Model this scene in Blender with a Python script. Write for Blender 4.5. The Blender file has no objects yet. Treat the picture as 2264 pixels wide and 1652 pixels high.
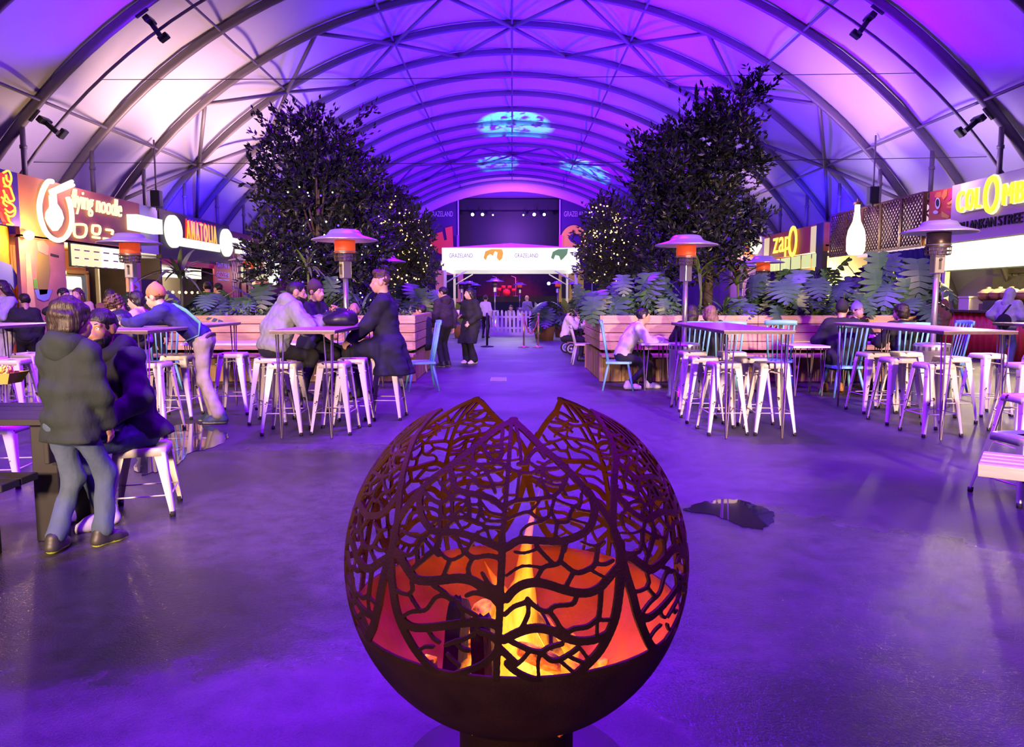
import bpy, math, random
import numpy as np
from mathutils import Vector, Matrix, Euler
R_ = random.Random(7)
SC = bpy.context.scene
COL = SC.collection
PI = math.pi
D2R = PI/180.0

# ------------------------------------------------------------------ camera, world, exposure
PITCH = 5.82*D2R
FPX = 1650.0
CAMZ = 1.45
cam_d = bpy.data.cameras.new('camera'); cam_d.sensor_width = 36.0; cam_d.lens = 36.0*FPX/2264.0
cam_d.clip_end = 300
cam = bpy.data.objects.new('camera', cam_d); COL.objects.link(cam)
cam.location = (0, 0, CAMZ); cam.rotation_euler = (PI/2-PITCH, 0, 0)
SC.camera = cam
SC.view_settings.view_transform = 'Standard'; SC.view_settings.look = 'None'
SC.view_settings.gamma = 1.0; SC.view_settings.use_curve_mapping = False
SC.view_settings.exposure = 0.0
SC.cycles.use_denoising = True
SC.cycles.max_bounces = 6; SC.cycles.diffuse_bounces = 3; SC.cycles.glossy_bounces = 3
SC.cycles.transparent_max_bounces = 24; SC.cycles.transmission_bounces = 3
SC.cycles.sample_clamp_indirect = 4.0
SC.cycles.caustics_reflective = False; SC.cycles.caustics_refractive = False
SC.cycles.use_adaptive_sampling = True

wd = bpy.data.worlds.new('night'); SC.world = wd; wd.use_nodes = True
wd.node_tree.nodes['Background'].inputs[0].default_value = (0.012, 0.006, 0.045, 1)
wd.node_tree.nodes['Background'].inputs[1].default_value = 1.0

def lin(h):
    if isinstance(h, str):
        h = h.lstrip('#'); c = [int(h[i:i+2], 16)/255 for i in (0, 2, 4)]
        return tuple(x/12.92 if x <= 0.04045 else ((x+0.055)/1.055)**2.4 for x in c)
    return tuple(h)

def spot(name, loc, aim, col, power, ang=120, blend=0.8, rad=0.25):
    d = bpy.data.lights.new(name, 'SPOT'); d.energy = power; d.color = col
    d.spot_size = ang*D2R; d.spot_blend = blend; d.shadow_soft_size = rad
    o = bpy.data.objects.new(name, d); COL.objects.link(o); o.location = loc
    o.rotation_euler = (Vector(aim)-Vector(loc)).to_track_quat('-Z', 'Y').to_euler()
    return o
def point(name, loc, col, power, rad=0.1):
    d = bpy.data.lights.new(name, 'POINT'); d.energy = power; d.color = col; d.shadow_soft_size = rad
    o = bpy.data.objects.new(name, d); COL.objects.link(o); o.location = loc
    return o

VIO = (0.05, 0.0, 1.0); VIR = (0.15, 0.0, 1.0); VIF = (0.2, 0.0, 1.0); BLU = (0.02, 0.0, 1.0); WARM = (1.0, 0.58, 0.56)
# violet LED floods on the posts, aimed up at the membrane
for y, pw in ((27, 6600), (37, 7400), (47, 7400), (56, 6000)):
    for s in (-1, 1):
        spot('violet_flood', (s*6.9, y, 3.2), (-s*0.8, y+2.5, 11.5), VIO if s < 0 else VIR, pw*(0.9 if s < 0 else 1.2), 125, 0.9, 0.3)
for s in (-1, 1):
    spot('violet_flood', (s*7.2, 17.7, 6.0), (s*9.4, 15.9, 8.0), VIR, 1000, 85, 0.5, 0.1)
    spot('violet_flood', (s*9.6, 24.9, 3.8), (s*13.2, 29.4, 5.2), BLU, 2200, 60, 0.6, 0.1)
spot('violet_flood', (1.2, 24.0, 3.2), (2.2, 24.8, 11.5), VIO, 8500, 130, 0.9, 0.3)
spot('violet_flood', (4.0, 20.0, 3.2), (8.0, 21.0, 10.0), VIR, 6500, 115, 0.9, 0.3)
# unseen spots, added to give the stalls' warm spill on the membrane
for y, pw in ((20.5, 1250), (23.5, 1300), (27, 1250), (31, 700)):
    spot('stall_spill_fill', (-8.6, y, 4.3), (-10.4, y+0.6, 9.8), WARM, pw, 100, 1.0, 0.4)
for y, pw in ((21.5, 700), (33, 420)):
    spot('stall_spill_fill', (8.8, y, 4.3), (10.9, y+0.6, 9.8), (1.0, 0.52, 0.80), pw, 95, 1.0, 0.4)
for s, y, pw, c in ((-1, 18.5, 300, (0.95, 0.55, 0.85)), (-1, 24, 260, (0.95, 0.55, 0.85)), (1, 18.5, 330, (0.75, 0.5, 1.0)), (1, 23.5, 220, (0.75, 0.5, 1.0))):
    spot('stall_spill_fill', (s*9.6, y, 4.5), (s*13.6, y+0.5, 5.6), c, pw, 120, 1.0, 0.3)
spot('front_fill', (-7.6, 7.0, 3.6), (-7.9, 12.6, 1.2), (1.0, 0.66, 0.5), 900, 60, 0.9, 0.2)  # unseen spot, added to warm the people at the left edge
spot('front_fill', (8.6, 9.5, 3.6), (10.2, 15.4, 1.2), (1.0, 0.72, 0.6), 700, 50, 0.9, 0.2)  # unseen spot, added to warm whoever stands at the red counter
# violet wash falling on the floor, from unseen spots added under the roof
for y, pw in ((0.5, 2600), (9.0, 13000), (20, 6000), (30.0, 5000), (41.0, 4500)):
    spot('floor_wash_fill', (0, y, 9.8), (0, y, 0), VIF, pw, 150, 0.9, 0.4)
for x in (-4.8, 4.8): spot('floor_wash_fill', (x, 4.5, 9.6), (x, 4.5, 0), VIF, 6000, 130, 0.9, 0.4)
# unseen warm white fills, added to light stools and planters from the front
for x, y, z, tx, ty, tz, pw, an in ((-4.6, -3.5, 2.5, -3.4, 9.0, 0.55, 5400, 42), (-1.7, -3.5, 3.0, -1.9, 8.6, 0.5, 6500, 36), (4.2, -3.5, 2.5, 3.4, 9.0, 0.55, 10500, 40), (-6.5, 4.5, 4.4, -3.8, 13.5, 0.6, 4200, 52), (6.5, 4.5, 4.4, 4.2, 13.5, 0.6, 4200, 52)):
    spot('front_fill', (x, y, z), (tx, ty, tz), (1.0, 0.63, 0.42), pw, an, 0.9, 0.25)

spot('front_fill', (-2.6, -2.6, 1.7), (0, 2.15, 0.55), (1.0, 0.62, 0.42), 260, 34, 0.9, 0.2)  # small unseen fill, added to warm the front of the globe

# ------------------------------------------------------------------ pixel helpers (photo 2264x1652)
cp, sp = math.cos(PITCH), math.sin(PITCH)
def ray(px, py):
    xr = (px-1132.0)/FPX; yr = (826.0-py)/FPX
    return Vector((xr, cp+yr*sp, yr*cp-sp))
def W(px, py, Y):
    d = ray(px, py); t = Y/d.y
    return Vector((d.x*t, Y, CAMZ+d.z*t))
def FLR(px, py, z=0.0):
    d = ray(px, py); t = (z-CAMZ)/d.z
    return Vector((d.x*t, d.y*t, z))
FX = 10.95
def FAC(px, py, X=None):
    if X is None: X = FX if px > 1132 else -FX
    d = ray(px, py); t = X/d.x
    return Vector((X, d.y*t, CAMZ+d.z*t))

# ------------------------------------------------------------------ object helpers
def props(o, label=None, cat=None, group=None, kind=None):
    if label: o['label'] = label
    if cat: o['category'] = cat
    if group: o['group'] = group
    if kind: o['kind'] = kind
    return o
def thing(name, label, cat, loc=(0, 0, 0), rz=0.0, group=None, kind=None):
    o = bpy.data.objects.new(name, None); COL.objects.link(o)
    o.empty_display_size = 0.1
    o.location = loc; o.rotation_euler = (0, 0, rz)
    return props(o, label, cat, group, kind)
def obj(name, mesh, parent=None, label=None):
    o = bpy.data.objects.new(name, mesh); COL.objects.link(o)
    if parent is not None:
        o.parent = parent; CH.setdefault(parent.name, []).append(o)
    if label: o['label'] = label
    return o
CH = {}
def dup(root, loc, rz=None, label=None, group=None, scale=None):
    r = root.copy(); COL.objects.link(r); r.location = loc
    if rz is not None: r.rotation_euler = (0, 0, rz)
    if scale is not None: r.scale = (scale,)*3 if not hasattr(scale, '__len__') else scale
    if label: r['label'] = label
    if group: r['group'] = group
    for ch in CH.get(root.name, []):
        c = ch.copy(); COL.objects.link(c); c.parent = r; CH.setdefault(r.name, []).append(c)
        for g in CH.get(ch.name, []):
            d = g.copy(); COL.objects.link(d); d.parent = c; CH.setdefault(c.name, []).append(d)
    return r

class MB:
    def __init__(s, smooth=False):
        s.v = []; s.f = []; s.m = []; s.sm = []; s.cur = 0; s.smooth = smooth
    def add(s, vs, fs, M=None, smooth=None):
        b = len(s.v)
        if M is not None: vs = [M @ Vector(p) for p in vs]
        s.v.extend([tuple(p) for p in vs])
        for f in fs:
            s.f.append([i+b for i in f]); s.m.append(s.cur); s.sm.append(s.smooth if smooth is None else smooth)
        return s
    def box(s, c, d, M=None, rz=0.0, taper=None, bev=0.0):
        x, y, z = d[0]/2, d[1]/2, d[2]/2
        if bev > 0:
            b = min(bev, x*0.49, y*0.49, z*0.49); vs = []; 
            for sx in (-1, 1):
                for sy in (-1, 1):
                    for sz in (-1, 1):
                        vs.append((sx*(x), sy*(y-b), sz*(z-b))); vs.append((sx*(x-b), sy*y, sz*(z-b))); vs.append((sx*(x-b), sy*(y-b), sz*z))
            def I(a, bb, cc, k): return ((a > 0)*4+(bb > 0)*2+(cc > 0))*3+k
            fs = []
            for q in (-1, 1):
                f1 = [I(q, -1, -1, 0), I(q, 1, -1, 0), I(q, 1, 1, 0), I(q, -1, 1, 0)]
                f2 = [I(-1, q, -1, 1), I(-1, q, 1, 1), I(1, q, 1, 1), I(1, q, -1, 1)]
                f3 = [I(-1, -1, q, 2), I(1, -1, q, 2), I(1, 1, q, 2), I(-1, 1, q, 2)]
                for f in (f1, f2, f3): fs.append(f if q > 0 else f[::-1])
            for a in (-1, 1):
                for b2 in (-1, 1):
                    e1 = [I(a, b2, -1, 0), I(a, b2, 1, 0), I(a, b2, 1, 1), I(a, b2, -1, 1)]
                    e2 = [I(a, -1, b2, 0), I(a, -1, b2, 2), I(a, 1, b2, 2), I(a, 1, b2, 0)]
                    e3 = [I(-1, a, b2, 1), I(1, a, b2, 1), I(1, a, b2, 2), I(-1, a, b2, 2)]
                    p = a*b2 > 0
                    fs.append(e1[::-1] if p else e1); fs.append(e2[::-1] if p else e2); fs.append(e3[::-1] if p else e3)
                    for c2 in (-1, 1):
                        t = [I(a, b2, c2, 0), I(a, b2, c2, 1), I(a, b2, c2, 2)]
                        fs.append(t if a*b2*c2 > 0 else t[::-1])
        else:
            vs = [(sx*x, sy*y, sz*z) for sz in (-1, 1) for sx, sy in ((-1, -1), (1, -1), (1, 1), (-1, 1))]
            fs = [(3, 2, 1, 0), (4, 5, 6, 7), (0, 1, 5, 4), (1, 2, 6, 5), (2, 3, 7, 6), (3, 0, 4, 7)]
        T = Matrix.Translation(Vector(c)) @ Matrix.Rotation(rz, 4, 'Z')
        if M is not None: T = M @ T
        return s.add(vs, fs, T)
    def tube(s, pts, r, n=8, closed=False, cap=True, M=None, smooth=True, sx=1.0, up=None):
        pts = [Vector(p) for p in pts]; k = len(pts)
        rs = r if hasattr(r, '__len__') else [r]*k
        vs = []; fs = []; prev = None
        for i in range(k):
            if closed: t = pts[(i+1) % k]-pts[i-1]
            else: t = pts[min(i+1, k-1)]-pts[max(i-1, 0)]
            if t.length < 1e-9: t = Vector((0, 0, 1))
            t.normalize()
            if prev is None:
                a = Vector(up) if up is not None else (Vector((0, 0, 1)) if abs(t.z) < 0.9 else Vector((1, 0, 0)))
                u = (a - t*a.dot(t)).normalized()
            else:
                u = prev - t*prev.dot(t)
                u = u.normalized() if u.length > 1e-6 else t.orthogonal().normalized()
            prev = u; w = t.cross(u)
            for j in range(n):
                an = 2*PI*(j+0.5)/n
                vs.append(pts[i]+u*(math.cos(an)*rs[i])+w*(math.sin(an)*rs[i]*sx))
        m = k if closed else k-1
        for i in range(m):
            for j in range(n):
                a = i*n+j; b = i*n+(j+1) % n; c = ((i+1) % k)*n+(j+1) % n; d = ((i+1) % k)*n+j
                fs.append((a, b, c, d))
        if cap and not closed:
            fs.append(tuple(range(n))[::-1]); fs.append(tuple((k-1)*n+j for j in range(n)))
        return s.add(vs, fs, M, smooth)
    def lathe(s, prof, c=(0, 0, 0), n=24, M=None, smooth=True, cap=True, sy=1.0):
        vs = []; fs = []; k = len(prof)
        for (r, z) in prof:
            for j in range(n):
                a = 2*PI*j/n; vs.append((c[0]+r*math.cos(a), c[1]+r*math.sin(a)*sy, c[2]+z))
        for i in range(k-1):
            for j in range(n):
                fs.append((i*n+j, i*n+(j+1) % n, (i+1)*n+(j+1) % n, (i+1)*n+j))
        if cap:
            if prof[0][0] > 1e-5: fs.append(tuple(range(n))[::-1])
            if prof[-1][0] > 1e-5: fs.append(tuple((k-1)*n+j for j in range(n)))
        return s.add(vs, fs, M, smooth)
    def ball(s, c, r, n=12, M=None, m=None):
        m = m or max(4, n//2); rr = r if hasattr(r, '__len__') else (r, r, r)
        vs = [(c[0], c[1], c[2]-rr[2])]; fs = []
        for i in range(1, m):
            t = -PI/2+PI*i/m
            for j in range(n):
                a = 2*PI*j/n; vs.append((c[0]+rr[0]*math.cos(t)*math.cos(a), c[1]+rr[1]*math.cos(t)*math.sin(a), c[2]+rr[2]*math.sin(t)))
        vs.append((c[0], c[1], c[2]+rr[2])); top = len(vs)-1
        for j in range(n):
            fs.append((0, 1+(j+1) % n, 1+j))
            for i in range(m-2):
                a = 1+i*n
                fs.append((a+j, a+(j+1) % n, a+n+(j+1) % n, a+n+j))
            a = 1+(m-2)*n; fs.append((a+j, a+(j+1) % n, top))
        return s.add(vs, fs, M, True)
    def prism(s, poly, t, M=None, smooth=False):
        # poly in local XY, extruded along Z from 0 to t
        n = len(poly); vs = [(p[0], p[1], 0) for p in poly]+[(p[0], p[1], t) for p in poly]
        fs = [tuple(range(n))[::-1], tuple(range(n, 2*n))]+[(i, (i+1) % n, n+(i+1) % n, n+i) for i in range(n)]
        return s.add(vs, fs, M, smooth)
    def mesh(s, name, *mats):
        me = bpy.data.meshes.new(name); me.from_pydata(s.v, [], s.f)
        for m in mats: me.materials.append(m)
        me.polygons.foreach_set('use_smooth', s.sm)
        if len(mats) > 1: me.polygons.foreach_set('material_index', s.m)
        me.update(); return me
    def build(s, name, mats, parent=None, label=None):
        mats = mats if isinstance(mats, (list, tuple)) else [mats]
        return obj(name, s.mesh(name, *mats), parent, label)

def facM(side, y, z, off=0.0):
    """local x = reading direction along a stall front, local y = up, local z = out of the front into the hall"""
    X = side*(FX-off)
    if side < 0: return Matrix(((0, 0, 1, X), (1, 0, 0, y), (0, 1, 0, z), (0, 0, 0, 1)))
    return Matrix(((0, 0, -1, X), (-1, 0, 0, y), (0, 1, 0, z), (0, 0, 0, 1)))
def frontM(x, y, z):
    """facing the camera: local x = +X, local y = up, local z = toward -Y"""
    return Matrix(((1, 0, 0, x), (0, 0, -1, y), (0, 1, 0, z), (0, 0, 0, 1)))

# ------------------------------------------------------------------ materials
MATS = {}
def mat(name, col, rough=0.5, metal=0.0, noise=0.0, nscale=8.0, bump=0.0, bscale=40.0, col2=None, emit=0.0, ecol=None, stretch=None, spec=0.5, coat=0.0, chips=None, sheen=0.0, samp=None):
    if name in MATS: return MATS[name]
    m = bpy.data.materials.new(name); m.use_nodes = True; nt = m.node_tree; N = nt.nodes; L = nt.links
    b = N['Principled BSDF']; c = lin(col)
    b.inputs['Base Color'].default_value = (*c, 1); b.inputs['Roughness'].default_value = rough
    b.inputs['Metallic'].default_value = metal; b.inputs['Specular IOR Level'].default_value = spec
    if coat: b.inputs['Coat Weight'].default_value = coat; b.inputs['Coat Roughness'].default_value = 0.1
    if sheen: b.inputs['Sheen Weight'].default_value = sheen
    tc = None
    def coords():
        nonlocal tc
        if tc is None:
            t = N.new('ShaderNodeTexCoord'); mp = N.new('ShaderNodeMapping'); L.new(t.outputs['Object'], mp.inputs['Vector'])
            if stretch: mp.inputs['Scale'].default_value = stretch
            tc = mp.outputs['Vector']
        return tc
    if noise > 0 or col2 is not None:
        nz = N.new('ShaderNodeTexNoise'); nz.inputs['Scale'].default_value = nscale; nz.inputs['Detail'].default_value = 5
        L.new(coords(), nz.inputs['Vector'])
        cr = N.new('ShaderNodeValToRGB'); cr.color_ramp.elements[0].position = 0.3; cr.color_ramp.elements[1].position = 0.7
        d = lin(col2) if col2 is not None else tuple(x*(1-noise) for x in c)
        cr.color_ramp.elements[0].color = (*d, 1); cr.color_ramp.elements[1].color = (*c, 1)
        L.new(nz.outputs['Fac'], cr.inputs['Fac']); last = cr.outputs['Color']
        if chips:
            n2 = N.new('ShaderNodeTexNoise'); n2.inputs['Scale'].default_value = chips[0]; n2.inputs['Detail'].default_value = 3
            L.new(coords(), n2.inputs['Vector'])
            r2 = N.new('ShaderNodeValToRGB'); r2.color_ramp.interpolation = 'CONSTANT'
            r2.color_ramp.elements[0].color = (0, 0, 0, 1); r2.color_ramp.elements[1].position = chips[1]; r2.color_ramp.elements[1].color = (1, 1, 1, 1)
            L.new(n2.outputs['Fac'], r2.inputs['Fac'])
            mx = N.new('ShaderNodeMixRGB'); L.new(r2.outputs['Color'], mx.inputs['Fac']); L.new(last, mx.inputs['Color1'])
            mx.inputs['Color2'].default_value = (*lin(chips[2]), 1); last = mx.outputs['Color']
        L.new(last, b.inputs['Base Color'])
    if bump > 0:
        nb = N.new('ShaderNodeTexNoise'); nb.inputs['Scale'].default_value = bscale; nb.inputs['Detail'].default_value = 4
        L.new(coords(), nb.inputs['Vector'])
        bp = N.new('ShaderNodeBump'); bp.inputs['Strength'].default_value = bump; bp.inputs['Distance'].default_value = 0.01
        L.new(nb.outputs['Fac'], bp.inputs['Height']); L.new(bp.outputs['Normal'], b.inputs['Normal'])
    if emit > 0:
        b.inputs['Emission Color'].default_value = (*(lin(ecol) if ecol is not None else c), 1); b.inputs['Emission Strength'].default_value = emit
    if samp: m.cycles.emission_sampling = samp
    MATS[name] = m; return m
def wood(name, a, b, axis=0, rough=0.6):
    st = [14, 14, 14]; st[axis] = 1.2
    return mat(name, a, rough, col2=b, nscale=2.2, stretch=tuple(st), bump=0.25, bscale=4)

# ------------------------------------------------------------------ lettering (made first, kept as meshes)
TXT = {}
def text_mesh(key, body, size, depth=0.01, shear=0.0, bevel=0.0, align='CENTER', space=1.0, outline=False):
    cu = bpy.data.curves.new('lettering', 'FONT'); cu.body = body; cu.size = size; cu.extrude = depth; cu.shear = shear
    cu.align_x = align; cu.align_y = 'CENTER'; cu.bevel_depth = bevel; cu.space_character = space; cu.resolution_u = 4
    if outline: cu.fill_mode = 'NONE'
    o = bpy.data.objects.new('lettering', cu); COL.objects.link(o)
    dg = bpy.context.evaluated_depsgraph_get()
    me = bpy.data.meshes.new_from_object(o.evaluated_get(dg)); me.name = 'lettering'
    bpy.data.objects.remove(o); bpy.data.curves.remove(cu)
    TXT[key] = me; return me
def letter_obj(name, key, M, m, parent, wide=None, high=None, label=None):
    me = TXT[key].copy(); me.materials.clear(); me.materials.append(m)
    co = np.empty(len(me.vertices)*3); me.vertices.foreach_get('co', co); co = co.reshape(-1, 3)
    co[:, :2] -= (co[:, :2].max(0)+co[:, :2].min(0))/2
    e = co.max(0)-co.min(0)
    if wide: co[:, 0] *= wide/e[0]
    if high: co[:, 1] *= high/e[1]
    me.vertices.foreach_set('co', co.ravel()); me.transform(M); me.update()
    return obj(name, me, parent, label)
for k, body, sz, d, sh in (('noodle', 'flying noodle', 0.5, 0.02, 0.25), ('anatolia', 'A N A T O L I A', 0.5, 0.02, 0), ('tantuni', 'TANTUNI &', 0.3, 0.004, 0),
        ('gozleme', 'GÖZLEME', 0.3, 0.004, 0), ('sri', 'SRI', 0.3, 0.02, 0), ('lankan', 'LANKAN', 0.3, 0.02, 0), ('street', 'STREET', 0.3, 0.02, 0), ('graze', 'GRAZELAND', 0.5, 0.004, 0),
        ('z', 'z', 0.4, 0.02, 0), ('a', 'a', 0.4, 0.02, 0), ('p', 'p', 0.4, 0.02, 0), ('kottu', 'KOTTU', 0.3, 0.003, 0), ('C', 'C', 0.4, 0.03, 0), ('O', 'O', 0.4, 0.03, 0), ('L', 'L', 0.4, 0.03, 0), ('M', 'M', 0.4, 0.03, 0), ('B', 'B', 0.4, 0.03, 0), ('bigo', 'O', 0.6, 0.03, 0), ('open', 'CURRY', 0.3, 0.003, 0)):
    text_mesh(k, body, sz, d, sh)
# ================================================================== the hall: floor, membrane roof on arches
def floor_material():
    m = bpy.data.materials.new('wet_asphalt'); m.use_nodes = True; nt = m.node_tree; N = nt.nodes; L = nt.links
    b = N['Principled BSDF']
    geo = N.new('ShaderNodeNewGeometry'); pos = geo.outputs['Position']
    def noise(sc, det=4, rough=0.55, vec=pos):
        n = N.new('ShaderNodeTexNoise'); n.inputs['Scale'].default_value = sc; n.inputs['Detail'].default_value = det
        n.inputs['Roughness'].default_value = rough; L.new(vec, n.inputs['Vector']); return n.outputs['Fac']
    def math_(op, a, b_=None, clamp=False):
        n = N.new('ShaderNodeMath'); n.operation = op; n.use_clamp = clamp
        for i, v in enumerate((a, b_)):
            if v is None: continue
            if isinstance(v, (int, float)): n.inputs[i].default_value = v
            else: L.new(v, n.inputs[i])
        return n.outputs[0]
    def ramp(f, a, b_, lo, hi):
        n = N.new('ShaderNodeMapRange'); n.interpolation_type = 'SMOOTHSTEP'
        L.new(f, n.inputs['Value']); n.inputs['From Min'].default_value = a; n.inputs['From Max'].default_value = b_
        n.inputs['To Min'].default_value = lo; n.inputs['To Max'].default_value = hi; return n.outputs['Result']
    sep = N.new('ShaderNodeSeparateXYZ'); L.new(pos, sep.inputs[0])
    X, Y = sep.outputs[0], sep.outputs[1]
    big = noise(0.55, 5)
    # a broad damp stain spreading forward of the tables; its edge is broken by noise
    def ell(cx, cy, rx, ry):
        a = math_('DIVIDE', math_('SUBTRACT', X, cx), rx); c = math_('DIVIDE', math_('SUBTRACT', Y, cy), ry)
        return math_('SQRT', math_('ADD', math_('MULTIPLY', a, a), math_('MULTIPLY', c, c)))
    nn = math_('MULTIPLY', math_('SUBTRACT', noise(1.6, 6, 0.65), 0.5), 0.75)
    d1 = math_('ADD', ell(1.25, 3.2, 1.75, 2.0), nn)
    d2 = math_('ADD', ell(-1.7, 5.0, 2.2, 2.35), nn)
    d = math_('MINIMUM', d1, d2)
    wet = ramp(d, 0.82, 1.1, 1.0, 0.0)
    dry = math_('ADD', ell(0.01, 2.15, 0.62, 0.55), nn); keep = ramp(dry, 0.8, 1.05, 0.0, 1.0)
    wet = math_('MULTIPLY', wet, keep)
    patches = ramp(big, 0.52, 0.66, 0.0, 0.45); far = ramp(Y, 6.0, 12.0, 0.0, 1.0)
    wet = math_('MAXIMUM', wet, math_('MULTIPLY', patches, 0.8))
    fine = noise(95.0, 3, 0.7); mid = noise(7.0, 5, 0.65)
    rr = math_('ADD', ramp(wet, 0, 1, 0.45, 0.13), math_('MULTIPLY', math_('SUBTRACT', mid, 0.5), 0.14))
    L.new(rr, b.inputs['Roughness'])
    cr = N.new('ShaderNodeValToRGB'); cr.color_ramp.elements[0].position = 0.32; cr.color_ramp.elements[1].position = 0.72
    cr.color_ramp.elements[0].color = (0.030, 0.027, 0.033, 1); cr.color_ramp.elements[1].color = (0.135, 0.125, 0.135, 1)
    mixn = math_('ADD', math_('MULTIPLY', mid, 0.6), math_('MULTIPLY', fine, 0.4)); L.new(mixn, cr.inputs['Fac'])
    m0 = N.new('ShaderNodeMixRGB'); m0.blend_type = 'MULTIPLY'; L.new(ramp(noise(0.42, 4, 0.6), 0.44, 0.62, 0.0, 0.72), m0.inputs['Fac'])
    L.new(cr.outputs['Color'], m0.inputs['Color1']); m0.inputs['Color2'].default_value = (0.12, 0.11, 0.13, 1)
    dark_zones = math_('MINIMUM', math_('MINIMUM', math_('ADD', ell(-2.1, 3.3, 1.25, 0.95), nn), math_('ADD', ell(3.1, 5.0, 1.3, 0.8), nn)), math_('ADD', ell(0.95, 2.35, 0.6, 0.4), nn))  # three ellipses with noisy edges where the asphalt is darker
    m1 = N.new('ShaderNodeMixRGB'); m1.blend_type = 'MULTIPLY'; L.new(ramp(dark_zones, 0.6, 1.15, 0.8, 0.0), m1.inputs['Fac']); L.new(m0.outputs['Color'], m1.inputs['Color1']); m1.inputs['Color2'].default_value = (0.12, 0.11, 0.13, 1)
    mx = N.new('ShaderNodeMixRGB'); mx.blend_type = 'MULTIPLY'; L.new(math_("MULTIPLY", wet, 0.3), mx.inputs['Fac'])
    L.new(m1.outputs['Color'], mx.inputs['Color1']); mx.inputs['Color2'].default_value = (0.45, 0.43, 0.46, 1)
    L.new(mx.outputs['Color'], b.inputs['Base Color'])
    b.inputs['Specular IOR Level'].default_value = 0.75
    bp = N.new('ShaderNodeBump'); bp.inputs['Distance'].default_value = 0.0055
    L.new(ramp(wet, 0, 1, 1.0, 0.6), bp.inputs['Strength']); L.new(fine, bp.inputs['Height'])
    b2 = N.new('ShaderNodeBump'); b2.inputs['Distance'].default_value = 0.02; b2.inputs['Strength'].default_value = 0.12
    L.new(mid, b2.inputs['Height']); L.new(bp.outputs['Normal'], b2.inputs['Normal'])
    L.new(b2.outputs['Normal'], b.inputs['Normal'])
    return m
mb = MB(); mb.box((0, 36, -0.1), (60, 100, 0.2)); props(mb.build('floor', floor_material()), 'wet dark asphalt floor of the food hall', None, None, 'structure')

# puddles: thin sheets of still water
water = mat('puddle_water', (0.012, 0.012, 0.015), 0.02, spec=0.9, coat=0.6)
def puddle(label, pts):
    P = [FLR(x, y) for x, y in pts]; c = sum(P, Vector())/len(P)
    n = 56; ctrl = [p-c for p in P]; k = len(ctrl); out = []
    for i in range(n):
        t = i*k/n; a = int(t) % k; f = t-int(t)
        p0, p1, p2, p3 = ctrl[a-1], ctrl[a], ctrl[(a+1) % k], ctrl[(a+2) % k]
        q = 0.5*((2*p1)+(p2-p0)*f+(2*p0-5*p1+4*p2-p3)*f*f+(3*p1-p0-3*p2+p3)*f**3)
        w = 1+0.035*math.sin(i*2.3)+0.03*math.sin(i*5.1+1)
        out.append((q.x*w, q.y*w))
    b = MB(); b.prism(out, 0.003); o = b.build('puddle', water); o.location = (c.x, c.y, 0.0008)
    return props(o, label, 'puddle')
puddle('large puddle mirroring stool legs beside the table with the leaning man', [(300, 1040), (306, 985), (350, 950), (430, 938), (480, 950), (505, 968), (470, 990), (420, 1002), (390, 1030), (340, 1046)])
puddle('small dark puddle on open asphalt right of the fire globe', [(1512, 1128), (1570, 1108), (1630, 1106), (1690, 1124), (1712, 1140), (1690, 1168), (1640, 1164), (1580, 1140)])

TS = 1.5
AZ, AR = CAMZ+TS*(-2.42-CAMZ), 15.0
def AP(a, y, r=AR):
    return Vector((r*math.sin(a*D2R), y, AZ+r*math.cos(a*D2R)))
membrane_m = mat('membrane', (0.56, 0.55, 0.57), 0.6, noise=0.05, nscale=1.2, bump=0.05, bscale=3, spec=0.2)
Y0, BAY, NB = -5.3*TS, 1.9*TS, 24
ceil = MB(True)
na = 56; sub = 6; rows = []
for j in range(NB*sub+1):
    y = Y0+BAY*j/sub; f = (j % sub)/sub
    row = []
    for i in range(na+1):
        a = -76+152*i/na
        r = AR+0.14+0.2*math.sin(PI*f)
        # the cloth is drawn in to the purlins
        near = min(abs(a-q) for q in (-62, -46.4, -31, -15.5, 0, 15.5, 31, 46.4, 62))
        r -= 0.05*math.exp(-(near/2.2)**2)
        row.append(AP(a, y, r))
    rows.append(row)
vs = [p for r in rows for p in r]; fs = []
for j in range(len(rows)-1):
    for i in range(na):
        k = j*(na+1)+i; fs.append((k, k+1, k+na+2, k+na+1))
ceil.add(vs, fs)
ceiling = ceil.build('ceiling', membrane_m)
props(ceiling, 'barrel vaulted white membrane roof on curved steel arches', None, None, 'structure')
steel = mat('arch_steel', (0.17, 0.15, 0.16), 0.5, 0.2)
dark_steel = mat('dark_steel', (0.05, 0.045, 0.055), 0.5, 0.3)
def arch_mesh(r, w, d):
    b = MB(True); n = 60; vs = []; fs = []
    for i in range(n+1):
        a = -76+152*i/n
        for dr, dy in ((-d, -w*0.55), (-d*0.55, -w), (d*0.55, -w), (d, -w*0.55), (d, w*0.55), (d*0.55, w), (-d*0.55, w), (-d, w*0.55)):
            vs.append(AP(a, dy, r+dr))
    for i in range(n):
        for j in range(8):
            fs.append((i*8+j, i*8+(j+1) % 8, i*8+8+(j+1) % 8, i*8+8+j))
    b.add(vs, fs); return b.mesh('arch', steel)
am = arch_mesh(AR-0.02, 0.065, 0.11); am2 = arch_mesh(AR-0.5, 0.03, 0.03)
for k in range(NB+1):
    y = Y0+BAY*k
    a = obj('arch', am, ceiling); a.location = (0, y, 0)
thin = obj('tie_arch', am2, ceiling); thin.location = (0, 18.0, 0)
for a in (-62, -46.4, -31, -15.5, 0, 15.5, 31, 46.4, 62):
    b = MB(); b.tube([AP(a, Y0, AR-0.05), AP(a, Y0+BAY*NB, AR-0.05)], 0.037, 8); b.build('purlin', steel, ceiling)
HUBY = Y0+BAY*12
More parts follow.
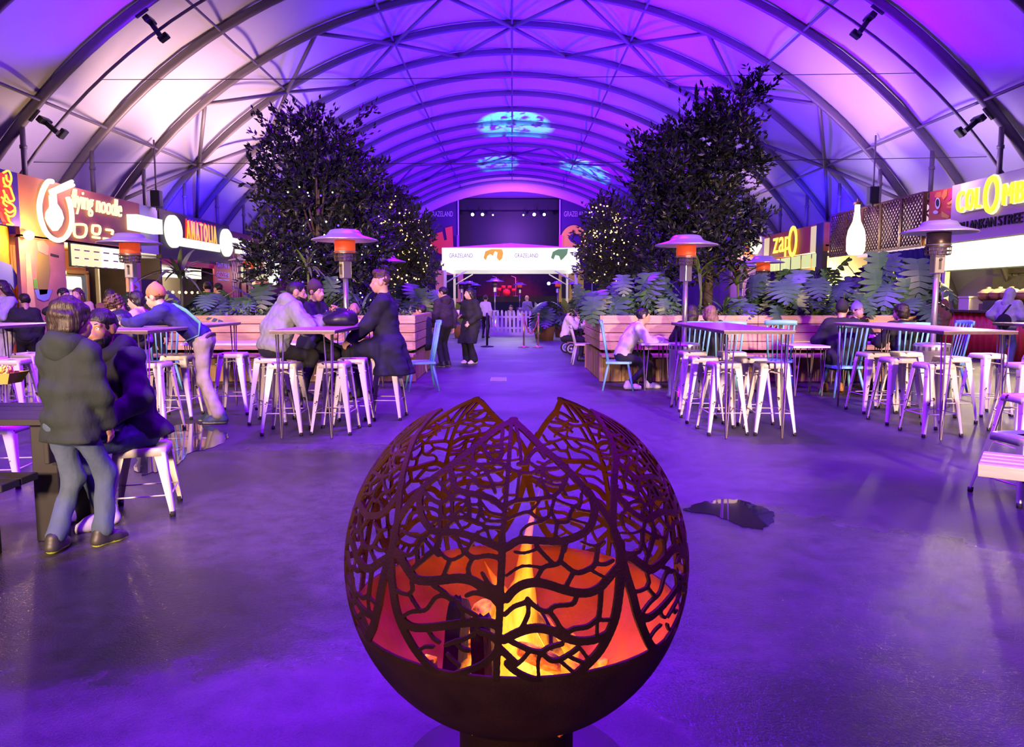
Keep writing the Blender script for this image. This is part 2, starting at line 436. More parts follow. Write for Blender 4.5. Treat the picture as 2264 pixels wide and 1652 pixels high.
for hy in (HUBY, HUBY+BAY*8):
    for a in (-46.4, -31, -15.5, 0, 15.5, 31, 46.4):
        for da in (-7.75, 7.75):
            for dy in (-BAY, BAY):
                b = MB(); b.tube([AP(a, hy, AR-0.12), AP(a+da, hy+dy, AR-0.06)], 0.062, 8); b.build('brace', steel, ceiling)
        b = MB(); c = AP(a, hy, AR-0.10)
        b.lathe([(0, -0.07), (0.1, -0.06), (0.12, 0), (0.1, 0.06), (0, 0.07)], (0, 0, 0), 12, Matrix.Translation(c) @ Matrix.Rotation(a*D2R, 4, 'Y'))
        b.build('hub_plate', steel, ceiling)
# clamps with flood lamps on the doubled arch
black = mat('black_metal', (0.018, 0.018, 0.022), 0.4, 0.3)
def clamp(a):
    b = MB(); c = AP(a, 11.9*TS, AR-0.28); M = Matrix.Translation(c) @ Matrix.Rotation(a*D2R, 4, 'Y') @ Matrix.Scale(1.5, 4)
    b.box((0, 0.06, 0.02), (0.10, 0.26, 0.09), M, bev=0.01); b.box((0, 0.06, -0.12), (0.07, 0.07, 0.26), M)
    b.box((0, -0.10, 0.1), (0.22, 0.05, 0.06), M); b.box((0, 0.22, -0.22), (0.16, 0.12, 0.08), M, bev=0.01)
    return b
for a, t in ((-34.5, 'upper'), (-47.8, 'lower'), (34.0, 'upper'), (47.6, 'lower'), (-24.6, 'top')):
    clamp(a).build('clamp', black, ceiling)
# posts that carry the arches above the stalls
for s in (-1, 1):
    for k in range(9, 18):
        y = Y0+BAY*k; x = s*11.3
        zt = AZ+math.sqrt((AR-0.09)**2-x*x)
        b = MB(); b.tube([(x, y, 3.95), (x, y, zt)], 0.06, 8); b.tube([(x, y, zt-0.5), (x, y, zt-0.42)], 0.08, 8)
        b.build('post', steel, ceiling)
# two thin sag cables across the hall
for y, a in ((12.4, 46.4), (14.5, 51)):
    pass
def cable(p, q, sag):
    p, q = Vector(p), Vector(q); n = 24
    b = MB(); b.tube([p.lerp(q, i/n)+Vector((0, 0, -sag*4*(i/n)*(1-i/n))) for i in range(n+1)], 0.009, 5)
    return b.build('cable', dark_steel, ceiling)
cable(W(75, 176, 19.5), W(2262, 158, 19.5), 0.05); cable(W(20, 358, 19.5), W(2262, 345, 19.5), 0.1)
# the open far end: a pale cloth hem on the last arch, dark gable cloth over the stage side
hem = MB(True); YE = Y0+BAY*NB; n = 60
for r0, r1, y0 in ((AR-0.8, AR+0.15, YE),):
    vs = []; fs = []
    for i in range(n+1):
        a = -76+152*i/n
        vs += [AP(a, y0, r0), AP(a, y0, r1), AP(a, y0+0.35, r1), AP(a, y0+0.35, r0)]
    for i in range(n):
        for j in range(4): fs.append((i*4+j, i*4+(j+1) % 4, i*4+4+(j+1) % 4, i*4+4+j))
    hem.add(vs, fs)
props(hem.build('trim_1', mat('hem_cloth', (0.75, 0.55, 0.72), 0.7)), 'pale pink cloth hem around the far arch of the hall', None, None, 'structure')
bw = MB(); vs = [AP(-76+152*i/40, Y0, AR+0.1) for i in range(41)]; bw.add(vs, [tuple(range(41))])
props(bw.build('wall_back', membrane_m), 'gable cloth closing the hall behind the viewer', None, None, 'structure')
# daylight-blue gobo projections on the far roof
for a, b_, pw, an in (((-0.6, 35, 2.2), W(1135, 300, 41), 17000, 24), ((-0.6, 41.0, 2.6), W(1100, 373, 52.0), 20000, 13), ((2.0, 41.0, 2.6), W(1295, 373, 51), 24000, 17)):
    o = spot('gobo_projector', a, b_, (0.02, 0.55, 1.0), pw, an, 0.35, 0.02)
    d = o.data; d.use_nodes = True; N = d.node_tree.nodes; L = d.node_tree.links; em = N['Emission']
    g = N.new('ShaderNodeTexCoord'); nz = N.new('ShaderNodeTexNoise'); nz.inputs['Scale'].default_value = 22.0; nz.inputs['Detail'].default_value = 2
    L.new(g.outputs['Normal'], nz.inputs['Vector']); rp = N.new('ShaderNodeValToRGB'); rp.color_ramp.elements[0].position = 0.38; rp.color_ramp.elements[1].position = 0.5
    L.new(nz.outputs['Fac'], rp.inputs['Fac']); L.new(rp.outputs['Color'], em.inputs['Strength'])
# speakers hung on the posts
for px, py, s in ((346, 440, -1), (1930, 432, 1)):
    p = FAC(px, py, s*10.8)
    t = thing('hanging_speaker', 'black box loudspeaker hanging from the roof above the %s' % ('noodle stall end' if s < 0 else 'bronze lattice screen'), 'speaker', p)
    b = MB(); b.box((0, 0, 0), (0.27, 0.27, 0.5), bev=0.02); b.build('cabinet', black, t)
    b = MB(); b.box((-s*0.136, 0, 0), (0.012, 0.23, 0.45)); b.build('grille', dark_steel, t)
    b = MB(); b.tube([(0, 0, 0.25), (0, 0, 1.75)], 0.026, 6); b.tube([(0, 0, -0.34), (0, 0, -0.25)], 0.03, 6); b.build('hanger', steel, t)
# ================================================================== the fire globe
PC = Vector((0.013, 2.153, 0.69)); PR = 0.5
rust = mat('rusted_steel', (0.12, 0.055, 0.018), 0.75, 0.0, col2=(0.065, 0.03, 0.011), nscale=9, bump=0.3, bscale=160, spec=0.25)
rust_firelit = mat('rusted_steel_firelit', (0.55, 0.13, 0.012), 0.8, 0.0, col2=(0.36, 0.07, 0.008), nscale=7, bump=0.2, bscale=90)  # glow of the fire put into the orange of the bowl's inside
def zp(reg, pts):
    ox, oy = {1: (860, 900), 2: (1120, 900), 3: (860, 1190), 4: (1120, 1190)}[reg]
    return [(ox+x/5.164, oy+y/5.164) for x, y in pts]
# veins of the front leaf traced as centre lines: (region, width in photo pixels, points)
VEINS = [
 (1, 17, [(1440,135),(1250,235),(1000,430),(700,670),(500,810),(330,975),(200,1130),(110,1270),(50,1420),(25,1650)]),
 (2, 17, [(70,135),(250,300),(400,450),(600,620),(800,820),(950,1000),(1080,1150),(1180,1300),(1270,1480),(1310,1650)]),
 (3, 17, [(28,100),(15,400),(40,620),(70,800),(120,960),(200,1130),(290,1280),(400,1420),(540,1540)]),
 (4, 18, [(1310,60),(1310,400),(1290,650),(1250,900),(1180,1090),(1080,1280),(950,1430),(800,1570)]),
 (1, 11, [(1395,130),(1385,350),(1365,650),(1345,900),(1330,1100),(1310,1300),(1300,1500),(1290,1650)]),
 (3, 13, [(1290,0),(1290,200),(1280,400),(1270,600),(1265,800),(1255,1000),(1245,1200),(1235,1350),(1225,1620)]),
 (1, 16, [(1290,1620),(1150,1560),(950,1480),(750,1430),(560,1430),(450,1370),(370,1250),(340,1100),(350,1000),(330,970)]),
 (2, 17, [(0,1610),(150,1520),(350,1525),(600,1535),(800,1480),(950,1380),(1010,1200),(990,1050),(930,950)]),
 (3, 16, [(1250,740),(1150,620),(1050,550),(950,490),(800,460),(600,480),(450,490),(300,470),(200,350),(120,220),(40,120)]),
 (4, 15, [(0,700),(80,600),(200,530),(350,510),(500,540),(650,590),(800,625),(950,625),(1080,560),(1180,450),(1280,330)]),
 (3, 15, [(1245,1010),(1100,965),(850,975),(600,1010),(400,1030),(250,1020),(130,930)]),
 (4, 15, [(-30,1170),(120,1090),(280,1040),(420,1040),(560,1080),(650,1130),(800,1180),(1000,1170),(1170,1100)]),
 (3, 12, [(1240,1250),(1330,1330),(1446,1440)]), (4, 12, [(0,1440),(100,1530),(250,1605),(380,1640)]),
 (3, 12, [(1240,1180),(1130,1110),(1040,1080)]), (3, 8, [(960,1110),(830,1170),(760,1185),(640,1230)]), (3, 12, [(1230,1300),(1080,1440),(900,1520),(760,1560)]),
 (3, 8, [(150,900),(250,845),(400,830),(470,760),(520,690),(600,660),(740,700)]), (3, 8, [(500,545),(620,620),(690,700)]),
 (3, 7, [(250,500),(260,600),(230,650),(340,830)]), (3, 7, [(60,590),(130,630),(230,650)]),
 (3, 7, [(440,1060),(500,1150),(570,1200)]), (3, 7, [(330,1300),(400,1250),(500,1250)]), (3, 7, [(660,1330),(720,1400),(800,1470)]),
 (3, 8, [(750,1190),(830,1270),(910,1290)]), (3, 8, [(1000,900),(880,830),(800,780)]), (3, 8, [(880,660),(960,630),(1050,640),(1150,680)]),
 (3, 7, [(1060,400),(1120,500),(1180,560),(1255,570)]), (3, 7, [(850,975),(830,830),(780,720)]), (3, 7, [(960,1110),(1010,1010),(1030,960)]),
 (4, 8, [(-20,880),(80,790),(190,750),(250,720)]), (4, 8, [(170,1040),(220,940),(250,850),(240,700)]), (4, 8, [(240,700),(310,770),(400,830),(480,840),(560,780),(750,760),(800,690)]),
 (4, 9, [(490,840),(560,930),(620,1030),(690,1080),(780,1040),(920,1020),(1010,960),(1060,900),(1080,720),(1085,590)]), (4, 7, [(1060,940),(1200,940)]), (4, 6, [(1040,950),(1040,1130)]),
 (4, 8, [(330,500),(420,340),(530,310),(610,270),(660,80)]), (4, 6, [(0,430),(180,320),(420,340)]), (4, 9, [(620,270),(770,385),(860,390),(950,350),(1020,290),(1050,90)]),
 (4, 8, [(680,560),(770,390)]), (4, 7, [(950,360),(1130,455)]), (4, 8, [(1020,290),(1130,300),(1220,255)]), (4, 8, [(340,90),(430,190),(540,300)]), (4, 6, [(90,155),(200,170),(340,130)]),
 (4, 9, [(50,1190),(180,1250),(270,1290),(400,1310),(480,1260),(640,1215)]), (4, 7, [(260,1300),(180,1400),(90,1470)]), (4, 7, [(390,1320),(360,1430),(370,1600)]),
 (4, 9, [(420,1330),(500,1400),(600,1400),(760,1310),(820,1260)]), (4, 7, [(600,1400),(790,1560)]), (4, 8, [(850,1270),(950,1410)]), (4, 7, [(730,1370),(850,1420),(900,1440)]),
 (2, 8, [(-20,1290),(150,1220),(260,1200),(380,1280),(480,1250),(520,1150),(550,1040)]), (2, 10, [(0,1120),(100,1070),(300,1050),(480,1030),(560,1000),(650,900),(690,800)]),
 (2, 7, [(260,1200),(350,1110),(380,1050)]), (2, 7, [(165,1520),(170,1420),(260,1340),(400,1310),(480,1250)]), (2, 7, [(560,1050),(700,1110),(840,1130),(860,980)]),
 (2, 7, [(800,1120),(830,1170),(990,1195)]), (2, 8, [(570,1530),(570,1380),(600,1320),(700,1310),(740,1190),(800,1120)]), (2, 7, [(520,1200),(560,1290),(600,1320)]),
 (2, 7, [(735,1280),(960,1345)]), (2, 8, [(670,1650),(690,1530)]), (2, 7, [(860,1540),(1000,1585),(1120,1530)]),
 (2, 8, [(0,690),(150,740),(280,750),(380,690),(490,610)]), (2, 7, [(270,630),(380,690),(600,690)]), (2, 7, [(350,760),(450,720),(600,690)]),
 (2, 7, [(340,900),(420,760),(390,690)]), (2, 7, [(300,800),(440,850),(560,890),(660,880)]), (2, 7, [(440,770),(520,835),(680,825)]), (2, 7, [(490,1020),(430,900),(380,840)]),
 (2, 9, [(170,650),(145,380),(100,180)]), (2, 9, [(220,640),(270,540),(360,470),(440,570)]), (2, 9, [(130,645),(240,645)]), (2, 7, [(640,940),(690,1010)]), (2, 8, [(150,740),(110,1060)]),
 (1, 8, [(1060,430),(1180,445),(1290,450)]), (1, 7, [(1110,530),(1270,505)]), (1, 9, [(1080,430),(1120,540),(1220,620),(1310,650),(1390,700)]), (1, 10, [(1300,250),(1285,400),(1290,520),(1225,620)]),
 (1, 7, [(860,570),(1000,650),(1100,720),(1210,725),(1340,690)]), (1, 7, [(970,500),(950,590),(1000,660)]), (1, 9, [(700,690),(830,640),(1000,655),(1220,640)]),
 (1, 8, [(750,785),(880,760),(960,800),(1020,890),(1120,910),(1190,900)]), (1, 7, [(870,750),(970,680)]), (1, 9, [(1100,720),(1170,850),(1210,970)]), (1, 7, [(1000,795),(1110,760)]), (1, 7, [(1190,890),(1340,890)]),
 (1, 14, [(690,670),(720,800),(760,920),(850,970),(960,990),(1100,1020),(1200,1060),(1300,1150)]), (1, 7, [(890,940),(910,870),(990,830)]), (1, 8, [(570,850),(640,950),(710,1010),(800,960)]),
 (1, 7, [(600,880),(710,810)]), (1, 7, [(690,970),(740,870)]), (1, 9, [(715,1000),(715,1290)]), (1, 11, [(390,960),(500,1060),(600,1090),(720,1010)]),
 (1, 9, [(380,1150),(500,1160),(580,1210),(620,1260),(740,1265),(880,1265),(1000,1310),(1120,1370),(1300,1380)]), (1, 9, [(880,970),(910,1100),(915,1260)]), (1, 7, [(730,1050),(830,1060),(920,1110),(1050,1110)]),
 (1, 7, [(720,1245),(810,1180),(880,1110)]), (1, 6, [(810,1180),(905,1250)]), (1, 8, [(1000,1300),(1040,1160),(1030,1050)]), (1, 8, [(1040,1150),(1100,1290),(1310,1300)]), (1, 7, [(1050,1080),(1150,1200),(1300,1240)]),
 (1, 8, [(450,1370),(570,1270)]), (1, 9, [(600,1430),(700,1320),(800,1260)]), (1, 7, [(770,1310),(850,1430)]), (1, 7, [(980,1460),(1100,1400),(1150,1500),(1220,1600)]), (1, 10, [(590,1090),(575,1430)]),
 (1, 7, [(130,1400),(250,1470),(400,1485),(480,1420)]), (1, 7, [(190,1350),(240,1220),(340,1200)]), (1, 8, [(750,1440),(850,1650),(970,1500)]), (1, 10, [(590,1440),(540,1600),(420,1690)]), (1, 8, [(380,1490),(470,1600),(560,1700)]),
 (3, 9, [(560,100),(420,220),(320,300),(230,390)]), (3, 8, [(100,150),(220,200),(310,120),(380,0)]), (3, 8, [(310,110),(320,290)]), (3, 7, [(560,150),(690,250),(830,200)]), (3, 9, [(850,150),(960,220),(1130,200),(1270,230)]), (3, 8, [(690,250),(640,380),(600,480)]), (3, 8, [(960,220),(900,350),(930,490)]),
]
def sph_hit(px, py):
    d = ray(px, py).normalized(); o = Vector((0, 0, CAMZ)); oc = o-PC
    b = oc.dot(d); c = oc.dot(oc)-PR*PR; q = b*b-c
    if q < 0: q = 0
    return ((o+d*(-b-math.sqrt(q)))-PC).normalized()
PHI0 = -3.5*D2R                                        # turn of the whole globe
# centre of the front leaf on the sphere and a flat chart around it
def chart_basis():
    th = 68*D2R; ph = -PI/2+PHI0
    c = Vector((math.sin(th)*math.cos(ph), math.sin(th)*math.sin(ph), math.cos(th)))
    ex = Vector((0, 0, 1)).cross(c).normalized(); ey = c.cross(ex); return c, ex, ey
CB = chart_basis()
def to_chart(d):
    c, ex, ey = CB; x, y = d.dot(ex), d.dot(ey); r = math.hypot(x, y); a = math.atan2(r, d.dot(c))
    k = a/r if r > 1e-9 else 1; return (x*k*PR, y*k*PR)
def from_chart(u, v, R):
    c, ex, ey = CB; u, v = u/PR, v/PR; a = np.sqrt(u*u+v*v)+1e-12; k = np.sin(a)/a
    ca = np.cos(a)
    return [np.stack([ca*c[i]+k*u*ex[i]+k*v*ey[i] for i in range(3)], -1)*R]
def leaf_mesh():
    segs = []
    for reg, w, pts in VEINS:
        q = [to_chart(sph_hit(*p)) for p in zp(reg, pts)]
        # resample with a Catmull-Rom curve so that the veins bend smoothly
        out = []
        for i in range(len(q)-1):
            p0 = np.array(q[max(i-1, 0)]); p1 = np.array(q[i]); p2 = np.array(q[i+1]); p3 = np.array(q[min(i+2, len(q)-1)])
            for k in range(3):
                f = k/3; out.append(0.5*((2*p1)+(p2-p0)*f+(2*p0-5*p1+4*p2-p3)*f*f+(3*p1-p0-3*p2+p3)*f**3))
        out.append(np.array(q[-1])); h = w/1650*1.98/2*(0.97 if reg < 3 else 1.2)
        for a, b in zip(out[:-1], out[1:]): segs.append((a, b, h))
    res = 0.0034; us = np.arange(-0.39, 0.3901, res); vs_ = np.arange(-0.40, 0.4301, res)
    U, V = np.meshgrid(us, vs_, indexing='ij'); acc = np.zeros_like(U); K = 900.0
    for a, b, h in segs:
        i0 = np.searchsorted(us, min(a[0], b[0])-0.03); i1 = np.searchsorted(us, max(a[0], b[0])+0.03)
        j0 = np.searchsorted(vs_, min(a[1], b[1])-0.03); j1 = np.searchsorted(vs_, max(a[1], b[1])+0.03)
        u = U[i0:i1, j0:j1]; v = V[i0:i1, j0:j1]
        if u.size == 0: continue
        d = b-a; L2 = max(d@d, 1e-12); t = np.clip(((u-a[0])*d[0]+(v-a[1])*d[1])/L2, 0, 1)
        dist = np.hypot(u-a[0]-t*d[0], v-a[1]-t*d[1])-h
        acc[i0:i1, j0:j1] += np.exp(-K*np.clip(dist, -0.02, 0.03))
    F = np.where(acc > 0, -np.log(np.maximum(acc, 1e-30))/K, 0.03)+0.0012
    P = from_chart(U, V, 1.0)[0]
    F = np.maximum(F, (math.cos(106.5*D2R)-P[..., 2])*PR)      # foot of the leaf, welded inside the rim of the bowl
    # marching squares -> polygons
    ni, nj = F.shape; key = {}; pu = []; pv = []; polys = []; edges = []
    def vert(k, u, v):
        if k not in key: key[k] = len(pu); pu.append(u); pv.append(v)
        return key[k]
    neg = F < 0
    cnt = neg[:-1, :-1].astype(int)+neg[1:, :-1]+neg[1:, 1:]+neg[:-1, 1:]
    for i, j in zip(*np.nonzero(cnt)):
        cs = ((i, j), (i+1, j), (i+1, j+1), (i, j+1)); poly = []; cut = []
        for q in range(4):
            a, b = cs[q], cs[(q+1) % 4]; fa, fb = F[a], F[b]
            if fa < 0: poly.append(vert(('n',)+a, U[a], V[a]))
            if (fa < 0) != (fb < 0):
                t = fa/(fa-fb); k = ('e',)+min(a, b)+max(a, b)
                w = vert(k, U[a]+(U[b]-U[a])*t, V[a]+(V[b]-V[a])*t); poly.append(w); cut.append((w, fa < 0))
        if len(poly) > 2: polys.append(poly)
        if len(cut) == 2:
            (x, ina), (y, _) = cut
            edges.append((x, y) if ina else (y, x))
    pu = np.array(pu); pv = np.array(pv); n = len(pu); T = 0.007
    top = from_chart(pu, pv, PR)[0]; bot = from_chart(pu, pv, PR-T)[0]
    f = [p for p in polys]+[[q+n for q in p[::-1]] for p in polys]+[[b, a, a+n, b+n] for a, b in edges]
    me = bpy.data.meshes.new('leaf_panel'); me.from_pydata(np.concatenate([top, bot]).tolist(), [], f)
    me.materials.append(rust); me.polygons.foreach_set('use_smooth', [False]*len(f)); me.update(); return me
pit = thing('fire_globe', 'rusted steel fire globe of cut-out leaves on wet asphalt', 'fire pit', (PC.x, PC.y, 0))
lm = leaf_mesh()
for k in range(5):
    o = obj('leaf_panel', lm, pit); o.location = (0, 0, PC.z); o.rotation_euler = (0, 0, k*2*PI/5)
b = MB(True); prof = []
TR = 105.2*D2R; ne = 26
for i in range(ne+1):
    t = PI-(PI-TR)*(i/ne); prof.append((PR*math.sin(t)+1e-6, PR*math.cos(t)))
for i in range(ne+1):
    t = TR+(PI-TR)*(i/ne); prof.append(((PR-0.008)*math.sin(t)+1e-6, (PR-0.008)*math.cos(t)))
b.lathe(prof, (0, 0, PC.z), 72)
b.m = [1 if (i//72) > ne else 0 for i in range(len(b.f))]
b.build('bowl', [rust, rust_firelit], pit)
b = MB(True); b.lathe([(0.176, 0), (0.178, 0.012), (0.172, 0.02), (0.172, 0.205), (0.182, 0.212), (0.182, 0.235), (0.172, 0.245), (0.165, 0.25)], n=64, cap=False); b.build('pedestal', rust, pit)
b = MB(True); b.lathe([(0.355, 0.0), (0.355, 0.008), (0.35, 0.010), (0.17, 0.010)], n=64); b.build('base_plate', mat('base_steel', (0.07, 0.05, 0.06), 0.5, 0.3, noise=0.3), pit)
# charred split logs standing against one another in the bowl
char = mat('charred_wood', (0.035, 0.02, 0.016), 0.85, col2=(0.012, 0.008, 0.007), nscale=22, bump=0.8, bscale=30, stretch=(1, 1, 0.3))
def ember_mat():
    m = bpy.data.materials.new('glowing_wood'); m.use_nodes = True; N = m.node_tree.nodes; L = m.node_tree.links; b = N['Principled BSDF']
    b.inputs['Base Color'].default_value = (0.09, 0.03, 0.015, 1); b.inputs['Roughness'].default_value = 0.9
    t = N.new('ShaderNodeTexCoord'); nz = N.new('ShaderNodeTexNoise'); nz.inputs['Scale'].default_value = 16; nz.inputs['Detail'].default_value = 5
    L.new(t.outputs['Object'], nz.inputs['Vector']); r = N.new('ShaderNodeValToRGB')
    e = r.color_ramp.elements; e[0].position = 0.42; e[0].color = (0.02, 0.001, 0, 1); e[1].position = 0.68; e[1].color = (1, 0.36, 0.05, 1)
    k = e.new(0.54); k.color = (0.75, 0.10, 0.01, 1)
    L.new(nz.outputs['Fac'], r.inputs['Fac']); L.new(r.outputs['Color'], b.inputs['Emission Color']); b.inputs['Emission Strength'].default_value = 1.6
    return m
ember = ember_mat()
def log(label, a, c, r, m, seed, group=None):
    a, c = Vector(a), Vector(c); d = c-a; L = d.length; rr = random.Random(seed)
    n = 9; prof = []
    base = [(math.cos(2*PI*i/n)*r*(1 if i < 6 else 0.55)*rr.uniform(0.85, 1.1), math.sin(2*PI*i/n)*r*(1 if i < 6 else 0.6)*rr.uniform(0.85, 1.1)) for i in range(n)]
    vs = []; fs = []; S = 9
    for k in range(S+1):
        f = k/S; w = 1-0.25*(f > 0.95)
        for i, (x, y) in enumerate(base): vs.append((x*w*rr.uniform(0.92, 1.06), y*w*rr.uniform(0.92, 1.06), L*f+0.012*rr.uniform(-1, 1)*(k in (0, S))))
    for k in range(S):
        for i in range(n): fs.append((k*n+i, k*n+(i+1) % n, k*n+n+(i+1) % n, k*n+n+i))
    fs += [tuple(range(n))[::-1], tuple(S*n+i for i in range(n))]
    b = MB(); b.add(vs, fs); o = b.build('firewood_log', m)
    q = d.to_track_quat('Z', 'Y'); o.rotation_euler = q.to_euler(); o.location = a
    return props(o, label, 'log', 'burning logs in the globe')
zb = 0.31
def inpit(px, py, Y): return W(px, py, Y)
log('thick black log leaning at the left of the flames', (-0.17, 2.02, 0.335), inpit(1016, 1318, 2.10), 0.036, char, 1)
log('short upright black log in front of the flames', (-0.075, 1.99, 0.30), inpit(1066, 1366, 2.02), 0.034, char, 2)
log('charred log leaning from the right with its tip in the flames', (0.17, 2.05, 0.33), inpit(1166, 1330, 2.12), 0.028, char, 3)
log('glowing log lying low at the right of the fire', (0.21, 2.07, 0.345), inpit(1150, 1440, 2.0), 0.032, ember, 4)
log('glowing split log deep behind the flames at the left', (-0.13, 2.26, 0.335), inpit(1075, 1345, 2.16), 0.045, ember, 5)
log('glowing split log behind the flames at the right', (0.15, 2.25, 0.335), inpit(1190, 1380, 2.14), 0.04, ember, 6)
b = MB()
for i in range(90):
    a = R_.uniform(0, 2*PI); q = math.sqrt(R_.random())*0.30; s = R_.uniform(0.012, 0.03)
    zz = PC.z-math.sqrt(0.49**2-q*q)+s*0.4+0.05*max(0, 1-q/0.2)
    b.box((PC.x+q*math.cos(a), PC.y+q*math.sin(a), zz), (s, s*R_.uniform(0.7, 1.4), s), rz=R_.uniform(0, 3))
eb = b.build('ember_bed', ember); props(eb, 'glowing coals in the bottom of the fire globe', 'embers', None, 'stuff')
# flames: thin emissive sheets of tongues, clear towards their edges and tips
def flame_mat():
    m = bpy.data.materials.new('flame'); m.use_nodes = True; N = m.node_tree.nodes; L = m.node_tree.links; N.remove(N['Principled BSDF'])
    out = N['Material Output']; em = N.new('ShaderNodeEmission'); tr = N.new('ShaderNodeBsdfTransparent'); mx = N.new('ShaderNodeMixShader')
    t = N.new('ShaderNodeTexCoord'); sp_ = N.new('ShaderNodeSeparateXYZ'); L.new(t.outputs['Generated'], sp_.inputs[0])
    lw = N.new('ShaderNodeLayerWeight'); lw.inputs['Blend'].default_value = 0.35
    nz = N.new('ShaderNodeTexNoise'); nz.inputs['Scale'].default_value = 26; nz.inputs['Detail'].default_value = 3
    mp = N.new('ShaderNodeMapping'); mp.inputs['Scale'].default_value = (1, 1, 0.25); L.new(t.outputs['Object'], mp.inputs['Vector']); L.new(mp.outputs['Vector'], nz.inputs['Vector'])
    def M(op, a, b_, c=False):
        n = N.new('ShaderNodeMath'); n.operation = op; n.use_clamp = c
        for i, v in enumerate((a, b_)):
            if isinstance(v, (int, float)): n.inputs[i].default_value = v
            else: L.new(v, n.inputs[i])
        return n.outputs[0]
    face = M('SUBTRACT', 1.0, lw.outputs['Facing'])
    up = M('SUBTRACT', 1.0, sp_.outputs[2])
    dens = M('MULTIPLY', M('POWER', face, 1.1), M('ADD', M('MULTIPLY', up, 0.75), 0.12))
    dens = M('MULTIPLY', dens, M('ADD', M('MULTIPLY', nz.outputs['Fac'], 2.4), -0.45), True)
    r = N.new('ShaderNodeValToRGB'); e = r.color_ramp.elements
    e[0].position = 0.0; e[0].color = (1.0, 0.10, 0.008, 1); e[1].position = 0.75; e[1].color = (1.0, 0.72, 0.14, 1); k = e.new(0.35); k.color = (1.0, 0.38, 0.02, 1)
    L.new(dens, r.inputs['Fac']); L.new(r.outputs['Color'], em.inputs['Color'])
    em.inputs['Strength'].default_value = 2.3
    L.new(M('MULTIPLY', dens, 1.5, True), mx.inputs['Fac']); L.new(tr.outputs[0], mx.inputs[1]); L.new(em.outputs[0], mx.inputs[2]); L.new(mx.outputs[0], out.inputs['Surface'])
    m.cycles.emission_sampling = 'NONE'
    return m
fl = flame_mat()
fire = thing('fire', 'yellow flames rising between the logs inside the globe', 'fire', (PC.x, PC.y, 0.30))
def tongue(x, y, z0, h, w, bend, seed):
    rr = random.Random(seed); n = 14; pts = []; rs = []
    for i in range(n+1):
        f = i/n; pts.append((x+bend*f*f+0.018*math.sin(f*6+seed)*f, y+0.012*math.sin(f*5+seed*2), z0+h*f))
        rs.append(max(0.001, w*(math.sin(PI*min(1, (f*0.85+0.16)))**1.2)*(1-0.25*f)*(1+0.12*math.sin(f*11+seed*3))))
    b = MB(True); b.tube(pts, rs, 14); b.build('flame_tongue', fl, fire)
for i, a in enumerate(((0.02, -0.06, 0.0, 0.60, 0.038, 0.035, 1), (0.0, -0.04, 0.0, 0.42, 0.06, 0.03, 2), (-0.05, -0.05, 0.02, 0.27, 0.05, -0.02, 3), (0.06, -0.07, 0.0, 0.30, 0.05, -0.03, 4),
        (0.11, -0.09, 0.0, 0.20, 0.05, 0.02, 5), (-0.11, -0.06, 0.02, 0.20, 0.042, 0.03, 6), (0.0, -0.14, -0.02, 0.22, 0.06, 0.02, 7), (0.07, -0.16, 0.0, 0.14, 0.05, 0.02, 8), (-0.06, -0.15, 0.0, 0.13, 0.045, -0.02, 9),
        (0.15, -0.04, 0.03, 0.15, 0.04, 0.01, 10), (-0.02, 0.04, 0.0, 0.35, 0.05, -0.06, 11), (0.12, -0.16, 0.01, 0.12, 0.045, 0.03, 12), (-0.13, -0.12, 0.03, 0.11, 0.04, 0.0, 13))):
    tongue(*a)
point('fire_light', (PC.x+0.07, PC.y-0.05, 0.47), (1.0, 0.30, 0.035), 24, 0.07)
point('fire_light', (PC.x+0.05, PC.y-0.06, 0.42), (1.0, 0.32, 0.04), 26, 0.05)
# ================================================================== furniture
white_paint = mat('chipped_white_paint', (0.80, 0.74, 0.72), 0.42, noise=0.06, nscale=5, chips=(14.0, 0.66, (0.05, 0.025, 0.018)))
rubber = mat('black_rubber', (0.02, 0.02, 0.02), 0.7)
table_top_m = mat('bar_table_top', (0.50, 0.41, 0.36), 0.38, col2=(0.36, 0.29, 0.26), nscale=3, stretch=(14, 1, 14), bump=0.1, bscale=6)
table_edge = mat('dark_timber_edge', (0.16, 0.11, 0.085), 0.5, noise=0.4, nscale=12)
rod = mat('raw_steel_rod', (0.20, 0.17, 0.16), 0.38, 0.6)
blue_paint = mat('pale_blue_paint', (0.20, 0.56, 0.66), 0.5, noise=0.2, nscale=6)
white_plain = mat('white_paint', (0.78, 0.76, 0.76), 0.5)
def rsq(h, r, n=5):
    out = []
    for cx, cy, a0 in ((h-r, h-r, 0), (-(h-r), h-r, 90), (-(h-r), -(h-r), 180), (h-r, -(h-r), 270)):
        for i in range(n+1):
            a = (a0+90*i/n)*D2R; out.append((cx+r*math.cos(a), cy+r*math.sin(a)))
    return out
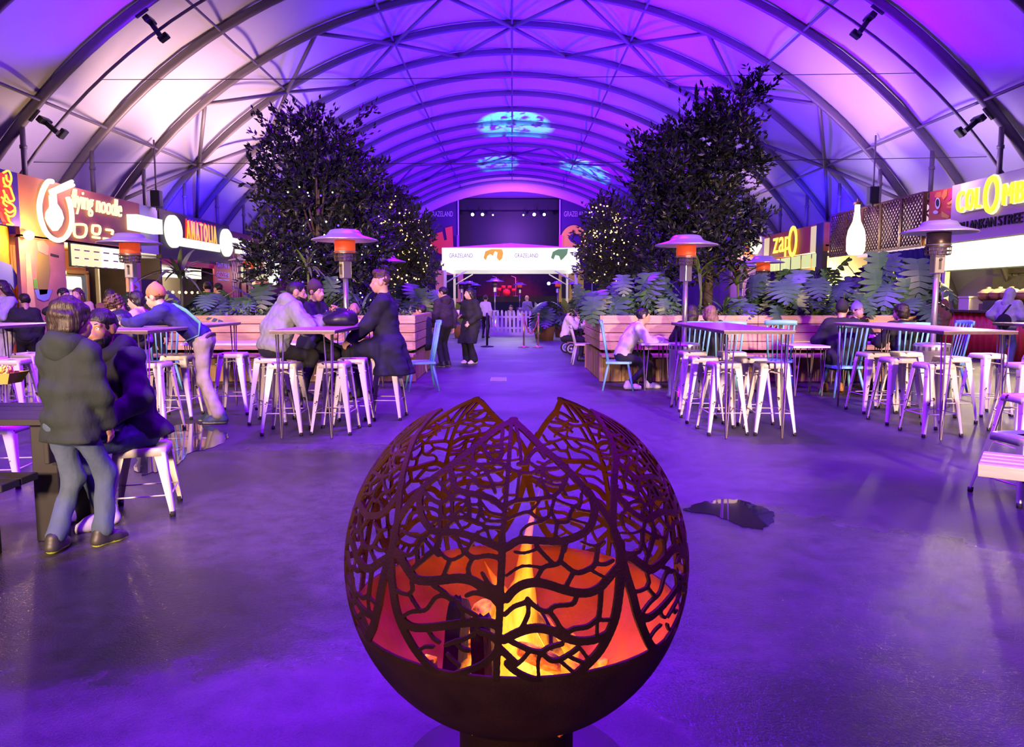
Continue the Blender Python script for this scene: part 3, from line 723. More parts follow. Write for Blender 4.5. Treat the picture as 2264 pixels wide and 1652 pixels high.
def stool_proto(label, group, H=0.76, name='bar_stool', seat=0.155, splay=0.065, pm=None):
    pm = pm or white_paint
    t = thing(name, label, 'stool', (0, 0, -50), 0, group)
    b = MB(True); rings = [(seat*0.25, H-0.006), (seat*0.80, H-0.004), (seat*0.93, H), (seat*0.985, H-0.006), (seat, H-0.016), (seat+0.004, H-0.055), (seat-0.002, H-0.055), (seat-0.006, H-0.018)]
    vs = []; fs = []; P = rsq(1, 0.32); n = len(P)
    for s, z in rings: vs += [(x*s, y*s, z) for x, y in P]
    for i in range(len(rings)-1):
        for j in range(n): fs.append((i*n+j, i*n+(j+1) % n, (i+1)*n+(j+1) % n, (i+1)*n+j))
    fs.append(tuple(range(n))); b.add(vs, fs); b.build('seat', pm, t)
    lb = MB(False)
    z0, z1 = 0.022, H-0.03; q0 = seat+splay; q1 = seat-0.004; ws = []
    S = 6
    for k in range(S+1):
        f = k/S; z = z0+(z1-z0)*f; q = q0+(q1-q0)*f; w = (0.030+0.050*f**1.1)*(1 if H > 0.6 else 0.95); e = 0.003
        c = 0.014
        ws.append([(q-w, q, z), (q-c, q, z), (q-c*0.3, q-c*0.3, z), (q, q-c, z), (q, q-w, z), (q-e, q-w, z), (q-e, q-c, z), (q-c*0.3-e, q-c*0.3-e, z), (q-c, q-e, z), (q-w, q-e, z)])
    vs = [p for r in ws for p in r]; n = 10
    fs = [(k*n+(j+1) % n, k*n+j, (k+1)*n+j, (k+1)*n+(j+1) % n) for k in range(S) for j in range(n)]+[tuple(range(n)), tuple(S*n+j for j in range(n))[::-1]]
    lb.add(vs, fs); lm_ = lb.mesh('leg', pm)
    fb = MB(True); fb.tube([(q0-0.014, q0-0.014, 0), (q0-0.015, q0-0.015, 0.035)], [0.019, 0.021], 8); fm = fb.mesh('foot', rubber)
    for k in range(4):
        l = obj('leg', lm_, t); l.rotation_euler = (0, 0, k*PI/2)
        f_ = obj('foot', fm, l)
    zb = H*0.31; q = q0+(q1-q0)*(zb/H)-0.008
    bb = MB(); bb.tube([(-q, -q, zb), (q, -q, zb)], 0.0055, 6); bm_ = bb.mesh('brace', pm)
    for k in range(4):
        o = obj('brace', bm_, t); o.rotation_euler = (0, 0, k*PI/2)
    if H > 0.6:
        bb = MB(); bb.tube([(-q*0.9, -q*0.9, H-0.13), (0, 0, H-0.10), (q*0.9, q*0.9, H-0.13)], 0.006, 6); bb.tube([(-q*0.9, q*0.9, H-0.13), (0, 0, H-0.105), (q*0.9, -q*0.9, H-0.13)], 0.006, 6); bb.build('cross_brace', pm, t)
    return t
G = 'chipped white metal bar stools'
ST0 = stool_proto('x', G)
used = [0]
def stool(x, y, label, rz=0.0):
    if not used[0]:
        used[0] = 1; ST0.location = (x, y, 0); ST0.rotation_euler = (0, 0, rz); ST0['label'] = label; return ST0
    return dup(ST0, (x, y, 0), rz, label, G)
rz_ = lambda: R_.uniform(-0.12, 0.12)
# right table in front of the man in white: six stools pushed under it
tR = 'bar table next to the steel heater base'
stool(2.27, 7.98, 'front left white stool under the '+tR, 0.05)
stool(2.24, 8.72, 'middle left white stool under the '+tR, -0.06)
stool(2.33, 9.62, 'rear left white stool under the '+tR, 0.04)
stool(2.78, 7.97, 'front right white stool under the '+tR, -0.03)
stool(2.76, 8.62, 'middle right white stool under the '+tR, 0.1)
stool(2.82, 9.55, 'rear right white stool under the '+tR, 0)
tQ = 'bar table in front of the red counter'
stool(4.47, 7.88, 'front left pinkish white stool under the '+tQ, 0.08)
stool(4.47, 8.62, 'middle left white stool under the '+tQ, 0.05)
stool(4.58, 9.45, 'rear left white stool under the '+tQ, 0.1)
stool(5.15, 8.72, 'right white stool under the '+tQ+' by its leg', 0)
stool(5.02, 9.5, 'rear right white stool under the '+tQ, 0.06)
stool(5.88, 9.2, 'white stool standing on yellow lit floor before the red counter', 0.12)
stool(5.42, 7.85, 'large white stool beside the last hairpin leg at the picture edge', 0.05)
stool(6.35, 8.9, 'half hidden white stool behind the low white table at the picture edge', 0)
tL = 'four-person bar table'
stool(-2.43, 7.95, 'empty white stool at the front left corner of the '+tL, 0.03)
stool(-1.91, 8.0, 'empty white stool at the front right corner of the '+tL, -0.04)
stool(-1.82, 8.5, 'second empty white stool on the right side of the '+tL, 0.06)
stool(-2.80, 8.62, 'white stool carrying the man in the grey hooded jacket', 0.05)
stool(-1.52, 8.95, 'white stool carrying the man in the dark coat', -0.05)
stool(-2.55, 9.55, 'white stool carrying the woman in the dark beanie', 0.1)
tM = 'bar table of the leaning man'
stool(-3.86, 8.0, 'pink lit white stool at the near corner of the '+tM, -0.05)
stool(-4.05, 9.0, 'white stool further back under the '+tM, 0.08)
stool(-3.50, 9.35, 'violet lit white stool behind the legs of the leaning man', 0.05)
stool(-4.75, 8.9, 'white stool under the curly haired child', 0)
stool(-6.05, 8.6, 'white stool behind the yellow food tray', 0.05)
stool(-6.05, 9.35, 'second white stool in the row behind the food tray', -0.1)
stool(-5.62, 8.35, 'white stool between the food tray and the boy in the hoodie', 0.12)

def hairpin(H, sp=0.075):
    b = MB()
    for dx, dy in ((sp, 0), (0, sp), (0.0, 0.0)):
        b.tube([(dx, dy, H), (sp*0.25+dx*0.12, sp*0.25+dy*0.12, 0.012), (sp*0.25, sp*0.25, 0.006)], 0.0075, 6)
    b.box((sp*0.45, sp*0.45, H-0.003), (sp*1.5, sp*1.5, 0.006))
    return b.mesh('leg', rod)
def hair_table(name, label, x0, x1, y0, y1, H, th=0.035, mt=None, me_=None, group=None, ins=0.05):
    t = thing(name, label, 'table', ((x0+x1)/2, (y0+y1)/2, 0), 0, group)
    w, d = x1-x0, y1-y0
    b = MB(); b.box((0, 0, H-0.004), (w, d, 0.008)); b.m = [0]*6; b.cur = 1; b.box((0, 0, H-0.008-(th-0.008)/2), (w-0.004, d-0.004, th-0.008))
    b.build('tabletop', [mt or table_top_m, me_ or table_edge], t)
    hm = hairpin(H-th)
    for sx, sy, a in ((-1, -1, 0), (1, -1, PI/2), (1, 1, PI), (-1, 1, -PI/2)):
        o = obj('leg', hm, t); o.location = (sx*(w/2-ins), sy*(d/2-ins), 0); o.rotation_euler = (0, 0, a)
    return t
GB = 'tall bar tables on hairpin legs'
H = 1.12
hair_table('bar_table', 'long tall bar table with hairpin legs beside the stainless heater base', 2.13, 2.85, 7.5, 10.0, H, group=GB)
hair_table('bar_table', 'long tall bar table with hairpin legs in front of the red counter', 4.28, 5.02, 7.4, 9.95, H, group=GB)
hair_table('bar_table', 'tall bar table cut by the picture edge beside the person in the lilac hood', 6.42, 7.14, 7.4, 10.0, H, group=GB)
hair_table('bar_table', 'tall bar table shared by the grey jacket and dark coat men', -2.44, -1.78, 7.5, 10.0, H, group=GB)
hair_table('bar_table', 'tall bar table the man in the brown beanie leans on', -4.38, -3.66, 7.5, 10.1, H, group=GB)
hair_table('bar_table', 'tall bar table with brightly lit edge behind the boy in the hoodie', -6.68, -5.97, 7.2, 9.85, H, group=GB)
# low tables along the planters
GL = 'low tables along the planters'
wt = mat('white_table_top', (0.66, 0.62, 0.62), 0.4, noise=0.1)
hair_table('low_table', 'low table at which the man in the white sweater sits', 1.98, 2.5, 11.4, 12.15, 0.75, 0.03, wt, white_plain, GL)
hair_table('low_table', 'low table with pale hairpin legs between two blue chairs', 4.08, 4.62, 10.8, 11.4, 0.75, 0.03, wt, white_plain, GL)
hair_table('low_table', 'low table in front of the grey beanie person', 5.1, 5.75, 11.5, 12.1, 0.75, 0.03, wt, white_plain, GL)
hair_table('low_table', 'low table behind the leaning man before the planks', -5.1, -3.3, 11.45, 12.2, 0.75, 0.03, wt, white_plain, GL)
hair_table('low_table', 'low table in front of the bald man in yellow', -2.95, -2.0, 11.2, 12.0, 0.75, 0.03, wt, white_plain, GL)
hair_table('low_table', 'low white table beyond the pram', 2.2, 3.1, 16.9, 17.7, 0.75, 0.03, wt, white_plain, GL)
# blue stick back chairs
def chair_proto(m, Hs=0.455, Ht=1.10, nm='windsor_chair'):
    t = thing(nm, 'x', 'chair', (0, 0, -50))
    b = MB(True); P = [(-0.20, -0.19), (0.20, -0.19), (0.225, 0.0), (0.21, 0.17), (0.12, 0.21), (-0.12, 0.21), (-0.21, 0.17), (-0.225, 0.0)]
    b.prism(P, 0.034, Matrix.Translation((0, 0, Hs-0.034))); b.build('seat', m, t)
    for sx in (-1, 1):
        for sy in (-1, 1):
            l = MB(); l.tube([(sx*0.15, sy*0.15, Hs-0.03), (sx*0.19, sy*0.19, Hs*0.5), (sx*0.235, sy*0.235, 0)], [0.018, 0.021, 0.013], 8); l.build('leg', m, t)
    for i in range(6):
        f = i/5*2-1; b = MB(); r = 0.011 if abs(f) < 0.95 else 0.017
        b.tube([(f*0.165, -0.165+0.02*(1-abs(f)), Hs-0.005), (f*0.205, -0.265-0.03*(1-f*f), Ht-0.05)], r, 7); b.build('spindle', m, t)
    b = MB(True); n = 12; vs = []; fs = []
    for i in range(n+1):
        f = i/n*2-1; x = f*0.245; y = -0.268-0.032*(1-f*f); z0 = Ht-0.075-0.004*f*f; z1 = Ht-0.012*abs(f)**3
        vs += [(x, y-0.011, z0), (x, y+0.011, z0), (x, y+0.006, z1), (x, y-0.016, z1)]
    for i in range(n):
        for j in range(4): fs.append((i*4+j, i*4+(j+1) % 4, i*4+4+(j+1) % 4, i*4+4+j))
    fs += [(3, 2, 1, 0), tuple(n*4+j for j in range(4))]
    b.add(vs, fs); b.build('top_rail', m, t); return t
CH0 = chair_proto(blue_paint); GC = 'pale blue stick back chairs'; CH0['group'] = GC; cused = [0]
def chair(x, y, rz, label):
    if not cused[0]:
        cused[0] = 1; CH0.location = (x, y, 0); CH0.rotation_euler = (0, 0, rz); CH0['label'] = label; return CH0
    return dup(CH0, (x, y, 0), rz, label, GC)
# chair local front is +Y
chair(1.68, 11.75, -PI/2-0.15, 'pale blue stick back chair under the man in the white sweater')
chair(-1.42, 11.7, PI/2+0.25, 'pale blue stick back chair beside the dark coat, facing the planter')
chair(4.88, 10.95, 0.05, 'pale blue stick back chair with the person in black, back to us')
chair(5.75, 10.9, -0.05, 'pale blue stick back chair behind the dark haired woman at the planter')
chair(4.3, 12.0, -0.3, 'empty violet blue stick back chair behind the bar table corner')
chair(2.74, 11.4, 0.1, 'blue stick back chair of the dark haired woman behind the heater pole')
chair(3.27, 11.4, -0.1, 'blue stick back chair of the fair haired woman beside her friend')
chair(6.75, 11.6, PI/2, 'violet blue chair beside the tall heater at the red counter')
chair(-5.5, 11.75, 0.5, 'pale blue stick back chair seen through the legs of the leaning man\'s table')
# white garden chairs far back
CW0 = chair_proto(white_plain, 0.45, 0.86, 'white_chair'); CW0['group'] = 'white chairs far back'
CW0['label'] = 'white chair beside the pram with a coat hung on it'; CW0.location = (1.55, 16.3, 0); CW0.rotation_euler = (0, 0, -PI/2);
dup(CW0, (-1.95, 14.6, 0), 0.3, 'white chair behind the man in the plaid jacket', 'white chairs far back')
dup(CW0, (-2.25, 13.9, 0), 1.2, 'white chair at the low seat of the person in navy', 'white chairs far back')
# low stools in the foreground
LS0 = stool_proto('pale green white low metal stool under the bearded man', 'low metal stools', 0.46, 'low_stool', 0.165, 0.04, mat('cream_metal', (0.70, 0.70, 0.55), 0.4, noise=0.1))
LS0.location = (-2.50, 4.98, 0); LS0.rotation_euler = (0, 0, 0.3)
ls = stool_proto('grey metal low stool at the picture edge behind the slatted bench', 'low metal stools', 0.47, 'low_stool', 0.17, 0.07, mat('galvanised', (0.55, 0.53, 0.56), 0.35, 0.7, noise=0.2))
ls.location = (3.70, 5.30, 0); ls.rotation_euler = (0, 0, 0.15)
lw = stool_proto('white low stool near the picture edge in front of the bar stools', 'low metal stools', 0.62, 'low_stool', 0.17, 0.06)
lw.location = (4.42, 6.3, 0)
lv = stool_proto('violet lit white low stool behind the dark table edge', 'low metal stools', 0.47, 'low_stool', 0.2, 0.05)
lv.location = (-4.02, 5.78, 0); lv.rotation_euler = (0, 0, 0.1)
# dark picnic table and bench at the left edge, slatted bench at the right edge
black_wood = mat('black_stained_timber', (0.010, 0.009, 0.012), 0.6, noise=0.4, nscale=10)
t = thing('picnic_table', 'black timber picnic table reaching in from the left edge', 'table', (-2.86, 4.62, 0))
for i in range(4):
    b = MB(); b.box((-0.45, -0.30+i*0.17, 0.735), (1.5, 0.165, 0.04), bev=0.004); b.build('plank', black_wood, t)
b = MB(); b.box((0.17, -0.05, 0.60), (0.03, 0.66, 0.22), bev=0.004); b.build('end_apron', black_wood, t)
for y in (-0.24, 0.14):
    b = MB(); b.box((0.10, y, 0.36), (0.15, 0.10, 0.72), bev=0.005); b.build('leg', black_wood, t)
t = thing('picnic_bench', 'black timber bench in front of the picnic table at the left edge', 'bench', (-2.95, 4.02, 0))
for i in range(2):
    b = MB(); b.box((-0.4, -0.08+i*0.16, 0.44), (1.3, 0.15, 0.04), bev=0.004); b.build('plank', black_wood, t)
for x in (-0.75, 0.02):
    b = MB(); b.box((x, 0, 0.21), (0.05, 0.22, 0.42), bev=0.004); b.build('leg', black_wood, t)
    b = MB(); b.tube([(x, 0, 0.12), (x-0.3, 0, 0.42)], 0.025, 4); b.build('brace', black_wood, t)
slat_m = wood('weathered_slat', (0.50, 0.46, 0.40), (0.34, 0.30, 0.26), 0)
t = thing('slatted_bench', 'weathered slatted timber bench with black underframe cut by the right edge', 'bench', (3.14, 4.36, 0), -0.62)
for i in range(4):
    b = MB(); b.box((0.25, -0.16+i*0.115, 0.455), (1.1, 0.085, 0.028), bev=0.004); b.build('slat', slat_m, t)
b = MB(); b.box((0.25, -0.215, 0.43), (1.1, 0.025, 0.075), bev=0.003); b.build('rail', slat_m, t)
b = MB(); b.tube([(-0.10, -0.1, 0.42), (0.30, -0.1, 0.05)], 0.035, 4); b.build('brace', black_wood, t)
for x in (0.30, 0.72):
    b = MB(); b.box((x, 0, 0.22), (0.07, 0.32, 0.44), bev=0.004); b.build('leg', black_wood, t)

# ================================================================== mushroom heaters
inox = mat('stainless', (0.66, 0.64, 0.60), 0.28, 0.85, noise=0.1, nscale=5)
hat_m = mat('heater_hat', (0.62, 0.60, 0.66), 0.3, 0.75)
burner = mat('burner_mesh', (0.10, 0.07, 0.06), 0.4, 0.6)
glow = mat('glowing_emitter', (0.5, 0.07, 0.02), 0.5, emit=0.5, ecol=(1.0, 0.09, 0.02), noise=0.4, nscale=9, samp='NONE')
cold = mat('cold_emitter', (0.12, 0.085, 0.075), 0.35, 0.7)
def heater_proto(lit):
    t = thing('patio_heater', 'x', 'heater', (0, 0, -50))
    b = MB(True); b.lathe([(0.235, 0), (0.235, 0.05), (0.218, 0.06), (0.218, 0.70), (0.226, 0.71), (0.226, 0.80), (0.21, 0.815), (0.05, 0.83)], n=28); b.build('gas_housing', inox, t)
    b = MB()
    for i in range(20):
        a = 2*PI*i/20; b.box((0.228*math.cos(a), 0.228*math.sin(a), 0.755), (0.004, 0.03, 0.05), rz=a)
    b.build('vent_slots', dark_steel, t)['kind'] = 'stuff'
    b = MB(); b.tube([(0, 0, 0.82), (0, 0, 1.72)], 0.036, 14); b.build('pole', inox, t)
    b = MB(); b.box((0, 0, 1.83), (0.13, 0.13, 0.23), bev=0.008); b.build('control_box', inox, t)
    b = MB(); b.box((0, -0.067, 1.83), (0.03, 0.008, 0.13)); b.lathe([(0.018, 0), (0.018, 0.02)], (0, 0, 0), 10, frontM(0.0, -0.066, 1.89)); b.build('control_slot', dark_steel, t)
    b = MB()
    for i in range(18):
        a = 2*PI*i/18; b.tube([(0.105*math.cos(a), 0.105*math.sin(a), 1.945), (0.145*math.cos(a), 0.145*math.sin(a), 1.96), (0.150*math.cos(a), 0.150*math.sin(a), 2.05)], 0.005, 5)
    for z, r in ((1.955, 0.14), (2.05, 0.15), (2.0, 0.148)): b.tube([(r*math.cos(2*PI*i/24), r*math.sin(2*PI*i/24), z) for i in range(24)], 0.007, 6, True)
    b.build('burner_cage', burner, t)
    b = MB(True); b.lathe([(0.06, 1.94), (0.10, 1.95), (0.10, 2.05), (0.138, 2.06)], n=20); b.build('burner', inox, t)
    b = MB(True); b.lathe([(0.138, 2.06), (0.142, 2.10), (0.142, 2.235)], n=24); b.build('emitter', glow if lit else cold, t)
    b = MB(); b.tube([(0.144*math.cos(2*PI*i/24), 0.144*math.sin(2*PI*i/24), 2.075) for i in range(24)], 0.008, 6, True); b.build('emitter_band', inox, t)
    b = MB(True); b.lathe([(0.44, 2.225), (0.455, 2.228), (0.44, 2.245), (0.25, 2.30), (0.225, 2.325), (0.20, 2.365), (0.16, 2.378), (0.0, 2.382)], n=36, cap=False)
    b.lathe([(0.44, 2.225), (0.25, 2.275), (0.14, 2.30)], n=36, cap=False); b.build('reflector_hat', hat_m, t)
    return t
HP = {True: heater_proto(True), False: heater_proto(False)}; hused = set()
def heater(px, ypx, Y, label, lit=True, sc=1.0):
    c = W(px, ypx, Y); L = (c.x, Y, 0); key = lit
    if key not in hused:
        hused.add(key); o = HP[key]; o.location = L; o['label'] = label; o['group'] = 'mushroom patio heaters'; o.scale = (sc,)*3
    else: o = dup(HP[key], L, R_.uniform(0, 6), label, 'mushroom patio heaters', sc)
    return o
heater(285, 515, 11.6, 'glowing patio heater in front of the noodle stall menu', True, 1.02)
heater(762, 520, 10.4, 'glowing patio heater standing behind the four-person table', True, 1.0)
heater(1518, 518, 10.75, 'glowing patio heater with steel base beside the man in white', True, 0.98)
heater(2077, 498, 9.95, 'unlit patio heater in front of the yellow lettered stall', False, 1.03)
heater(553, 563, 16.2, 'patio heater in front of the red gözleme panel', True, 1.0)
heater(852, 570, 16.7, 'patio heater behind the head of the man in the dark coat', False, 1.0)
heater(1688, 565, 16.1, 'glowing patio heater in front of the orange fascia stall', True, 0.98)
heater(1640, 580, 17.6, 'partly hidden patio heater left of the orange fascia stall', True, 0.97)
heater(1393, 594, 22.0, 'half hidden patio heater among the monsteras at the right planter end', False, 1.0)
heater(1410, 609, 27.0, 'small far patio heater beneath the fairy light tree', False, 1.0)
heater(1094, 625, 37.0, 'tallest looking far patio heater beyond the picket fence', False, 1.0)
heater(1149, 637, 47.0, 'small glowing patio heater before the drum kit', True, 1.0)
heater(1020, 637, 44.0, 'far patio heater leftmost of the cluster under the marquee', False, 1.0)
heater(1037, 634, 42.5, 'far patio heater in the middle of the cluster under the marquee', False, 1.0)
heater(1050, 641, 49.0, 'far patio heater rightmost of the cluster under the marquee', False, 1.0)
heater(1233, 633, 43.0, 'far patio heater between the right marquee legs', True, 1.0)
heater(1268, 635, 44.5, 'far patio heater just right of the outer marquee leg', False, 1.0)
# ================================================================== food stalls along both sides
def yof(px): return FX*FPX/abs(1132.0-px)*1.0
def fz(px, py): return FAC(px, py).z
def fy(px, py=600): return FAC(px, py).y
class Stall:
    def __init__(s, name, label, side, px0, px1):
        s.side = side; s.y0, s.y1 = sorted((fy(px0), fy(px1)))
        s.t = thing(name, label, 'food stall', (0, 0, 0))
    def panel(s, name, y0, y1, z0, z1, m, off=0.0, th=0.06, parent=None, label=None):
        b = MB(); b.box((s.side*(FX-off+th/2), (y0+y1)/2, (z0+z1)/2), (th, y1-y0, z1-z0)); return b.build(name, m, parent or s.t, label)
    def box(s, name, xdepth, y0, y1, z0, z1, th, m, parent=None, label=None):
        """box whose front face lies xdepth behind the front plane"""
        return s.panel(name, y0, y1, z0, z1, m, -xdepth, th, parent, label)
    def neon(s, name, pts, r, m, off=0.08, parent=None, n=8, lab=None):
        b = MB(True); P = [FAC(*p) for p in pts]; P = [Vector((s.side*(FX-off), p.y, p.z)) for p in P]
        if len(P) > 2:
            out = []
            for i in range(len(P)-1):
                p0, p1, p2, p3 = P[max(i-1, 0)], P[i], P[i+1], P[min(i+2, len(P)-1)]
                for k in range(4):
                    f = k/4; out.append(0.5*((2*p1)+(p2-p0)*f+(2*p0-5*p1+4*p2-p3)*f*f+(3*p1-p0-3*p2+p3)*f**3))
            P = out+[P[-1]]
        b.tube(P, r, n); return b.build(name, m, parent or s.t, lab)
    def poly(s, name, pts, m, off=0.012, th=0.008, parent=None, lab=None):
        P = [FAC(*p) for p in pts]; b = MB()
        n = len(P); vs = [(s.side*(FX-off), p.y, p.z) for p in P]+[(s.side*(FX-off+th), p.y, p.z) for p in P]
        fs = [tuple(range(n)), tuple(range(n, 2*n))[::-1]]+[((i+1) % n, i, n+i, n+(i+1) % n) for i in range(n)]
        b.add(vs, fs); return b.build(name, m, parent or s.t, lab)
def stall_roof(s, y0, y1, z, depth=2.2):
    b = MB(); b.box((s.side*(FX+depth/2+0.08), (y0+y1)/2, z), (depth, y1-y0, 0.06)); b.build('roof_panel', mat('stall_roof', (0.2, 0.18, 0.2), 0.8), s.t)
def em(name, col, strength, samp='NONE', noise=0): return mat(name, (0.02, 0.02, 0.02), 0.5, emit=strength, ecol=col, samp=samp)
neon_w = em('neon_white', (1.0, 0.95, 0.60), 1.7); neon_y = em('neon_yellow', (1.0, 0.80, 0.08), 1.2); neon_warm = em('neon_warm', (1.0, 0.80, 0.42), 1.7)
neon_r = em('neon_red', (1.0, 0.03, 0.04), 0.9); box_w = em('light_box', (1.0, 0.98, 0.90), 1.1); menu_w = em('menu_light', (1.0, 0.97, 0.82), 1.15, 'AUTO'); menu_w2 = em('menu_light_warm', (1.0, 0.86, 0.50), 1.1, 'AUTO')
letter_y = em('letter_yellow', (1.0, 0.80, 0.02), 1.4); letter_o = em('letter_orange', (1.0, 0.60, 0.04), 1.0)
sal = mat('salmon_fascia', (0.62, 0.22, 0.11), 0.6, noise=0.15, nscale=1.5); orange_w = mat('orange_wall', (0.78, 0.30, 0.03), 0.6, noise=0.2, nscale=2)
plank_o = wood('orange_plank', (0.55, 0.22, 0.07), (0.36, 0.12, 0.04), 2); blackp = mat('black_print', (0.015, 0.014, 0.016), 0.6)
lav = mat('pale_panel', (0.55, 0.50, 0.55), 0.6); brown_f = mat('dark_brown_fascia', (0.055, 0.040, 0.032), 0.5, noise=0.3, nscale=4)
redp = mat('red_panel', (0.62, 0.035, 0.05), 0.5); whitep = mat('white_print', (0.85, 0.83, 0.83), 0.5)
blue_d = mat('deep_blue_panel', (0.07, 0.03, 0.42), 0.6, noise=0.3); cream = mat('cream_paint', (0.78, 0.72, 0.50), 0.6)
pinkw = mat('pink_wall', (0.62, 0.25, 0.24), 0.6, col2=(0.40, 0.15, 0.16), nscale=1.4); tan = mat('tan_paint', (0.50, 0.30, 0.16), 0.6)
ZT = fz(60, 388)
# ---- stall at the far left: blue fascia with a neon line drawing, orange wall
s = Stall('blue_fascia_stall', 'stall with blue neon fascia over an orange mural wall at the left edge', -1, -60, 50)
ya, yb = fy(-60), fy(50)
s.panel('fascia', ya, yb, fz(50, 502), fz(50, 386), blue_d, 0.02, 0.12)
s.panel('mural_wall', ya, yb, 0, fz(50, 502), orange_w, -0.25, 0.08)
# an abstract standing figure in neon: yellow line work on a red ground
s.poly('neon_ground', [(-12, 385), (10, 378), (22, 400), (28, 440), (24, 480), (20, 497), (4, 496), (-12, 460)], neon_r, 0.03)
for pts in ([(0, 382), (12, 378), (18, 395), (12, 412), (2, 405), (0, 392)], [(2, 412), (14, 414), (20, 428), (24, 442), (14, 444), (6, 430)], [(-4, 436), (8, 446), (20, 452), (26, 462), (14, 470), (4, 462)],
            [(4, 470), (12, 478), (24, 476), (27, 464)], [(10, 478), (14, 490), (22, 497), (8, 496)], [(0, 420), (4, 434), (0, 448), (8, 456)], [(6, 386), (8, 398), (14, 402)]):
    s.neon('neon_tube', pts, 0.022, neon_y, 0.07)
# painted man in a blue jacket on the wall (flat mural)
for nm, pts, m in (('mural_jacket', [(-20, 640), (-16, 590), (4, 574), (24, 578), (44, 586), (58, 610), (60, 626), (50, 640), (40, 624), (52, 660), (60, 695), (10, 695), (-20, 690)], mat('mural_blue', (0.16, 0.17, 0.62), 0.7)),
                   ('mural_shirt', [(0, 580), (14, 576), (22, 590), (18, 620), (8, 660), (-8, 640)], mat('mural_lilac', (0.55, 0.45, 0.75), 0.7)),
                   ('mural_face', [(-8, 556), (10, 556), (18, 566), (14, 580), (6, 588), (-6, 582)], mat('mural_skin', (0.55, 0.26, 0.12), 0.7)),
                   ('mural_hair', [(-10, 550), (6, 546), (18, 554), (20, 566), (14, 562), (4, 558), (-10, 560)], mat('mural_brown', (0.12, 0.05, 0.02), 0.7)),
                   ('mural_hand', [(24, 594), (34, 592), (44, 606), (40, 614), (28, 606)], mat('mural_skin', 0, 0))):
    s.poly(nm, pts, m, -0.22+0.004*len(nm)*0.5)
b = MB(True); p = FAC(52, 520); b.ball((-(FX-0.12), p.y, p.z), 0.11, 12); b.build('wall_lamp', em('lamp_bulb', (1.0, 0.78, 0.25), 9.0), s.t)
point('wall_lamp_light', (-(FX-0.45), p.y, p.z-0.05), (1.0, 0.62, 0.16), 190, 0.1)
# ---- noodle stall
s = Stall('noodle_stall', 'salmon noodle stall with glowing bowl emblem and backlit menu boards', -1, 50, 315)
y0, y1 = fy(50), fy(315); zb = fz(150, 535)
s.panel('fascia', y0, y1, zb, ZT, sal, 0, 0.10)
s.panel('side_wall', y0, fy(150), 0, zb, pinkw, -0.05, 0.08); s.panel('end_wall', fy(287), y1, 0, zb, pinkw, -0.05, 0.08)
bw_ = s.box('back_wall', 1.9, y0, y1+0.4, 0, zb, 0.1, mat('stall_back', (0.45, 0.20, 0.08), 0.7))
yy = fy(150)
k = 0
while yy < fy(287):
    b = MB(); b.box((-(FX+1.87), yy+0.13, zb/2), (0.05, 0.245, zb)); o = b.build('plank', plank_o, s.t); yy += 0.26
s.box('ceiling_panel', -0.0, y0, y1, zb-0.02, zb+0.04, 1.95, sal)
s.box('counter', 0.0, fy(150), fy(287), 0, 1.1, 0.6, mat('stall_counter', (0.30, 0.10, 0.05), 0.5, noise=0.3))
# emblem: an open neon ring round a steaming bowl with chopsticks
Z1 = lambda L: [(x/4.348, 340+y/4.348) for x, y in L]
s.neon('neon_ring', Z1([(470, 268), (425, 272), (372, 370), (345, 500), (362, 640), (420, 770), (515, 832), (600, 800), (652, 700), (660, 600), (642, 490), (620, 420)]), 0.058, neon_w, 0.08, n=10)
s.neon('neon_chopstick', Z1([(440, 362), (655, 265)]), 0.045, neon_w, 0.10); s.neon('neon_chopstick', Z1([(450, 388), (668, 300)]), 0.045, neon_w, 0.10)
s.poly('bowl_light', Z1([(462, 400), (525, 385), (532, 480), (575, 545), (598, 620), (575, 690), (535, 740), (500, 742), (452, 680), (425, 620), (432, 565), (468, 510)]), neon_w, 0.05, 0.04)
P = FAC(*Z1([(922, 506)])[0])
letter_obj('sign_letters', 'noodle', facM(-1, P.y, P.z, 0.06) @ Matrix.Rotation(0, 4, 'X'), neon_warm, s.t, wide=fy(267)-fy(157), high=0.62)
for pts in ([(690, 680), (800, 690), (790, 790), (700, 790), (690, 680)], [(870, 690), (935, 700), (930, 770), (870, 760), (870, 690)], [(1000, 730), (1060, 740), (1055, 775)], [(870, 800), (935, 810)], [(975, 815), (1075, 830)]):
    s.neon('neon_icon', Z1(pts), 0.035, neon_warm, 0.06)
# backlit menu boards hung in a row
mt_line = mat('menu_print', (0.42, 0.25, 0.16), 0.7)
for i in range(6):
    a0 = fy(155+i*21.5); a1 = fy(155+(i+1)*21.5-3.5); zc0, zc1 = fz(153, 587), fz(155, 539)
    o = s.panel('menu_board', a0, a1, zc0, zc1, menu_w2 if i < 3 else menu_w, 0.10, 0.05)
    s.panel('menu_frame', a0-0.05, a1+0.05, zc0-0.03, zc1+0.03, blackp, 0.04, 0.03)
    for q in range(3): s.panel('menu_print', a0+0.06, a1-0.06-0.06*q, zc1-0.16-q*0.2, zc1-0.13-q*0.2, mt_line, 0.106, 0.006, o)
bs = Stall.__new__(Stall)
s.panel('light_box', fy(282), fy(339), fz(310, 514), fz(310, 481), box_w, 0.35, 0.3)
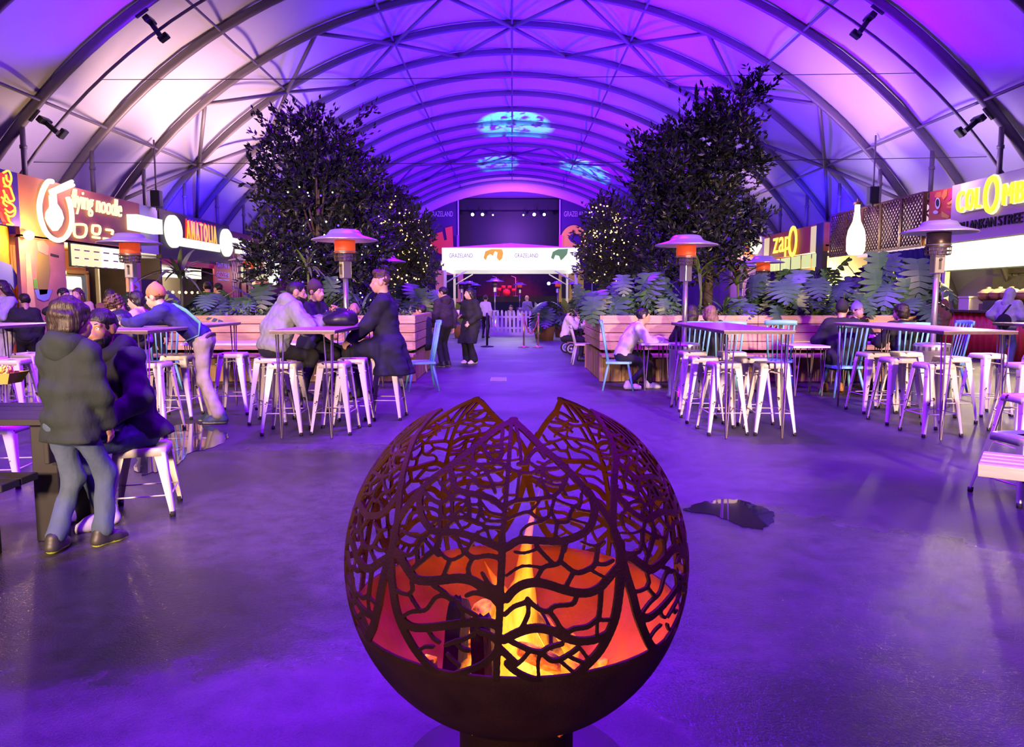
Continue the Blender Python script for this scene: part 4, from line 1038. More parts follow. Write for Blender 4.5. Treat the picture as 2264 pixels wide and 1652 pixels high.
# mural shapes on the side wall
for pts, m in (([(88, 560), (112, 565), (115, 600), (108, 650), (92, 652), (86, 610)], mat('mural_olive', (0.30, 0.22, 0.07), 0.7)), ([(80, 640), (120, 640), (112, 662), (100, 666), (86, 660)], mat('mural_bluepot', (0.22, 0.26, 0.75), 0.7)),
               ([(85, 535), (100, 530), (112, 545), (110, 566), (98, 560), (90, 556)], mat('mural_rose', (0.62, 0.30, 0.26), 0.7)), ([(60, 560), (70, 560), (78, 640), (84, 690), (66, 690)], mat('mural_peach', (0.75, 0.45, 0.28), 0.7)),
               ([(78, 618), (86, 616), (88, 640), (80, 638)], mat('mural_green', (0.16, 0.45, 0.06), 0.7)), ([(116, 560), (134, 565), (134, 570), (116, 566)], brown_f)):
    s.poly('mural_shape', pts, m, -0.04)
s.poly('mural_fish', [(292, 610), (300, 604), (312, 630), (314, 650), (304, 660), (294, 640)], mat('mural_lilac', 0), -0.04); s.poly('mural_fin', [(298, 628), (308, 636), (300, 640)], redp, -0.03)
def fridge(s, label, y0, y1, z1, x=1.1):
    t = thing('drinks_fridge', label, 'fridge', (s.side*(FX+x), (y0+y1)/2, 0))
    b = MB(); b.box((0, 0, z1/2), (0.6, y1-y0, z1), bev=0.03); b.build('cabinet', mat('fridge_white', (0.75, 0.78, 0.62), 0.4), t)
    b = MB(); b.box((-s.side*0.31, 0, z1*0.42), (0.03, (y1-y0)*0.86, z1*0.68)); b.build('glass_door', em('fridge_light', (0.95, 1.0, 0.75), 0.9), t)
    b = MB(); b.box((-s.side*0.31, 0, z1*0.9), (0.03, (y1-y0)*0.9, z1*0.14), bev=0.01); b.build('header', em('fridge_header', (0.98, 1.0, 0.85), 1.1), t)
fridge(s, 'tall white drinks fridge inside the noodle stall', fy(153)+0.7, fy(196)+0.9, 2.0, 1.0)
t = thing('box', 'green plastic bag on top of the drinks fridge in the noodle stall', 'bag', (-(FX+1.0), fy(153)+1.15, 2.0))
b = MB(True); b.ball((0, 0, 0.10), (0.2, 0.28, 0.11), 10); b.build('bag_body', mat('green_bag', (0.08, 0.65, 0.08), 0.4), t)
t = thing('door_1', 'pale blue stall door with window', None, (-(FX+1.85), (fy(207)+fy(268))/2+1.6, 0), kind='structure')
w = 1.9; b = MB(); b.box((0.05, 0, 1.05), (0.05, w*0.5, 2.1)); b.build('door_leaf', mat('door_blue', (0.25, 0.42, 0.52), 0.5), t)
b = MB(); b.box((0.085, 0, 1.5), (0.02, w*0.32, 0.5)); b.build('door_window', mat('door_window', (0.55, 0.62, 0.40), 0.2), t)
for sx in (-1, 1):
    b = MB(); b.box((0.06, sx*(w*0.25+0.06), 1.07), (0.08, 0.1, 2.2)); b.build('door_frame', tan, t)
b = MB(); b.box((0.06, 0, 2.19), (0.08, w*0.5+0.22, 0.1)); b.build('door_frame', tan, t)
point('noodle_light', (-(FX+0.6), fy(220), 2.25), (1.0, 0.72, 0.35), 220, 0.2)
# ---- pale gap panel between the stalls
yA, yB = fy(316), fy(357)
b = MB(); b.box((-(FX+0.1), (yA+yB)/2, (ZT+fz(330, 560))/2), (0.1, yB-yA, ZT-fz(330, 560))); props(b.build('trim_2', lav), 'pale lavender panel between noodle stall and red lettered stall', None, None, 'structure')
b = MB(); b.box((-(FX+0.2), (yA+yB)/2, 1.0), (0.1, yB-yA, 2.0)); props(b.build('wall_left', brown_f), 'dark recess wall between two stalls', None, None, 'structure')
# ---- stall with red and yellow lettering
s = Stall('gozleme_stall', 'dark fascia stall with two round white lights and red yellow lettering', -1, 358, 510)
y0, y1 = fy(358), fy(510); zb = fz(360, 572)
s.panel('fascia', y0, y1, zb, ZT, brown_f, 0, 0.15)
for px, py, w_ in ((379, 512, 17), (497, 537, 12)):
    p = FAC(px, py); M = facM(-1, p.y, p.z, 0.01); ry = (fy(px+w_)-fy(px-w_))/2; rz2 = fz(px, py-36*(1 if px < 400 else 0.85))-p.z
    b = MB(True); b.lathe([(1.0, 0), (1.0, 0.10), (0.9, 0.14), (0, 0.15)], n=32, M=M @ Matrix.Diagonal((ry, rz2, 1, 1)).to_4x4()); b.build('round_light', box_w, s.t)
p = FAC(444, 514)
letter_obj('letter_shadow', 'anatolia', facM(-1, p.y, p.z-0.03, 0.02) , neon_r, s.t, wide=(fy(478)-fy(411))*1.03, high=0.78)
letter_obj('sign_letters', 'anatolia', facM(-1, p.y, p.z, 0.055), letter_o, s.t, wide=fy(477)-fy(412), high=0.62)
s.panel('light_strip', fy(400), fy(486), fz(440, 551), fz(440, 533), box_w, 0.05, 0.05)
s.panel('red_band', y0, y1, zb-0.16, zb, redp, 0.01, 0.1)
for i in range(4):
    a0 = fy(364+i*27); a1 = fy(364+(i+1)*27-3)
    s.panel('menu_board', a0, a1, fz(380, 612), zb-0.2, menu_w, -0.4, 0.05)
rp = s.panel('red_sign', fy(470), fy(509), fz(490, 652), zb-0.05, redp, 0.06, 0.05)
p = FAC(489, 588); letter_obj('lettering', 'tantuni', facM(-1, p.y, p.z, 0.065), whitep, rp, wide=(fy(503)-fy(474)), high=0.2)
p = FAC(489, 606); letter_obj('lettering', 'gozleme', facM(-1, p.y, p.z, 0.065), whitep, rp, wide=(fy(503)-fy(475)), high=0.24)
s.panel('underline', fy(477), fy(503), fz(490, 618)-0.03, fz(490, 618), whitep, 0.064, 0.006, rp)
s.box('back_wall', 2.0, y0, y1, 0, zb, 0.1, cream); s.box('counter', 0.0, y0, fy(468), 0, 1.05, 0.6, redp); s.panel('side_wall', y0-0.1, y0, 0, zb, brown_f, -0.0, 1.9)
for i in range(9):
    b = MB(True); b.ball((-(FX+0.3), fy(400)+i*0.5, 1.62), 0.05, 8); b.build('bulb', em('warm_bulb', (1.0, 0.6, 0.2), 5.0), s.t)
stall_roof(s, y0, y1, zb+0.3)
point('gozleme_light', (-(FX+0.9), (y0+y1)/2-0.5, 2.5), (1.0, 0.88, 0.62), 300, 0.25)
# ---- shell patterned stall
s = Stall('shell_pattern_stall', 'stall clad in pink petal shaped tiles with white light strips', -1, 511, 640)
y0, y1 = fy(511), fy(640); s.panel('clad_wall', y0, y1, 0, ZT-0.15, mat('maroon_wall', (0.14, 0.04, 0.045), 0.6), -0.05, 0.1)
tile_m = [mat('petal_tile_'+n, c, 0.5) for n, c in (('rose', (0.50, 0.17, 0.14)), ('peach', (0.62, 0.34, 0.22)), ('dark', (0.22, 0.07, 0.06)))]
pt = []
for m in tile_m:
    b = MB(); pts = [(0.10*math.sin(PI*i/10)**0.8*(1 if True else 0), -0.24+0.48*i/10) for i in range(11)]; pts = pts+[(-x, z) for x, z in pts[::-1][1:-1]]
    b.prism(pts, 0.03); pt.append(b.mesh('petal_tile', m))
n = 0; r = 0
zz = 0.9
while zz < ZT-0.45 and n < 280:
    yy = y0+0.12+(r % 2)*0.125
    while yy < min(y1, fy(610)) and n < 280:
        if not (zz < 2.2 and yy > fy(530)):
            o = obj('petal_tile', pt[R_.choice((0, 0, 1, 2))], s.t); o.matrix_local = facM(-1, yy, zz, -0.05); n += 1
        yy += 0.25
    zz += 0.34; r += 1
s.panel('light_strip', fy(513), fy(553), fz(530, 548), fz(530, 530), box_w, 0.10, 0.08); s.panel('light_strip', fy(520), fy(545), fz(530, 562), fz(530, 553), box_w, 0.10, 0.08)
p = FAC(599, 574); b = MB(True); b.lathe([(1, 0), (1, 0.12), (0, 0.14)], n=28, M=facM(-1, p.y, p.z, 0.02) @ Matrix.Diagonal((1.0, 1.15, 1, 1)).to_4x4()); b.build('oval_light', em('oval_light', (1, 0.98, 0.85), 1.3), s.t)
s.panel('cream_sign', fy(533), fy(596), fz(560, 618), fz(560, 592), em('cream_sign', (1.0, 0.90, 0.50), 0.75), 0.04, 0.05)
for i in range(4): s.panel('shutter', fy(532+i*15), fy(532+i*15+10), fz(560, 655), fz(560, 626), mat('shutter_wood', (0.42, 0.18, 0.05), 0.5), 0.02, 0.05)
s.box('yellow_counter', -0.1, y0, y1, 0, 1.0, 0.5, tan)
stall_roof(s, y0, y1, ZT-0.4)
point('shell_light', (-(FX-0.8), fy(570), 2.4), (1.0, 0.7, 0.4), 70, 0.2)
# ---- dark back wall behind the stalls on both sides down to the stage
for sd in (-1, 1):
    b = MB(); b.box((sd*(FX+0.1), 52, 1.6), (0.15, 28, 3.2)); props(b.build('wall_left' if sd < 0 else 'wall_right', mat('rear_stalls', (0.20, 0.10, 0.22), 0.7, noise=0.4, nscale=0.8)), 'long low side wall beyond the stalls', None, None, 'structure')

# ---- right: yellow lettered stall with red counter
s = Stall('colombo_stall', 'pale pink fascia stall with big yellow letters and red counter', 1, 2320, 2110)
yr0, yr1 = fy(2330), fy(2112); zs0 = fz(2120, 478); zf = fz(2107, 536); zm = fz(2079, 599)
fas = mat('pink_fascia', (0.62, 0.40, 0.50), 0.5)
s.panel('fascia', yr0, fy(2095), zf, fz(2122, 407), fas, 0, 0.15)
s.panel('sign_board', yr0, yr1-0.1, zs0+0.06, fz(2122, 409), mat('sign_white', (0.75, 0.62, 0.66), 0.4, emit=0.12, ecol=(1, 0.8, 0.75)), 0.05, 0.06)
def rl(key, pxa, pya, wpx, hpx, m, off, parent=None):
    p = FAC(pxa, pya); wide = abs(fy(pxa-wpx/2)-fy(pxa+wpx/2)); high = fz(pxa, pya-hpx/2)-fz(pxa, pya+hpx/2)
    return letter_obj('sign_letters', key, facM(1, p.y, p.z, off), m, parent or s.t, wide=wide, high=high)
for dz, m, off in ((0.0, em('letter_halo', (1.0, 0.95, 0.62), 1.05), 0.07), (0.0, letter_y, 0.12)):
    k = 1.0 if off < 0.1 else 0.93
    for ky, px, py, w_, h_ in (('C', 2134, 446, 17, 50), ('O', 2155, 441, 17, 50), ('L', 2174, 437, 13, 48), ('bigo', 2203, 430, 35, 88), ('M', 2241, 428, 24, 50), ('B', 2268, 423, 20, 50)): rl(ky, px, py, w_*k, h_*k, m, off)
p0 = FAC(2180, 493); hL = fz(2180, 482)-fz(2180, 503); 
for ky, xa, xb in (('sri', 2107, 2127), ('lankan', 2133, 2196), ('street', 2202, 2268)): letter_obj('sign_letters', ky, facM(1, (fy(xa)+fy(xb))/2, p0.z, 0.02), blackp, s.t, wide=abs(fy(xa)-fy(xb)), high=hL)
for i in range(6):
    xa = 2079+i*36; a0, a1 = sorted((fy(xa+1), fy(xa+35)))
    s.panel('menu_board', a0+0.01, a1-0.01, zm, zf-0.03, em('menu_right', (1.0, 0.99, 0.90), 1.35, 'AUTO'), 0.02, 0.05)
s.panel('menu_backing', yr0, fy(2079), zm-0.03, zf, mat('menu_backing', (0.30, 0.32, 0.08), 0.5), -0.03, 0.04)
olive = mat('olive_back_wall', (0.13, 0.12, 0.06), 0.55, noise=0.3)
s.box('back_wall', 2.6, yr0-3, fy(2085)+1.0, 0, zf, 0.1, olive)
for i in range(5):
    for j in range(3): s.box('wall_panel', 2.55, yr0-2+i*1.6, yr0-2+i*1.6+1.5, 0.2+j*0.95, 0.2+j*0.95+0.87, 0.05, olive)
s.panel('corner_post', fy(2090), fy(2083), 0, zm, cream, 0.0, 0.12)
ct = mat('counter_top_dark', (0.05, 0.03, 0.03), 0.35)
yc0, yc1 = yr0, fy(2078)
s.box('counter_top', -0.12, yc0, yc1, 1.10, 1.15, 0.9, ct)
redw = mat('red_corrugated', (0.70, 0.055, 0.03), 0.42, noise=0.15, nscale=3)
b = MB(True); n = 90; vs = []; fs = []
for i in range(n+1):
    y = yc0+(yc1-yc0)*i/n; x = FX+0.02*math.sin(i*PI/2.5); vs += [(x, y, 0.06), (x, y, 1.10), (x+0.15, y, 1.10), (x+0.15, y, 0.06)]
for i in range(n):
    for j in range(4): fs.append((i*4+j, i*4+(j+1) % 4, i*4+4+(j+1) % 4, i*4+4+j))
fs += [(3, 2, 1, 0), tuple(n*4+j for j in range(4))]
b.add(vs, fs); b.build('counter_front', redw, s.t)
bm2 = mat('black_box_unit', (0.04, 0.03, 0.04), 0.4); s.box('warming_unit', 0.25, fy(2210), fy(2154), 1.15, 1.38, 0.5, bm2)
terr = mat('clay_pot', (0.45, 0.20, 0.08), 0.5); lidm = mat('pot_lid', (0.62, 0.45, 0.22), 0.4)
pot0 = None
for i, px in enumerate((2164, 2186, 2207, 2240, 2262)):
    lab = ('leftmost lidded clay pot on the red counter', 'second lidded clay pot from the left on the red counter', 'lidded clay pot left of the hooded head on the red counter', 'lidded clay pot right of the hooded head on the red counter', 'rightmost lidded clay pot on the red counter')[i]
    L = (FX+0.48, fy(px)+0.35-0.06*i, 1.381)
    if pot0 is None:
        pot0 = thing('clay_pot', lab, 'pot', L, 0, 'clay pots on the counter')
        b = MB(True); b.lathe([(0.10, 0), (0.19, 0.05), (0.22, 0.14), (0.20, 0.17)], n=20); b.build('pot_body', terr, pot0)
        b = MB(True); b.lathe([(0.24, 0.165), (0.235, 0.18), (0.12, 0.26), (0.04, 0.28), (0.05, 0.31), (0, 0.32)], n=20); b.build('lid', lidm, pot0)
    else: dup(pot0, L, 0, lab, 'clay pots on the counter')
t = thing('takeaway_box', 'cream cardboard box on the red counter left of the pots', 'box', (FX+0.3, fy(2131)+0.1, 1.15)); b = MB(); b.box((0, 0, 0.15), (0.4, 0.42, 0.3)); b.build('carton', cream, t); b = MB(); b.box((0, 0, 0.31), (0.44, 0.46, 0.04)); b.build('lid', cream, t)
t = thing('flower_vase', 'red vase with pale yellow flowers on the stall counter', 'vase', (FX+1.0, fy(2228)+0.3, 1.15))
b = MB(True); b.lathe([(0.10, 0), (0.12, 0.3), (0.13, 0.62), (0.12, 0.64)], n=18); b.build('vase', mat('red_vase', (0.75, 0.10, 0.03), 0.4), t)
b = MB(True)
for i in range(70):
    a = R_.uniform(0, 6.28); h = R_.uniform(0.6, 1.25); r = R_.uniform(0.05, 0.38)*(h-0.4); b.ball((r*math.cos(a), r*math.sin(a), h), R_.uniform(0.025, 0.05), 6)
for i in range(8):
    a = i*0.8; b.tube([(0, 0, 0.5), (0.25*math.cos(a), 0.25*math.sin(a), 1.15)], 0.006, 4)
o = b.build('flowers', mat('pale_yellow_flower', (0.80, 0.65, 0.20), 0.6), t); o['kind'] = 'stuff'
stall_roof(s, yr0-2, fy(2080)+0.5, zf+0.12, 2.9)
point('colombo_light', (FX+0.9, fy(2200), 2.3), (1.0, 0.80, 0.25), 420, 0.3)
spot('colombo_spill', (FX+0.1, fy(2180), 2.6), (FX-4.2, fy(2200)-2.0, 0), (1.0, 0.74, 0.30), 2000, 95, 0.8, 0.3)
# dragon-mask-like carnival panel: plumes around an eye, painted flat on a board
t = thing('painted_board', 'painted board of red and orange plumes round an eye, left of the yellow letters', 'sign', (0, 0, 0))
s.t, keep = t, s.t
s.poly('board', [(2053, 424), (2114, 413), (2108, 445), (2106, 455), (2110, 482), (2050, 490)], mat('plume_red', (0.62, 0.06, 0.04), 0.5), -0.03, 0.06)
Z5 = lambda L: [(2000+x/7.508, 400+y/7.508) for x, y in L]
pl = [mat('plume_orange', (0.80, 0.24, 0.04), 0.5), mat('plume_crimson', (0.60, 0.03, 0.12), 0.5), mat('plume_gold', (0.85, 0.42, 0.05), 0.5)]
for i, pts in enumerate(([(600, 260), (640, 160), (700, 140), (690, 250), (640, 320)], [(690, 300), (760, 140), (830, 110), (800, 250), (720, 350)], [(690, 370), (800, 300), (830, 260), (820, 340), (720, 400)], [(680, 420), (790, 420), (810, 400), (780, 450), (700, 450)],
                         [(650, 470), (740, 500), (800, 500), (800, 560), (700, 560)], [(600, 500), (660, 540), (740, 590), (700, 620), (600, 600)], [(480, 260), (520, 190), (590, 180), (590, 270), (520, 290)], [(440, 300), (470, 230), (500, 280), (480, 340)])):
    s.poly('plume', Z5(pts), pl[i % 3], -0.012-0.001*i, 0.012)
def ov(cx, cy, rx, ry): return [(cx+rx*math.cos(2*PI*i/16), cy+ry*math.sin(2*PI*i/16)) for i in range(16)]
s.poly('eye_white', Z5(ov(548, 375, 40, 95)), whitep, 0.004, 0.012); s.poly('eye', Z5(ov(552, 365, 26, 65)), blackp, 0.014, 0.012); s.poly('tooth', Z5(ov(515, 520, 42, 30)), whitep, 0.004, 0.012)
s.t = keep
# pink lettered post panel
t = thing('lettered_banner', 'narrow pink banner with red lettering behind the unlit heater', 'banner', (0, 0, 0)); s.t = t
s.panel('cloth', fy(2068), fy(2048), 1.2, zf-0.25, mat('pink_banner', (0.72, 0.35, 0.42), 0.6), -0.1, 0.04)
for k_, zq in (('kottu', 2.45), ('open', 2.1), ('kottu', 1.75)): letter_obj('lettering', k_, facM(1, (fy(2068)+fy(2048))/2, zq, -0.09), redp, t, wide=0.36, high=0.2)
# ---- bronze lattice screen with a bottle lamp
bron = mat('bronze_sheet', (0.23, 0.105, 0.055), 0.4, 0.55)
t = thing('lattice_screen', 'bronze lattice screen of perforated panels above the monsteras', 'screen', (0, 0, 0))
def lattice(y0, y1, z0, z1, X, along, pitch, bw, nm):
    """crossed flat bars inside a frame; along='y' for the long side"""
    fb = MB(); 
    def bx(a0, a1, b0, b1, th=0.05):
        if along == 'y': fb.box((X, (a0+a1)/2, (b0+b1)/2), (th, a1-a0, b1-b0))
        else: fb.box(((a0+a1)/2, X, (b0+b1)/2), (a1-a0, th, b1-b0))
    fr = 0.05
    bx(y0, y1, z0, z0+fr); bx(y0, y1, z1-fr, z1); bx(y0, y0+fr, z0+fr, z1-fr); bx(y1-fr, y1, z0+fr, z1-fr)
    o = fb.build('frame', bron, t)
    lb = MB(); w, h = y1-y0, z1-z0
    def bar(p, q):
        if along == 'y': lb.tube([(X, y0+p[0], z0+p[1]), (X, y0+q[0], z0+q[1])], bw, 4, sx=0.5)
        else: lb.tube([(y0+p[0], X, z0+p[1]), (y0+q[0], X, z0+q[1])], bw, 4, sx=0.5)
    c = -h
    while c < w:
        a = max(c, 0); e = min(c+h, w)
        if e-a > 0.05: bar((a, a-c), (e, e-c)); bar((a, h-(a-c)), (e, h-(e-c)))
        c += pitch
    g = lb.build(nm, bron, o); g['kind'] = 'stuff'
yl0, yl1 = fy(2035), fy(1832); zl0, zl1 = fz(2030, 545), fz(2035, 426)
N = 5
for i in range(N):
    lattice(yl0+(yl1-yl0)*i/N, yl0+(yl1-yl0)*(i+1)/N-0.02, zl0, zl1, FX, 'y', 0.165, 0.03, 'lattice')
lattice(FX+0.02, FX+0.95, zl0, zl1, yl0, 'x', 0.30, 0.03, 'lattice')
b = MB(); b.box((FX+1.0, (yl0+yl1)/2, (zl0+zl1)/2), (0.05, yl1-yl0, zl1-zl0)); b.build('glow_backing', mat('lattice_back_glow', (0.60, 0.48, 0.52), 0.7, emit=0.8, ecol=(1.0, 0.72, 0.70)), t)  # emission stands in for light behind the lattice
p = FAC(1918, 520); tb = thing('bottle_lamp', 'glowing white bottle shaped lamp hung before the bronze lattice', 'lamp', (FX-0.35, p.y, p.z))
b = MB(True); b.lathe([(0.0, -0.62), (0.20, -0.60), (0.27, -0.48), (0.28, -0.1), (0.24, 0.15), (0.12, 0.42), (0.08, 0.72), (0.08, 0.92)], n=22); b.build('bottle_glow', em('bottle_glow', (1.0, 0.98, 0.78), 1.3), tb)
b = MB(); b.lathe([(0.12, 0.92), (0.12, 1.0), (0.04, 1.02)], n=14); b.tube([(0, 0, 1.0), (0, 0, 1.12)], 0.015, 6); b.build('cap', bron, tb)
point('bottle_light', (FX-0.9, p.y, p.z), (1.0, 0.95, 0.7), 60, 0.2)
# blue curtain under the lattice
t = thing('blue_curtain', 'dark blue cloth hanging below the bronze lattice', 'curtain', (0, 0, 0)); b = MB(True); n = 80; vs = []; fs = []
for i in range(n+1):
    y = yl0-0.3+(yl1-yl0-1.5)*i/n; x = FX+0.5+0.06*math.sin(i*1.1); vs += [(x, y, 0.05), (x, y, zl0), (x+0.02, y, zl0), (x+0.02, y, 0.05)]
for i in range(n):
    for j in range(4): fs.append((i*4+j, i*4+(j+1) % 4, i*4+4+(j+1) % 4, i*4+4+j))
b.add(vs, fs); b.build('cloth', mat('blue_cloth', (0.06, 0.045, 0.30), 0.8), t)
# ---- orange fascia stall
s = Stall('orange_fascia_stall', 'orange fascia stall with glowing yellow letters between two pale strips', 1, 1815, 1690)
y0, y1 = fy(1818), fy(1688); z1 = fz(1800, 497); z0 = fz(1800, 558)
s.panel('fascia', y0, y1, z0, z1, mat('orange_fascia', (0.60, 0.13, 0.02), 0.5), 0, 0.2); s.panel('end_strip', fy(1803), fy(1791), z0+0.02, z1-0.06, em('strip', (1.0, 0.75, 0.45), 0.75), 0.03, 0.05); s.panel('end_strip', fy(1699), fy(1689), z0+0.05, z1-0.1, em('strip', 0, 0), 0.03, 0.05)
s.panel('dark_end', fy(1818), fy(1804), fz(1800, 620), z1, brown_f, 0.04, 0.2)
p = FAC(1730, 541); 
for ky, px, dz in (('z', 1716, 0), ('a', 1729, 0), ('p', 1742, -0.12)): letter_obj('sign_letters', ky, facM(1, fy(px), p.z+dz, 0.06), neon_y, s.t, wide=fy(px-5.5)-fy(px+5.5), high=0.62 if ky != 'p' else 0.8)
p = FAC(1757, 534); letter_obj('sign_letters', 'bigo', facM(1, p.y, p.z, 0.08), neon_y, s.t, wide=fy(1748)-fy(1766), high=1.2)
for i in range(9):
    a1 = fy(1705+i*11.5); a0 = fy(1705+i*11.5+9)
    s.panel('photo_panel', a0, a1, fz(1760, 592)-0.05, z0-0.06, em('photo_panel', (0.90, 0.95, 0.40), 0.8), 0.05+0.03*(i % 2), 0.04)
s.box('back_wall', 1.6, y0, y1, 0, z0, 0.1, mat('yellow_back', (0.75, 0.55, 0.22), 0.6)); s.box('counter', 0, y0, y1, 0, 1.1, 0.5, redp)
stall_roof(s, y0, y1, z0+0.2, 1.8)
point('orange_light', (FX+0.7, (y0+y1)/2, 2.3), (1.0, 0.78, 0.35), 500, 0.2)
# ---- burger-like glowing sign further back (plain cloud and arch shapes)
s = Stall('cloud_sign_stall', 'far stall with overexposed white sign and orange arch left of orange fascia', 1, 1688, 1600)
y0, y1 = fy(1686), fy(1600); s.panel('fascia', y0, y1, fz(1680, 590), fz(1680, 520), mat('pink_far', (0.7, 0.35, 0.40), 0.6), -0.05, 0.2)
s.poly('cloud_light', [(1622, 545), (1630, 530), (1645, 524), (1660, 528), (1680, 524), (1682, 545), (1672, 562), (1640, 560), (1626, 572)], neon_w, 0.05, 0.1); s.poly('arch_light', [(1646, 566), (1650, 548), (1656, 540), (1661, 552), (1663, 568)], em('arch_orange', (1.0, 0.25, 0.03), 1.2), 0.1, 0.1)
s.panel('lower_panel', y0, y1, 0, fz(1680, 592), mat('pink_far', 0), -0.1, 0.1); s.neon('neon_tube', [(1628, 575), (1660, 584), (1688, 586)], 0.05, neon_y, 0.1)
point('cloud_light_lamp', (FX-0.8, fy(1640), 3.2), (1.0, 0.8, 0.5), 80, 0.2)
# back walls behind right stalls
b = MB(); b.box((FX+3.0, 24, 2.2), (0.1, 22, 4.4)); props(b.build('wall_right', mat('rear_cloth', (0.42, 0.32, 0.45), 0.8)), 'cloth wall behind the right hand stalls', None, None, 'structure')
b = MB(); b.box((-(FX+2.6), 24, 1.8), (0.1, 24, 3.6)); props(b.build('wall_left', mat('rear_cloth', 0)), 'cloth wall behind the left hand stalls', None, None, 'structure')
# ================================================================== timber planters
pine = [wood('pine_sleeper_%d' % i, a, b_, 0, 0.65) for i, (a, b_) in enumerate((((0.56, 0.37, 0.20), (0.40, 0.25, 0.13)), ((0.50, 0.33, 0.18), (0.36, 0.22, 0.12)), ((0.60, 0.41, 0.24), (0.44, 0.29, 0.16))))]
pinev = [wood('pine_board_%d' % i, a, b_, 2, 0.65) for i, (a, b_) in enumerate((((0.42, 0.27, 0.12), (0.30, 0.18, 0.08)), ((0.48, 0.31, 0.14), (0.34, 0.2, 0.09))))]
soil = mat('planter_soil', (0.03, 0.02, 0.015), 0.95)
def planter(label, x0, x1, y0, y1, H=1.15):
    t = thing('timber_planter', label, 'planter', ((x0+x1)/2, (y0+y1)/2, 0)); w, d = x1-x0, y1-y0
    n = 4; hb = 0.55; hh = (H-hb)/n
    for side in range(4):
        L, off = ((w, d/2), (d, w/2), (w, d/2), (d, w/2))[side]
        for k in range(n):
            m = 2 if side in (0, 2) else 1; seg = L/m
            for q in range(m):
                b = MB(); b.box(((q+0.5)*seg-L/2, -off+0.03+R_.uniform(-0.006, 0.006), hb+hh*(k+0.5)), (seg-0.006, 0.05, hh-0.010), bev=0.006)
                o = b.build('plank', pine[R_.randrange(3)], t); o.rotation_euler = (0, 0, side*PI/2)
        # upright boards of the plinth, set back under a bench ledge
        nb = int(L/0.19)
        for k in range(nb):
            b = MB(); b.box((-L/2+(k+0.5)*L/nb, -off+0.05+R_.uniform(-0.004, 0.004), hb/2-0.02), (L/nb-0.008, 0.04, hb-0.06)); o = b.build('board', pinev[k % 2], t); o.rotation_euler = (0, 0, side*PI/2)
    b = MB(); b.box((0, 0, H-0.10), (w-0.12, d-0.12, 0.06)); b.build('soil', soil, t)
    b = MB(); b.box((0, -d/2-0.13, 0.47), (w, 0.34, 0.05), bev=0.006); b.build('bench_ledge', pine[1], t)
    return t
planter('long timber planter of stacked sleepers right of the aisle', 1.50, 6.9, 12.75, 15.4)
planter('long timber planter of stacked sleepers left of the aisle', -6.4, -1.65, 12.75, 15.4)
planter('small timber planter behind the pram', 1.75, 4.6, 19.0, 21.6, 1.05)
planter('rear timber planter left of the aisle under the fairy light tree', -4.9, -2.3, 19.0, 21.6, 1.05)

# ================================================================== plants
def leafmat(name, a, b_, tr=0.15): return mat(name, a, 0.42, col2=b_, nscale=3, spec=0.5)
mon_m = leafmat('monstera_green', (0.08, 0.17, 0.08), (0.04, 0.10, 0.06)); mon_b = leafmat('monstera_dark', (0.055, 0.11, 0.08), (0.03, 0.06, 0.05))
strap_m = leafmat('strap_leaf_green', (0.16, 0.24, 0.07), (0.08, 0.13, 0.04)); fern_m = leafmat('fern_green', (0.10, 0.20, 0.06), (0.05, 0.11, 0.035)); lime_m = leafmat('lime_leaf', (0.30, 0.48, 0.08), (0.18, 0.32, 0.05))
dark_leaf = mat('tree_leaf', (0.020, 0.028, 0.024), 0.38, col2=(0.012, 0.016, 0.016), nscale=2); olive_leaf = mat('olive_leaf', (0.055, 0.07, 0.05), 0.5, col2=(0.03, 0.04, 0.03), nscale=2)
stem_m = mat('plant_stem', (0.10, 0.14, 0.05), 0.6); bark = mat('bark', (0.10, 0.07, 0.05), 0.8, noise=0.4, nscale=9, bump=0.4, bscale=20)
def monstera_leaf(seed):
    """split leaf lying along +Y from the stalk, tip drooping"""
    rr = random.Random(seed); b = MB(True); vs = []; fs = []; n = 7
    def pos(x, y): return (x, y, 0.06-0.55*(y-0.15)**2-0.45*x*x)
    for s in (-1, 1):
        for i in range(n):
            f = i/(n-1); y = -0.06+0.50*f; w = (0.30*math.sin(PI*(0.22+0.74*f))**0.8)*rr.uniform(0.92, 1.06)
            ang = (-0.35+1.25*f); h = 0.041*(1.05-0.35*f)
            base = len(vs)
            for k, g in enumerate((0.0, 0.42, 0.75, 1.0)):
                x = w*g*math.cos(ang*0.8); yy = y+w*g*math.sin(ang)*0.55; hw = (0.044, 0.047, 0.034, 0.008)[k]*(1.05-0.3*f)
                vs.append(pos(s*x, yy-hw)); vs.append(pos(s*x, yy+hw))
            for k in range(3):
                q = (base+2*k, base+2*k+2, base+2*k+3, base+2*k+1); fs.append(q if s > 0 else q[::-1])
    b.add(vs, fs)
    b.tube([pos(0, -0.08), pos(0, 0.2), pos(0, 0.46)], [0.006, 0.005, 0.002], 4)
    return b
MON = [[monstera_leaf(i).mesh('leaf', m) for i in range(3)] for m in (mon_m, mon_b)]
def strap_leaf(L, w, droop, m):
    b = MB(True); n = 7; vs = []; fs = []
    for i in range(n+1):
        f = i/n; y = L*f*(1-0.12*droop*f); z = -droop*L*0.55*f*f; ww = w*(math.sin(PI*min(1, 0.12+0.88*f)))**0.7*(1 if f < 1 else 0)+0.001
        vs += [(-ww, y, z+ww*0.35), (0, y, z), (ww, y, z+ww*0.35)]
    for i in range(n):
        for j in range(2): fs.append((i*3+j, i*3+j+1, i*3+j+4, i*3+j+3))
    b.add(vs, fs); return b.mesh('leaf', m)
